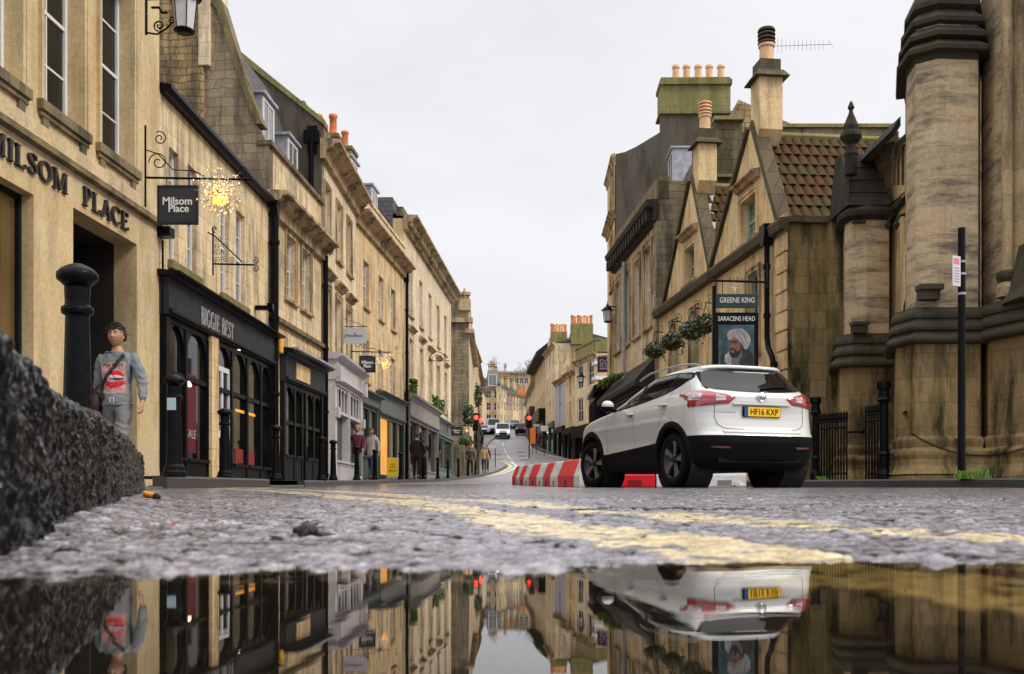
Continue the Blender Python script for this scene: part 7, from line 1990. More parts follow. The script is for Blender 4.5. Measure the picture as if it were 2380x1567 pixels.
def name_sign(x0, x1, y0, y1, Y, label, wall_x, beam_y, detail=True, star=None):
    """board facing the viewer, hung from an iron bar fixed on the wall at photo column wall_x"""
    c = PX((x0 + x1) / 2, (y0 + y1) / 2, Y); W = XX(x1, Y) - XX(x0, Y); H = ZY(y0, Y) - ZY(y1, Y)
    rt = empty('hanging_sign', c, 0, label, 'sign', 'dark hanging name boards')
    t = MB(); t.box(-W / 2, W / 2, -.03, .03, -H / 2, H / 2); bd = t.build('board', 'sign_dark', rt, bevel=.006)
    t = MB()
    for (a, b__, c_, d_) in ((-W / 2, W / 2, H / 2 - .03, H / 2 - .001), (-W / 2, W / 2, -H / 2 + .001, -H / 2 + .03), (-W / 2, -W / 2 + .03, -H / 2 + .03, H / 2 - .03), (W / 2 - .03, W / 2, -H / 2 + .03, H / 2 - .03)): t.box(a, b__, -.038, -.0305, c_, d_)
    t.build('rim', 'shop_char', bd)
    if detail:
        text('Milsom', W * .72, H * .20, 'letter_white', bd, 0, -.036, H * .09, ext=.004, bold=.02); text('Place', W * .50, H * .20, 'letter_white', bd, 0.02, -.036, -H * .10, ext=.004, bold=.02)
    else:
        text('Milsom', W * .68, H * .2, 'letter_white', bd, 0, -.036, H * .1, ext=.004, bold=.03); text('Place', W * .45, H * .2, 'letter_white', bd, 0, -.036, -H * .12, ext=.004, bold=.03)
    zb_ = ZY(beam_y, Y) - c.z; xw = XX(wall_x, Y) - c.x
    t = MB(); xe = (star if star else W / 2 + .05)
    t.tube([(xw, 0, zb_), (xe, 0, zb_ - .03)], .018, 8); t.tube([(xw, 0, zb_ - .45), (xw, 0, zb_ + .8)], .016, 6)
    for s_ in (-.28, .28): t.tube([(s_ * W, 0, zb_), (s_ * W, 0, H / 2)], .008, 5)
    for pts in (scroll(xw + .2, zb_ + .24, .03, .15, 40, 1.4), scroll(xw + .22, zb_ + .60, .02, .11, -60, 1.5)): t.tube([(a, 0, b__) for a, b__ in pts], .009, 5)
    t.tube([(xw + .02, 0, zb_ + .42), (xw + .2, 0, zb_ + .36), (xw + .42, 0, zb_ + .12), (xw + .75, 0, zb_ + .1), (xw + .9, 0, zb_ + .02)], .010, 5)
    t.tube([(a, 0, b__) for a, b__ in scroll(xw + 1.5, zb_ + .1, .02, .07, 0, 1.5)], .007, 5)
    t.build('bracket', 'iron', rt); return rt
YS = 15.5
name_sign(367, 461, 432, 522, YS, 'large dark square name board hanging below the near starburst', 338, 413, True, star=1.15)
light_star(510, 445, YS - .05, .40, 'near starburst of amber fairy lights beside the large name board', 190)
name_sign(835, 873, 827, 866, 33.3, 'small dark name board hanging in front of the plain building', 816, 817, False, star=.75)
light_star(893, 840, 33.2, .38, 'middle starburst of fairy lights beside the small name board', 110)
name_sign(1049, 1075, 992, 1013, 56.0, 'tiny dark name board low beside the garden wall', 1040, 988, False, star=.5)
light_star(1085, 998, 56, .34, 'farthest starburst of fairy lights, near the red signals', 60, detail=0)
# pale script sign
c = PX(824, 781, 32); W = XX(852, 32) - XX(796, 32); H = ZY(763, 32) - ZY(799, 32)
rt = empty('hanging_sign', c, 0, 'pale grey sign with thin cursive lettering above the white shopfront', 'sign')
t = MB(); t.box(-W / 2, W / 2, -.02, .02, -H / 2, H / 2); bd = t.build('board', 'pale_sign', rt)
t = MB(); pts = [(-.26 + i * .0105, 0.02 * math.sin(i * 1.25) + (.07 if i in (3, 4, 26, 27, 28) else 0)) for i in range(50)]; t.tube([(a, -.026, b_) for a, b_ in pts], .007, 4)
t.tube([(a, -.026, b_) for a, b_ in [(-.3, .05), (-.33, .0), (-.3, -.05), (-.24, -.03)]], .007, 4); t.build('lettering', 'letter_iron', bd)
t = MB(); t.tube([(-W / 2 - .1, 0, H / 2 + .05), (W / 2 + .02, 0, H / 2 + .05)], .012, 6); t.tube([(-W / 2, 0, H / 2 + .32), (W / 2, 0, H / 2 + .05)], .008, 5); t.build('bracket', 'iron', rt)
# empty ornate bracket on building 2
def scroll_bracket(x0, x1, y0, y1, Y, label, detail=True):
    c = PX(x0, y1, Y); W = XX(x1, Y) - XX(x0, Y); H = ZY(y0, Y) - ZY(y1, Y)
    rt = empty('sign_bracket', c, 0, label, 'bracket')
    t = MB(); t.tube([(0, 0, -.2), (0, 0, H)], .016, 6); t.tube([(0, 0, .02), (W * .92, 0, .0)], .018, 6); t.tube([(-.1, 0, H * .9), (.05, 0, H * .78), (W * .65, 0, .05)], .014, 6)
    t.tube([(a, 0, b_) for a, b_ in scroll(.04, H, .0, .07, -90, 1)], .012, 6)
    for s_ in (0, 1): t.tube([(a, 0, b_) for a, b_ in scroll(W * .94, .0 + (.08 if s_ else -.07), .01, .07, 0, 1.3)], .010, 5)
    b = t.build('frame', 'iron', rt)
    t = MB(); rng = random.Random(4)
    for r_, zc_ in enumerate(np.arange(.10, H * .78, .13)):
        for xc in np.arange(.09, W * .62 * (1 - zc_ / (H * .85)) + .03, .14):
            t.tube([(a, 0, b_) for a, b_ in scroll(xc, zc_, .01, .065, rng.random() * 360, 1.4, 14)], .006, 4)
    t.build('scrollwork', 'iron', rt); return rt
scroll_bracket(495, 600, 532, 616, 19.3, 'empty ornate iron bracket between the upper windows above the black fascia')
scroll_bracket(1122, 1128, 810, 818, 50, 'x') if 0 else None
t = MB(); c = PX(994, 839, 47); W = 1.0
t.tube([(0, 0, 0), (W, 0, 0)], .02, 6); t.tube([(a, 0, b_) for a, b_ in arc(.45, 0, .38, .42, 0, 180)], .02, 6); t.tube([(.45, 0, 0), (.3, 0, .35)], .015, 5)
o = t.build('sign_bracket', 'iron'); o.location = c; tag(o, 'small hooped iron bracket among the hooded windows', 'bracket')

# ------------------------------------------------------------------ lanterns
M['lantern_glass'] = mat('frosted_lantern_glass', (.58, .57, .60), .25, spec=.6, var=.1)
def lantern(rt, c, r0, r1, H, n_=6, prefix=''):
    x, y, z = c
    t = MB(); t.lathe([(r0, 0), (r1, H)], (x, y, z), n_); g = t.build('lantern_glass', 'lantern_glass', rt)
    t = MB()
    for k in range(n_):
        a = 2 * math.pi * k / n_; t.tube([(x + r0 * math.cos(a), y + r0 * math.sin(a), z), (x + r1 * math.cos(a), y + r1 * math.sin(a), z + H)], r1 * .045, 5)
    t.lathe([(r0 * .6, -.02 - r0 * .15), (r0 * 1.08, -r0 * .05), (r0 * 1.12, .0), (r0 * 1.02, r0 * .15)], (x, y, z), 16)
    t.lathe([(r1 * 1.0, -r1 * .05), (r1 * 1.35, 0), (r1 * 1.35, r1 * .12), (r1 * 1.1, r1 * .2), (r1 * .7, r1 * .7), (r1 * .25, r1 * 1.0), (r1 * .3, r1 * 1.2), (r1 * .1, r1 * 1.4), (.0, r1 * 1.7)], (x, y, z + H), 16)
    t.build('lantern_frame', 'iron', rt)
rt = empty('wall_lantern', PX(340, 78, 15.2), 0, 'large white glass lantern on scrolled iron bracket at the top left', 'lantern')
k_ = 15.2 / F
lantern(rt, (88 * k_, 0, 5 * k_), 22 * k_, 30 * k_, 78 * k_)
t = MB(); t.tube([(0, 0, -.02), (0, 0, .62)], .02, 6)
for pts in (scroll(30 * k_, 18 * k_, .02, .085, 120, 1.4), scroll(58 * k_, 30 * k_, .01, .05, 0, 1.3)): t.tube([(a, 0, b_) for a, b_ in pts], .012, 6)
t.tube([(0, 0, 2 * k_), (25 * k_, 0, -2 * k_), (48 * k_, 0, 12 * k_), (60 * k_, 0, 26 * k_)], .014, 6); t.tube([(0, 0, 80 * k_), (88 * k_, 0, 84 * k_)], .022, 6); t.tube([(12 * k_, 0, 60 * k_), (30 * k_, 0, 60 * k_), (36 * k_, 0, 48 * k_), (50 * k_, 0, 48 * k_)], .02, 5)
t.build('bracket', 'iron', rt)
rt = empty('wall_lantern', PX(1412, 748, 38.2), 0, 'small clear lantern hanging against the sky left of the tall townhouse', 'lantern'); k_ = 38.2 / F
lantern(rt, (0, 0, 0), 8 * k_, 11 * k_, 26 * k_)
t = MB(); t.tube([(0, 0, 36 * k_), (20 * k_, 0, 34 * k_)], .025, 6); t.tube([(0, 0, 36 * k_), (0, 0, 46 * k_)], .015, 5); t.build('bracket', 'iron', rt)
rt = empty('wall_lantern', PX(1350, 889, 92), 0, 'small lantern on the front of the pale corner house', 'lantern'); k_ = 92 / F
lantern(rt, (0, 0, 0), 6 * k_, 8 * k_, 12 * k_)

# purple pub sign
c = PX(1405, 847, 43); W = XX(1421, 43) - XX(1388, 43); H = ZY(829, 43) - ZY(866, 43)
rt = empty('hanging_sign', c, 0, 'purple square sign with rounded pale lettering by the aubergine bay', 'sign')
t = MB(); t.box(-W / 2, W / 2, -.03, .03, -H / 2, H / 2); bd = t.build('board', 'purple_sign', rt)
M['sign_lilac'] = mat('pale_lilac_paint', (.55, .5, .56), .5)
t = MB()
for cx_, cz_, rr in ((-.12, .12, .075), (.1, .1, .085), (-.02, -.02, .07), (.13, -.06, .06), (-.14, -.05, .05)): t.ribbon([(cx_ + rr * math.cos(R(a)), cz_ + rr * math.sin(R(a))) for a in range(0, 331, 22)], .035, -.042, -.031)
t.box(-.2, .2, -.042, -.031, -.22, -.15); t.build('lettering', 'sign_lilac', bd)
t = MB(); t.tube([(-.1, 0, H / 2 + .03), (1.0, 0, H / 2 + .1)], .02, 6); t.build('bracket', 'iron', rt)

# ------------------------------------------------------------------ pub sign
YP = 19.4; q = lambda x: XX(x, YP); zz = lambda y: ZY(y, YP)
cx_ = (q(1660) + q(1762)) / 2
rt = empty('pub_sign', (cx_, YP, zz(760)), 0, 'tall black pub sign with a painted turbaned man and a green board above', 'pub sign')
X_ = lambda x: q(x) - cx_; Z_ = lambda y: zz(y) - zz(760)
t = MB(); t.box(X_(1659), X_(1762), -.035, .035, Z_(875), Z_(727)); t.box(X_(1655), X_(1663), -.05, .05, Z_(900), Z_(665)); fr_ = t.build('frame', 'black', rt, bevel=.008)
t = MB(); t.box(X_(1661), X_(1761), -.03, .03, Z_(716), Z_(684)); gb = t.build('brewery_board', 'sign_green', rt, bevel=.005)
text('GREENE KING', X_(1753) - X_(1672), Z_(692) - Z_(704.5), 'letter_white', gb, (X_(1753) + X_(1672)) / 2, -.033, Z_(698.3), ext=.003, bold=.012)
text('SARACENS HEAD', X_(1754) - X_(1668), Z_(736) - Z_(747), 'letter_white', fr_, (X_(1754) + X_(1668)) / 2, -.038, Z_(741.5), ext=.003, bold=.012)
P_ = lambda pts: [(X_(a), Z_(b_)) for a, b_ in pts]
def flat(name, pts, m, lay, parent):
    t = MB(); t.prism(P_(pts), -.0365 - lay * .0012 - .001, -.0365 - lay * .0012, 'y'); return t.build(name, m, parent)
M['p_teal'] = mat('painted_teal', (.045, .095, .115), .6, var=.6, vscale=5); M['p_skin'] = mat('painted_skin', (.26, .11, .065), .6, var=.35, vscale=14)
M['p_skin2'] = mat('painted_skin_shade', (.11, .045, .03), .6); M['p_turban'] = mat('painted_turban', (.42, .40, .38), .6, var=.25, vscale=12)
M['p_turban2'] = mat('painted_turban_shade', (.16, .15, .15), .6); M['p_beard'] = mat('painted_beard', (.012, .008, .007), .6); M['p_robe'] = mat('painted_robe', (.03, .03, .024), .6, var=.6, vscale=10); M['p_scarf'] = mat('painted_scarf', (.36, .38, .42), .6, var=.3, vscale=14)
pic = flat('painting', [(1669, 875), (1752, 875), (1752, 756), (1669, 756)], 'p_teal', 0, fr_)
def cv(x, y): return (1660 + (x - 215) / 5.225 / 1.1324 * 1.0 + .3, 0)
def C3(pts):   # crop (5.225x, origin 1840,680 source) -> photo grid
    return [((1840 + a / 5.225) / 1.1324, (680 + b_ / 5.225) / 1.1324) for a, b_ in pts]
flat('robe', C3([(280, 1560), (290, 1330), (360, 1290), (470, 1330), (590, 1250), (680, 1260), (740, 1340), (745, 1560)]), 'p_robe', 1, fr_)
flat('scarf', C3([(340, 1420), (350, 1330), (400, 1290), (440, 1340), (445, 1560), (380, 1560), (375, 1460)]), 'p_scarf', 2, fr_)
flat('collar', C3([(450, 1370), (580, 1260), (590, 1340), (540, 1420), (560, 1560), (450, 1560)]), 'p_turban2', 2, fr_)
flat('face', C3([(430, 1110), (520, 1090), (580, 1150), (580, 1260), (540, 1330), (460, 1340), (430, 1290), (436, 1240), (412, 1220), (430, 1170)]), 'p_skin', 3, fr_)
flat('cheek', C3([(540, 1110), (590, 1150), (585, 1260), (545, 1300), (560, 1200)]), 'p_skin2', 4, fr_)
flat('brow', C3([(425, 1150), (470, 1140), (525, 1160), (520, 1175), (470, 1160), (428, 1166)]), 'p_beard', 5, fr_)
flat('beard', C3([(416, 1250), (440, 1232), (480, 1245), (520, 1290), (570, 1240), (560, 1320), (510, 1370), (450, 1370), (410, 1330), (420, 1290), (450, 1310), (485, 1300), (470, 1265), (440, 1262)]), 'p_beard', 6, fr_)
flat('turban', C3([(380, 1090), (382, 1040), (410, 1000), (470, 980), (520, 975), (580, 970), (640, 1010), (690, 1070), (705, 1120), (690, 1180), (655, 1250), (620, 1260), (600, 1210), (560, 1160), (510, 1110), (460, 1090), (420, 1130), (395, 1120)]), 'p_turban', 7, fr_)
for pts in ([(470, 985), (480, 1090), (470, 1090), (462, 1000)], [(540, 980), (620, 1060), (660, 1180), (650, 1180), (605, 1070), (530, 990)], [(500, 1000), (560, 1080), (620, 1200), (612, 1200), (550, 1090), (495, 1010)]): flat('turban_fold', C3(pts), 'p_turban2', 8, fr_)
t = MB(); t.tube([(X_(1650), 0, Z_(652)), (X_(1783), 0, Z_(656))], .022, 8)
t.tube([(X_(1785), 0, Z_(610)), (X_(1785), 0, Z_(668))], .02, 6); t.tube([(X_(1664), 0, Z_(652)), (X_(1664), 0, Z_(684))], .012, 6); t.tube([(X_(1679), 0, Z_(654)), (X_(1679), 0, Z_(684))], .008, 6); t.tube([(X_(1750), 0, Z_(654)), (X_(1750), 0, Z_(684))], .008, 6)
for pts in (scroll(X_(1776), Z_(630), .01, .06, 0, 1.5), scroll(X_(1778), Z_(642), .01, .05, 90, 1.3), scroll(X_(1775), Z_(618), .01, .04, 180, 1.3)): t.tube([(a, 0, b_) for a, b_ in pts], .007, 5)
for i in range(6): t.tube([(X_(1700 + i * 9), 0, Z_(654)), (X_(1694 + i * 9), 0, Z_(645))], .006, 4)
for x in (1663, 1759): t.tube([(X_(x), 0, Z_(716)), (X_(x), 0, Z_(727))], .01, 5)
t.build('bracket', 'iron', rt)
light_star(1710, 668, YP - .1, .10, 'small glowing star light above the green board of the pub sign', 34)

# ------------------------------------------------------------------ hanging baskets
M['leaf_d'] = mat('dark_leaf', (.018, .05, .010), .5, var=.4); M['leaf_l'] = mat('light_leaf', (.07, .12, .02), .5, var=.4); M['petal'] = mat('white_petals', (.62, .62, .58), .6)
M['liner'] = mat('brown_basket_liner', (.05, .03, .012), .9, bump=.6)
def basket(x, y, Y, r, label, seed):
    rt = empty('hanging_basket', PX(x, y, Y), 0, label, 'hanging basket', 'flower baskets on the pub front'); rng = random.Random(seed)
    t = MB(); t.lathe([(.02, -r * .75), (r * .5, -r * .62), (r * .85, -r * .3), (r * .95, 0), (r * .8, .02)], (0, 0, 0), 14); t.build('basket', 'liner', rt)
    for nm_, m_, k, s_ in (('dark_foliage', 'leaf_d', 330, 1), ('light_foliage', 'leaf_l', 300, .8), ('flowers', 'petal', 150, .5)):
        t = MB()
        for i in range(k):
            th = rng.uniform(0, 6.28); ph = rng.uniform(-.55, 1.45); rr = r * rng.uniform(.8, 1.22) * (1.0 if ph > 0 else 1.05)
            p = Vector((rr * math.cos(th) * math.cos(ph), rr * math.sin(th) * math.cos(ph), rr * .75 * math.sin(ph) + .02))
            if nm_ == 'flowers' and ph < -.1: continue
            if nm_ == 'light_foliage' and i % 3 == 0: p.z -= r * rng.uniform(.2, 1.0)
            a = Vector((rng.gauss(0, 1), rng.gauss(0, 1), rng.gauss(0, .7))).normalized() * .05 * s_; b_ = a.orthogonal().normalized() * .03 * s_
            t.add([p - a, p + b_, p + a, p - b_], [(0, 1, 2, 3)])
        t.build(nm_, m_, rt)
    t = MB()
    for k in range(3): t.tube([(r * .9 * math.cos(k * 2.1), r * .9 * math.sin(k * 2.1), 0), (0, 0, r * 1.9)], .005, 4)
    t.tube([(0, 0, r * 1.9), (0, 0, r * 2.1), (r * 1.2, .3, r * 2.2)], .012, 5); t.tube([(a + r * .7, .2, b_ + r * 2.5) for a, b_ in scroll(0, 0, .02, .12, 0, 1.4)], .008, 4); t.build('hanger', 'iron', rt)
basket(1521, 818, 28.5, .27, 'leftmost flower basket, low against the dark canopy', 1); basket(1562, 798, 26.0, .27, 'flower basket second from the left with brown liner showing', 2)
basket(1607, 772, 23.8, .27, 'third flower basket from the left, trailing pale leaves', 3); basket(1640, 757, 22.0, .24, 'flower basket touching the left edge of the pub sign', 4)

# aerial on the pub chimney
rt = empty('tv_aerial', PX(1776, 150, 23.5), 0, 'thin grey television aerial pointing right beside the tall chimney', 'aerial'); k_ = 23.5 / F
t = MB(); t.tube([(0, 0, -130 * k_), (0, 0, 46 * k_)], .014, 6); t.tube([(14 * k_, 0, -60 * k_), (14 * k_, 0, 45 * k_)], .006, 5); t.build('mast', 'lead', rt)
t = MB(); t.tube([(0, 0, 42 * k_), (155 * k_, 0, 47 * k_)], .008, 5)
for i in range(13): x = (22 + i * 9.6) * k_; h = (12 if i > 2 else 18) * k_; t.tube([(x, 0, 44 * k_ - h), (x, 0, 44 * k_ + h)], .005, 4)
t.tube([(148 * k_, 0, 56 * k_), (162 * k_, 0, 40 * k_)], .005, 4); t.build('elements', 'lead', rt)

# ------------------------------------------------------------------ far traffic signals, signs, vehicles
def signal(x, y, Y, label, n_=1, r=.22):
    z0 = G(Y) + .1; c = PX(x, y, Y); rt = empty('traffic_light', (c.x, c.y, z0), 0, label, 'traffic light')
    h = c.z - z0
    t = MB(); t.lathe([(.06, 0), (.06, h - .6)], (0, 0, 0), 8); t.build('pole', 'black', rt)
    t = MB(); t.box(-.2, .2, -.1, .12, h - .85, h + .25); t.box(-.28, .28, .13, .15, h - .95, h + .35); t.build('housing', 'black', rt)
    for k in range(n_):
        t = MB(); t.ball((0 + k * r * 1.7, -.14 - k * .02, -.22 * k + h), r, 12, 8, sy=.4); t.build('red_lamp', 'red_lamp', rt)
    return rt
signal(1107, 971, 74, 'traffic light showing a double red glow on the left by the hedge', 2, .17)
signal(1230, 972, 98, 'traffic light showing red on the right by the orange shop', 1, .21)
def far_plate(x, y, Y, w_, h, m, lab, cat='sign', pole=True, kind='street_sign', lm=None):
    c = PX(x, y, Y); z0 = G(Y) + .1; rt = empty(kind, (c.x, c.y, z0), 0, lab, cat); hh = c.z - z0
    t = MB(); t.box(-w_ / 2, w_ / 2, -.04, .04, hh - h / 2, hh + h / 2); p = t.build('plate', m, rt)
    t = MB()
    if pole == 2:
        for s_ in (-1, 1): t.tube([(s_ * w_ * .45, .06, 0), (s_ * w_ * .45, .06, hh)], .035, 6)
    else: t.tube([(0, .06, 0), (0, .06, hh)], .03, 6)
    t.build('pole', 'black', rt); return rt
far_plate(1143, 1038, 78, .6, .26, 'pale_sign', 'small grey direction plate on two thin posts on the left pavement', pole=2)
far_plate(1265, 996, 102, .75, .55, 'white', 'oval white shop sign beside the right hand pavement')
far_plate(1247, 989, 108, .7, .3, 'pale_sign', 'small pale sign beside the right traffic light')
far_plate(1213, 913, 150, 1.0, .75, 'orange_sign', 'bright orange sign hanging over the far right shops')
far_plate(1237, 1012, 104, .7, 1.7, 'orange_sign', 'orange lit shop hoarding beside the right traffic light', cat='hoarding')
# yellow A-board
c = PX(913.5, 1080, 38.5)
rt = empty('pavement_board', (c.x, c.y, G(38.5) + .115), 0, 'bright yellow pavement board with an arrow on a grey foot', 'board')
W = 28 / F * 38.5; H = 46 / F * 38.5
t = MB(); t.box(-W / 2, W / 2, -.03, .03, .08, H + .08); fr_ = t.build('frame', 'pale_sign', rt, bevel=.01)
t = MB(); t.box(-W / 2 + .03, W / 2 - .03, -.036, -.031, .11, H + .05); pn = t.build('poster', 'yellow', rt)
t = MB(); t.box(-W / 2 - .05, W / 2 + .05, -.2, .2, 0, .075); t.build('foot', 'lead', rt, bevel=.02)
M['ink'] = mat('dark_print', (.10, .08, .01), .6)
t = MB(); t.box(-.12, .14, -.04, -.0365, .32, .345); t.prism([(-.17, .332), (-.1, .30), (-.1, .365)], -.04, -.0365, 'y')
for i, wd in enumerate((.22, .12, .2)): t.box(-wd / 2, wd / 2, -.04, -.0365, .58 - i * .07, .60 - i * .07)
t.build('print', 'ink', pn)

def vehicle(x, y, Y, L_, W, H, m, lab, cat, yaw, lights=True, van=True, name='van'):
    c = PX(x, y, Y); rt = empty(name, (c.x, Y, G(Y)), yaw, lab, cat)
    t = MB()
    if van: prof = [(-L_ / 2, .3), (-L_ / 2, .9), (-L_ / 2 + .25, 1.05), (-L_ / 2 + .95, 1.2), (-L_ / 2 + 1.6, H - .08), (-L_ / 2 + 1.9, H), (L_ / 2 - .1, H), (L_ / 2, H - .2), (L_ / 2, .3)]
    else: prof = [(-L_ / 2, .3), (-L_ / 2, .75), (-L_ / 2 + 1.0, .92), (-L_ / 2 + 1.6, H - .05), (-L_ / 2 + 2.0, H), (L_ / 2 - 1.0, H - .04), (L_ / 2 - .3, .95), (L_ / 2, .85), (L_ / 2, .3)]
    t.prism(prof, -W / 2, W / 2, 'x'); t.build('body', m, rt, bevel=.07)
    t = MB(); a, b_ = (prof[3], prof[4]) if van else (prof[2], prof[3])
    t.add([(-W / 2 + .12, a[0] - .02 + .04, a[1] + .03), (W / 2 - .12, a[0] + .02, a[1] + .03), (W / 2 - .2, b_[0] - .04, b_[1] - .03), (-W / 2 + .2, b_[0] - .04, b_[1] - .03)], [(0, 1, 2, 3)]); t.build('windscreen', 'glass', rt)
    for s_ in (-1, 1):
        t = MB(); t.ball((s_ * (W / 2 - .28), -L_ / 2 - .01, .8), .16, 10, 6, sy=.4); t.build('headlamp', 'head_lamp' if lights else 'lantern_glass', rt)
        for yy in (-L_ / 2 + .85, L_ / 2 - .8):
            t = MB(); t.tube([(s_ * (W / 2 - .2), yy, .32), (s_ * (W / 2 + .01), yy, .32)], .32, 16); t.build('wheel', 'tyre', rt)
    t = MB(); t.box(-.5, .5, -L_ / 2 - .02, -L_ / 2 + .02, .35, .62); t.build('grille', 'black', rt); return rt
vehicle(1168, 1015, 140, 4.9, 2.0, 2.1, 'white', 'white van with headlights on coming down the hill', 'van', R(2))
vehicle(1123, 998, 150, 4.2, 1.8, 1.45, 'pale_sign', 'pale car coming down the hill left of the white van', 'car', R(3), lights=False, van=False, name='far_car')
vehicle(1147, 1003, 152, 5.4, 2.0, 2.3, 'lead', 'grey van parked close behind the white van', 'van', R(3), lights=False, name='grey_van')
vehicle(1192, 993, 172, 4.4, 1.8, 1.5, 'lead', 'silver car parked at the head of the street', 'car', R(20), lights=False, van=False, name='far_car')
vehicle(1213, 1003, 150, 4.4, 1.8, 1.7, 'iron', 'black car parked by the right kerb up the hill', 'car', R(-4), lights=False, van=False, name='far_car')

# clipped evergreen and planting at the foot of the stone block
def bush(c, r, n_, label, m='leaf_d', sz=1.0, cat='shrub', name='evergreen_shrub', trunk=.4):
    rt = empty(name, c, 0, label, cat); rng = random.Random(int(c[1] * 7)); t = MB()
    for i in range(n_):
        v = Vector((rng.gauss(0, 1), rng.gauss(0, 1), rng.gauss(0, 1))).normalized() * rng.uniform(.45, 1) ** .5
        lump = 1 + .25 * math.sin(v.x * 5 + 1) * math.cos(v.z * 4)
        p = Vector((v.x * r[0] * lump, v.y * r[1] * lump, v.z * r[2] * lump + r[2] + trunk)); a = Vector((rng.gauss(0, 1), rng.gauss(0, 1), rng.gauss(0, 1))).normalized() * .10 * sz; b_ = a.orthogonal().normalized() * .06 * sz
        t.add([p - a, p + b_, p + a, p - b_], [(0, 1, 2, 3)])
    t.build('crown', m, rt); t = MB(); t.tube([(0, 0, 0), (0.02, 0, trunk + r[2] * .7)], [.08, .04], 7); t.build('trunk', 'coping', rt); return rt
bush((XX(1112, 63), 63, G(63)), (.26, .26, .75), 420, 'dark conical evergreen leaning behind the first red signal', trunk=4.3, sz=.8)
bush((XX(1083, 61), 61, G(61)), (.45, .4, .3), 300, 'mossy shrub on the garden wall below the stone block', m='leaf_l', trunk=1.9)
bush((XX(1085, 62), 62.5, G(62)), (.4, .4, .5), 300, 'dark shrub behind the garden wall', trunk=1.4)
bush((XX(1092, 66), 64, G(64)), (.35, .35, .8), 420, 'tall dark shrub against the stone block', trunk=3.0)
# bare winter trees on the skyline
M['twig'] = mat('bare_twigs', (.10, .09, .09), .9)
def bare_tree(x, y, Y, H, label, seed):
    c = PX(x, y, Y); rt = empty('bare_tree', (c.x, Y, c.z), 0, label, 'tree', 'bare trees on the skyline'); rng = random.Random(seed); tr = MB(); tw = MB()
    def br(p, d, l, r, k):
        q_ = p + d * l; (tr if k > 3 else tw).tube([p, (p + q_) / 2 + Vector((rng.gauss(0, .03), 0, rng.gauss(0, .03))) * l, q_], [r, r * .85, r * .65], 4, cap=False)
        if k == 0: return
        for _ in range(3):
            nd = (d + Vector((rng.gauss(0, .5), rng.gauss(0, .5), rng.gauss(.12, .3)))).normalized(); br(q_, nd, l * rng.uniform(.62, .82), r * .62, k - 1)
    br(Vector((0, 0, 0)), Vector((0, 0, 1)), H * .28, H * .02, 5); tr.build('trunk', 'twig', rt); tw.build('crown', 'twig', rt)
bare_tree(1148, 885, 330, 8.5, 'bare round tree on the skyline above the mansard house', 3); bare_tree(1172, 885, 340, 6.5, 'smaller bare tree right of the round one on the skyline', 5); bare_tree(1226, 905, 300, 10, 'bare tree rising behind the right hand turret', 8); bare_tree(1216, 905, 320, 8, 'thin bare tree left of the turret tree', 9)

# ------------------------------------------------------------------ litter in the foreground
M['filter'] = mat('orange_cigarette_paper', (.75, .26, .03), .5, var=.25, vscale=200); M['ash'] = mat('burnt_tip', (.008, .007, .006), .9, bump=.5, bscale=300)
Y = 2.55; c = PX(351, 1152, Y)
rt = empty('cigarette_end', (c.x, Y, c.z - .0), R(-22), 'orange cigarette end lying against the pitted kerb', 'cigarette end')
t = MB(); t.tube([(-.021, 0, .004), (-.020, 0, .004), (.010, 0, -.002)], [.007, .0085, .0085], 14); t.build('filter', 'filter', rt)
t = MB(); t.tube([(.010, 0, -.002), (.018, .002, -.005), (.026, -.002, -.005)], [.0088, .0095, .006], 10); t.build('burnt_tip', 'ash', rt)
Y = .86; c = PX(712, 1240, Y)
t = MB(); rng = random.Random(5); M['tar'] = mat('black_tar_lump', (.004, .004, .004), .3, bump=.5, bscale=200)
t.ball((0, 0, .002), .0095, 14, 10, sx=1.15, sy=1, sz=.75); t.ball((.014, 0, -.002), .0055, 10, 7, sx=1.6, sz=.6)
t.v = [(x * (1 + .25 * noise.noise(Vector((x, y, z)) * 160)), y, z * (1 + .35 * noise.noise(Vector((x + 3, y, z)) * 200))) for x, y, z in t.v]
o = t.build('tar_lump', 'tar', smooth=False); o.location = c; tag(o, 'small shiny black lump lying on the wet asphalt', 'debris')
# crushed paper by the car
Y = 12.4; c = PX(1714, 1130, Y); t = MB(); rng = random.Random(9)
for i in range(26):
    a = Vector((rng.uniform(-.09, .09), rng.uniform(-.05, .05), rng.uniform(0, .06) * (1 if rng.random() < .5 else .5)))
    p = [a + Vector((rng.gauss(0, .03), rng.gauss(0, .03), abs(rng.gauss(0, .02)))) for _ in range(4)]
    t.add(p, [(0, 1, 2), (0, 2, 3)])
o = t.build('crumpled_paper', 'white'); o.location = (c.x, Y, G(Y) + .01); tag(o, 'crumpled white paper on the road under the rear bumper', 'litter')
# leaf fragments and grit scattered on the tarmac
M['leaf_litter'] = mat('wet_dead_leaf', (.035, .012, .008), .35); M['leaf_or'] = mat('orange_leaf_scrap', (.45, .13, .02), .5)
t = MB(); rng = random.Random(12)
for i in range(420):
    Y = .75 + 3.2 * rng.random() ** 1.6; X = -.30 * Y + rng.gauss(0, .16) * Y if rng.random() < .75 else rng.uniform(-.3, .45) * Y
    z = G(Y) + .0045; s_ = rng.uniform(.0015, .0048) * (1 + .3 * Y); a = rng.uniform(0, 3.14)
    p = [Vector((X + s_ * math.cos(a + q_), Y + s_ * 1.6 * math.sin(a + q_), z + rng.uniform(0, .0025))) for q_ in (0, 1.7, 3.1, 4.6)]
    t.add(p, [(0, 1, 2, 3)])
tag(t.build('leaf_scraps', 'leaf_litter'), 'dark scraps of dead leaf scattered on the wet asphalt', 'leaf litter', kind='stuff')
t = MB()
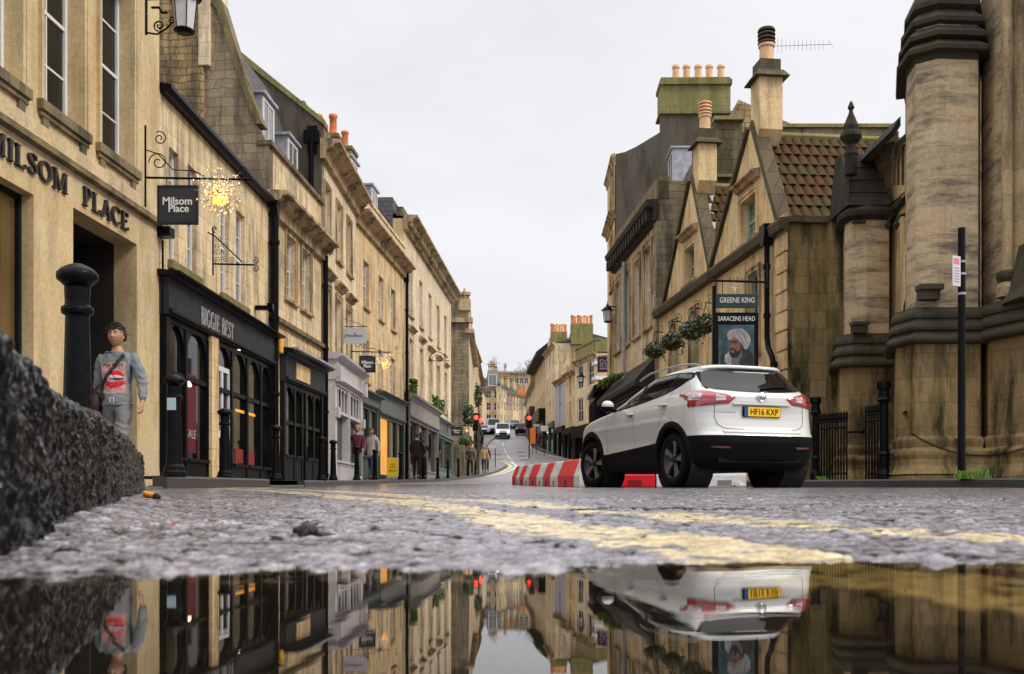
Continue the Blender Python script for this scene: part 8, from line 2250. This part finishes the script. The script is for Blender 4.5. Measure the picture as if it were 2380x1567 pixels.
for (x, y, Y) in ((1105 / 1.1324 * 0 + 401, 1224, .98), (472, 1149, 3.2)):
    c = PX(x, y, Y); t.prism([(c.x - .004, c.z), (c.x + .004, c.z - .001), (c.x + .002, c.z + .005)], Y, Y + .004, 'y')
tag(t.build('orange_scrap', 'leaf_or'), 'tiny orange scraps on the asphalt near the kerb', 'litter')
# ------------------------------------------------------------------ people
M['skin'] = mat('skin', (.42, .215, .13), .5, var=.08); M['hair_dark'] = mat('dark_hair', (.010, .007, .005), .55, bump=.8, bscale=90); M['hair_ginger'] = mat('ginger_hair', (.45, .20, .07), .6, bump=.8, bscale=90)
M['hair_brown'] = mat('brown_hair', (.05, .025, .012), .6, bump=.8, bscale=90)
for nm_, c_ in (('grey_sweat', (.17, .185, .195)), ('grey_jog', (.16, .16, .162)), ('maroon', (.11, .008, .025)), ('oatmeal', (.42, .38, .34)), ('navy', (.010, .012, .018)), ('jet', (.008, .008, .009)), ('jean', (.03, .05, .09)),
               ('olive', (.035, .04, .03)), ('tan_coat', (.42, .27, .12)), ('magenta', (.28, .01, .12)), ('redcap', (.55, .03, .02)), ('shoe_white', (.55, .54, .52)), ('brown', (.05, .02, .012)), ('pinkbag', (.55, .3, .32))):
    M[nm_] = mat(nm_ + '_cloth', c_, .85, bump=.35, bscale=14, var=.12, vscale=5)
def skin_mesh(name, pts, edges, radii, m, parent, sub=2, root=0, vox=0):
    me = bpy.data.meshes.new(name); me.from_pydata([tuple(p) for p in pts], edges, []); me.materials.append(M[m])
    o = bpy.data.objects.new(name, me); COL.objects.link(o); o.parent = parent
    sk = o.modifiers.new('skin', 'SKIN'); sk.use_smooth_shade = True; sk.branch_smoothing = .4
    if not me.skin_vertices: bpy.context.view_layer.objects.active = o
    lay = me.skin_vertices[0].data if me.skin_vertices else None
    if lay:
        for i, r in enumerate(radii): lay[i].radius = (r, r) if not isinstance(r, tuple) else r; lay[i].use_root = (i == root)
    ss = o.modifiers.new('sub', 'SUBSURF'); ss.levels = sub; ss.render_levels = sub
    return o
def bake(o):
    bpy.context.view_layer.update(); dg = bpy.context.evaluated_depsgraph_get()
    me = bpy.data.meshes.new_from_object(o.evaluated_get(dg)); o.modifiers.clear(); o.data = me
    me.polygons.foreach_set('use_smooth', [True] * len(me.polygons)); return o
def folds(o, fine):
    if not fine: return
    for v in o.data.vertices:
        c = v.co; q = Vector((c.x * 9, c.y * 6, c.z * 16 + c.x * 10)); v.co = c + v.normal * (.012 - .030 * abs(noise.noise(q)) - .008 * abs(noise.noise(q * 2.3)))
def person(x, Y, yaw, label, H=1.76, top='jet', legs='jean', shoes='jet', hair='hair_dark', stride=.25, armL=(.05, .0), armR=(.05, .0), cap=None, coat=0, fine=False, group=None, zoff=.115, z=None, lean=0, hoodie=False):
    """faces -y at yaw 0; x and Y place the feet; armL/R = (outward, forward) wrist offsets"""
    gz = G(Y) + zoff if z is None else z
    rt = empty('person', (XX(x, Y), Y, gz), yaw, label, 'person', group); k = H / 1.76
    V = lambda a, b_, c_: Vector((a, b_, c_)) * k
    sub = 2 if fine else 1
    hipz = .93; J = {}
    J['pel'] = V(0, 0, .96); J['wst'] = V(0, 0, 1.10); J['chs'] = V(0, lean * .5, 1.30); J['nkb'] = V(0, lean * .8 + .01, 1.47); J['nk'] = V(0, lean - .005, 1.53); J['hd'] = V(0, lean - .015, 1.60)
    for s_, nm_, ar, st in ((1, 'L', armL, stride), (-1, 'R', armR, -stride)):
        J['sh' + nm_] = V(.175 * s_, lean * .7 + .01, 1.425); J['el' + nm_] = V((.215 + ar[0] * .6) * s_, .02 - ar[1] * .35, 1.145); J['wr' + nm_] = V((.20 + ar[0]) * s_, -ar[1] - .03, .90 + abs(ar[1]) * .5)
        J['hip' + nm_] = V(.088 * s_, 0, .90); J['kn' + nm_] = V(.098 * s_, -st * .55 - .02, .50); J['an' + nm_] = V(.10 * s_, -st + (.03 if st > 0 else .09), .085 + (0 if st >= 0 else .05)); J['toe' + nm_] = V(.115 * s_, -st - .12 + (0 if st > 0 else .06), .03)
    # body : one continuous skinned surface with head, arms, hands and legs
    P = []; E = []; Rr = []
    def add(p, r, par=None):
        P.append(p); Rr.append(r * k if not isinstance(r, tuple) else (r[0] * k, r[1] * k))
        if par is not None: E.append((par, len(P) - 1))
        return len(P) - 1
    a = add(J['pel'], (.105, .08)); w_ = add(J['wst'], (.10, .075), a); c_ = add(J['chs'], (.13, .09), w_); nb = add(J['nkb'], (.075, .065), c_); nk = add(J['nk'] + V(0, -.005, .04), .060, nb)
    for s_, nm_, ar in ((1, 'L', armL), (-1, 'R', armR)):
        sh = add(J['sh' + nm_], .046, c_); el = add(J['el' + nm_], .036, sh); wr = add(J['wr' + nm_], .026, el)
        dirn = (J['wr' + nm_] - J['el' + nm_]).normalized()
        pal = add(J['wr' + nm_] + dirn * .065 * k, (.034, .02) if fine else .03, wr)
        if fine:
            side = Vector((0, -1, 0)); inn = Vector((-s_, 0, 0))
            for i, (o_, l_) in enumerate(((.026, .032), (.009, .037), (-.009, .035), (-.025, .028))):
                b0 = add(J['wr' + nm_] + dirn * .095 * k + side * o_ * k, .0105, pal); b1_ = add(J['wr' + nm_] + dirn * (.095 + l_) * k + side * o_ * k + inn * .012 * k, .0095, b0)
                b2_ = add(J['wr' + nm_] + dirn * (.09 + l_ * 1.2) * k + side * o_ * k + inn * .036 * k, .0085, b1_); add(J['wr' + nm_] + dirn * (.085 + l_ * .6) * k + side * o_ * k + inn * .044 * k, .0075, b2_)
            t0 = add(J['wr' + nm_] + dirn * .04 * k + side * .032 * k + inn * .008 * k, .012, pal); add(J['wr' + nm_] + dirn * .08 * k + side * .044 * k + inn * .02 * k, .009, t0)
        else: add(J['wr' + nm_] + dirn * .13 * k, .022, pal)
        hp = add(J['hip' + nm_], (.085, .085), a); kn = add(J['kn' + nm_], .055, hp); an = add(J['an' + nm_], .038, kn); add(J['toe' + nm_], (.042, .028), an)
    body = skin_mesh('body', P, E, Rr, 'skin', rt, sub); bake(body)
    # head joined into the same mesh, with brow, nose, lips, chin, ears
    hc = J['nk'] + V(0, -.02, .118); t = MB(); n_, m_ = (36, 28) if fine else (14, 10)
    t.ball((0, 0, 0), 1, n_, m_); vs = []
    for x_, y_, z_ in t.v:
        X, Yh, Z = x_ * .085, y_ * .100, z_ * .122
        if Z < 0: X *= 1 - .34 * (-z_) ** 1.5; 
        if Z < -.02 and Yh > 0: Yh *= .72
        if y_ < -.2:
            fr = (-y_)
            if fine:
                g = lambda cx, cz, sx_, sz_: math.exp(-((X - cx) / sx_) ** 2 - ((Z - cz) / sz_) ** 2)
                Yh -= .020 * g(0, -.018, .012, .016) + .012 * g(0, .004, .008, .022); Yh += .011 * (g(.031, .012, .016, .011) + g(-.031, .012, .016, .011)); Yh -= .006 * g(0, .034, .05, .008)
                Yh -= .007 * g(0, -.058, .022, .007); Yh += .004 * g(0, -.052, .02, .0025); Yh -= .008 * g(0, -.09, .02, .014); Yh -= .004 * (g(.038, -.02, .015, .015) + g(-.038, -.02, .015, .015))
            else: Yh -= .016 * math.exp(-(X / .014) ** 2 - ((Z + .015) / .02) ** 2)
        vs.append(Vector((X, Yh, Z)) * k + hc)
    t.v = [tuple(v) for v in vs]
    for s_ in (1, -1): t.ball((s_ * .078 * k + hc.x, hc.y + .012 * k, hc.z - .005 * k), .026 * k, 8, 6, sx=.4, sy=.7, sz=1.15)
    bm = bmesh.new(); bm.from_mesh(body.data); me2 = bpy.data.meshes.new('h'); me2.from_pydata(t.v, [], t.f); bm.from_mesh(me2); bm.to_mesh(body.data); bm.free()
    body.data.polygons.foreach_set('use_smooth', [True] * len(body.data.polygons)); bpy.data.meshes.remove(me2)
    if fine:
        rm = body.modifiers.new('one', 'REMESH'); rm.mode = 'VOXEL'; rm.voxel_size = .0065; rm.use_smooth_shade = True; bake(body); body.data.materials.clear(); body.data.materials.append(M['skin'])
        for s_ in (1, -1):
            t = MB(); t.ball((hc.x + s_ * .030 * k, hc.y - .083 * k, hc.z + .012 * k), .011 * k, 10, 8, sx=1.3, sy=.6, sz=.7); t.build('eye', 'white', body); 
            t = MB(); t.ball((hc.x + s_ * .030 * k, hc.y - .0885 * k, hc.z + .012 * k), .0052 * k, 8, 6); t.build('iris', 'black', body)
            t = MB(); t.tube([(hc.x + s_ * .015 * k, hc.y - .094 * k, hc.z + .028 * k), (hc.x + s_ * .032 * k, hc.y - .092 * k, hc.z + .034 * k), (hc.x + s_ * .05 * k, hc.y - .078 * k, hc.z + .029 * k)], [.004, .0055, .003], 6); t.build('eyebrow', 'hair_dark', body)
        t = MB(); t.tube([(hc.x - .022 * k, hc.y - .087 * k, hc.z - .056 * k), (hc.x, hc.y - .096 * k, hc.z - .054 * k), (hc.x + .022 * k, hc.y - .087 * k, hc.z - .056 * k)], [.003, .0065, .003], 6); M['lip'] = mat('lips', (.33, .09, .07), .45); t.build('lips', 'lip', body)
    # hair
    t = MB(); n_, m_ = (40, 26) if fine else (24, 16); t.ball((0, 0, 0), 1, n_, m_)
    vs = [Vector((x_ * .097 * k, y_ * .114 * k, z_ * .137 * k)) for x_, y_, z_ in t.v]
    rngv = [1 + (.10 * noise.noise(v * 45 / k) + .05 * noise.noise(v * 110 / k) if fine else .05 * noise.noise(v * 40)) for v in vs]
    ok = [not (v.y < -.03 * k and v.z < .052 * k) and not (v.z < -.055 * k) and not (v.y < .02 * k and v.z < -.005 * k) for v in vs]
    t.v = [tuple(Vector((v.x * r, v.y * r, v.z * r)) + hc + V(0, .006, .004)) for v, r in zip(vs, rngv)]
    t.f = [f for f in t.f if all(ok[i] for i in f)]
    if cap: t.build('cap', cap, body, smooth=True)
    else: t.build('hair', hair, body, smooth=True)
    if fine and not cap:
        t = MB(); rg = random.Random(2)
        for i in range(420):
            th = rg.uniform(0, 6.28); ph = rg.uniform(.15, 1.5); v = Vector((.088 * math.cos(th) * math.cos(ph), .108 * math.sin(th) * math.cos(ph), .128 * math.sin(ph)))
            if v.y < -.05 and v.z < .05: continue
            p = v * k + hc; d = v.normalized() + Vector((rg.gauss(0, .5), rg.gauss(0, .5), rg.gauss(0, .3))); t.tube([p, p + d * .012 * k, p + d * .014 * k + Vector((rg.gauss(0, .012), -.008, rg.gauss(-.004, .01))) * k], [.0055, .0045, .0015], 4)
        t.build('curls', hair, body)
    # clothing
    P = []; E = []; Rr = []
    g = .012 + coat * .02
    a0_ = add(J['pel'] + V(0, 0, -.10 - coat * .18), (.150 + g + coat * .02, .118 + g)); a = add(J['pel'] + V(0, 0, .0), (.155 + g + coat * .02, .122 + g), a0_); w_ = add(J['wst'], (.135 + g, .105 + g), a); c_ = add(J['chs'], (.158 + g, .115 + g), w_); nb = add(J['nkb'] + V(0, 0, -.005), (.088 + g * .5, .08 + g * .5), c_)
    for nm_ in 'LR':
        sh = add(J['sh' + nm_], .064 + g * .6, c_); el = add(J['el' + nm_], .048 + g * .5, sh); wr = add(J['wr' + nm_] + (J['el' + nm_] - J['wr' + nm_]).normalized() * .01, .034 + g * .4, el)
    sw = skin_mesh('top', P, E, Rr, top, rt, 3 if fine else 1); bake(sw); folds(sw, fine)
    P = []; E = []; Rr = []
    a = add(J['pel'] + V(0, 0, .10), (.135, .105)); a2_ = add(J['pel'] + V(0, 0, -.03), (.14, .11), a)
    for nm_ in 'LR':
        hp = add(J['hip' + nm_] + V(0, 0, -.03), .097, a2_); kn = add(J['kn' + nm_], .072, hp); an = add(J['an' + nm_] + V(0, 0, .02), .054, kn)
    tr = skin_mesh('trousers', P, E, Rr, legs, rt, 3 if fine else 1); bake(tr); folds(tr, fine)
    for nm_ in 'LR':
        t = MB(); p = (J['an' + nm_] * .45 + J['toe' + nm_] * .55); t.ball((p.x, p.y + .01, p.z - .0), .05 * k, 12, 8, sx=.95, sy=2.6, sz=1.0); t.v = [(a_, b_, max(c2, p.z - .042 * k)) for a_, b_, c2 in t.v]; t.build('shoe', shoes, rt, smooth=True)
    if hoodie:
        t = MB(); pts = [J['nkb'] + V(.085 * math.cos(R(q_)), .04 + .07 * math.sin(R(q_)), .02 + .02 * math.sin(R(q_))) for q_ in range(-30, 211, 20)]; t.tube(pts, .035 * k, 8); t.build('hood', top, sw, smooth=True)
    return rt, J, sw
# man in grey coming out of the passage
YM = 11.2
zf = ZY(758, YM) - 1.80
rt, J, sw = person(273, YM, R(-4), 'person in grey sweatshirt with lips print and grey joggers walking out of the passage', 1.80, 'grey_sweat', 'grey_jog', 'shoe_white', 'hair_dark', .22, armL=(.11, .05), armR=(.03, -.06), fine=True, z=zf)
# printed panel following the chest
dg = None
def chest_y(sw, x, z):
    o, d = Vector((x, -1, z)), Vector((0, 1, 0)); hit, loc, n_, i = sw.ray_cast(o, d); return loc.y if hit else -.12
bpy.context.view_layer.update()
M['print_pink'] = mat('faded_pink_print', (.50, .27, .25), .8, var=.5, vscale=9); M['print_red'] = mat('red_lips_print', (.62, .008, .02), .75, var=.2, vscale=20); M['print_white'] = mat('pale_teeth_print', (.60, .45, .60), .8); M['print_dark'] = mat('dark_print_ink', (.05, .012, .03), .8)
def printed(name, fn, m, lay, parent, x0, x1, z0, z1, n_=26):
    t = MB(); idx = {}
    for j in range(n_ + 1):
        for i in range(n_ + 1):
            x = x0 + (x1 - x0) * i / n_; z = z0 + (z1 - z0) * j / n_; idx[i, j] = len(t.v); t.v.append((x, chest_y(sw, x, z) - .002 - lay * .0012, z))
    for j in range(n_):
        for i in range(n_):
            if fn(((i + .5) / n_) * 2 - 1, ((j + .5) / n_) * 2 - 1): t.f.append((idx[i, j], idx[i + 1, j], idx[i + 1, j + 1], idx[i, j + 1]))
    return t.build(name, m, parent, smooth=True)
pr = printed('shirt_print', lambda u, v: True, 'print_pink', 0, sw, -.135, .135, 1.04, 1.385)
printed('upper_lip', lambda u, v: abs(u) < 1 and v > -.35 + .25 * abs(u) ** 2 and v < .55 - .9 * abs(u) ** 2.2 + .10 * abs(u) - (.12 if abs(u) < .12 else 0), 'print_red', 1, sw, -.115, .13, 1.17, 1.335, 40)
printed('teeth', lambda u, v: u * u + v * v * 1.1 < 1, 'print_white', 2, sw, -.085, .10, 1.205, 1.245, 24)
printed('mouth_dark', lambda u, v: (u * u + v * v < 1) and v < .2, 'print_dark', 3, sw, -.02, .115, 1.192, 1.225, 24)
printed('lower_lip', lambda u, v: v > -.9 + 1.2 * abs(u) ** 2.4 and v < .7 - .35 * (1 - u * u), 'print_red', 1, sw, -.12, .125, 1.10, 1.20, 36)
tx = text('PLAYBOY', .235, .034, 'print_dark', sw, 0, 0, 0, name='print_lettering', ext=.0006, bold=.012)
for v in tx.data.vertices: v.co.z += 1.358; v.co.y = chest_y(sw, v.co.x, v.co.z) - .0045 + v.co.y
t = MB(); t.tube([(.158 * math.cos(R(a)), .116 * math.sin(R(a)) + .004, .93) for a in range(0, 361, 12)], .014, 8, cap=False); t.v = [(x, y, .93 + (z - .93) * 1.7) for x, y, z in t.v]; t.build('hem', 'grey_sweat', sw, smooth=True)
M['strap'] = mat('black_webbing', (.010, .010, .011), .6)
t = MB(); rows = []
for i in range(31):
    u = i / 30; x = .115 - .32 * u; z = 1.475 - .42 * u; yb = chest_y(sw, max(min(x, .16), -.175), z) - .008; rows.append([(x - .012, yb, z + .018), (x + .012, yb - .002, z - .018)])
t.grid(rows); t.build('bag_strap', 'strap', sw)
M['bag'] = mat('dark_red_bag', (.035, .004, .006), .6)
t = MB(); t.ball((-.235, .0, .93), .10, 14, 10, sx=.7, sy=.9, sz=1.5); tag(t.build('shoulder_bag', 'bag', sw, smooth=True))
t = MB()
for s_ in (.012, -.012): t.tube([(s_, -.13, 1.0), (s_ * 2, -.137, .965), (s_ * 1.2, -.135, .94)], .004, 5)
t.build('drawstring', 'letter_white', sw)

person(830, 33, R(8), 'person with ginger hair in a dark red and black jacket on the left pavement', 1.78, 'maroon', 'grey_jog', 'shoe_white', 'hair_ginger', .15, armL=(-.02, .18), armR=(.06, 0), coat=.5)
person(864, 34.5, R(-20), 'person in a pale hooded top beside the ginger haired person', 1.76, 'oatmeal', 'jean', 'jet', 'hair_brown', .24, armL=(.08, 0), armR=(.08, .03), coat=.8, hoodie=True)
person(968, 38.5, R(170), 'person in a black jacket seen from behind outside the taupe shop', 1.80, 'jet', 'jet', 'jet', 'hair_dark', .08, armL=(.02, .12), armR=(.08, .1), coat=.9)
person(983, 41, R(200), 'person mostly hidden beside the one in the black jacket', 1.66, 'navy', 'jet', 'jet', 'hair_brown', .05, armR=(.15, .1))
person(1093, 60, R(10), 'person in olive jacket and red cap among the far bollards', 1.78, 'olive', 'jet', 'jet', 'hair_dark', .18, cap='redcap', coat=.5)
person(1125, 66, R(-5), 'person in a tan front and dark jacket walking on the kerb', 1.78, 'tan_coat', 'navy', 'jet', 'hair_ginger', .22, coat=.4)
person(1131, 69, R(0), 'person close behind the tan coated one with a pale bag', 1.74, 'navy', 'navy', 'jet', 'hair_dark', .2, coat=.4)
person(1239, 115, R(180), 'person in dark clothes at the kerb by the orange shop', 1.75, 'navy', 'jean', 'jet', 'hair_brown', .2)
person(1253, 119, R(170), 'person in a magenta coat on the right hand pavement', 1.68, 'magenta', 'jet', 'jet', 'hair_dark', .2, coat=.8)
person(1246, 121, R(170), 'person in black left of the magenta coat', 1.78, 'jet', 'jet', 'jet', 'hair_dark', .15, coat=.6)
person(1262, 121, R(175), 'person in black right of the magenta coat', 1.7, 'jet', 'navy', 'jet', 'hair_dark', .1, coat=.6)
person(1342, 98, R(160), 'person in black outside the corner house above the red barrier', 1.7, 'jet', 'jet', 'jet', 'hair_dark', .1, coat=.8)
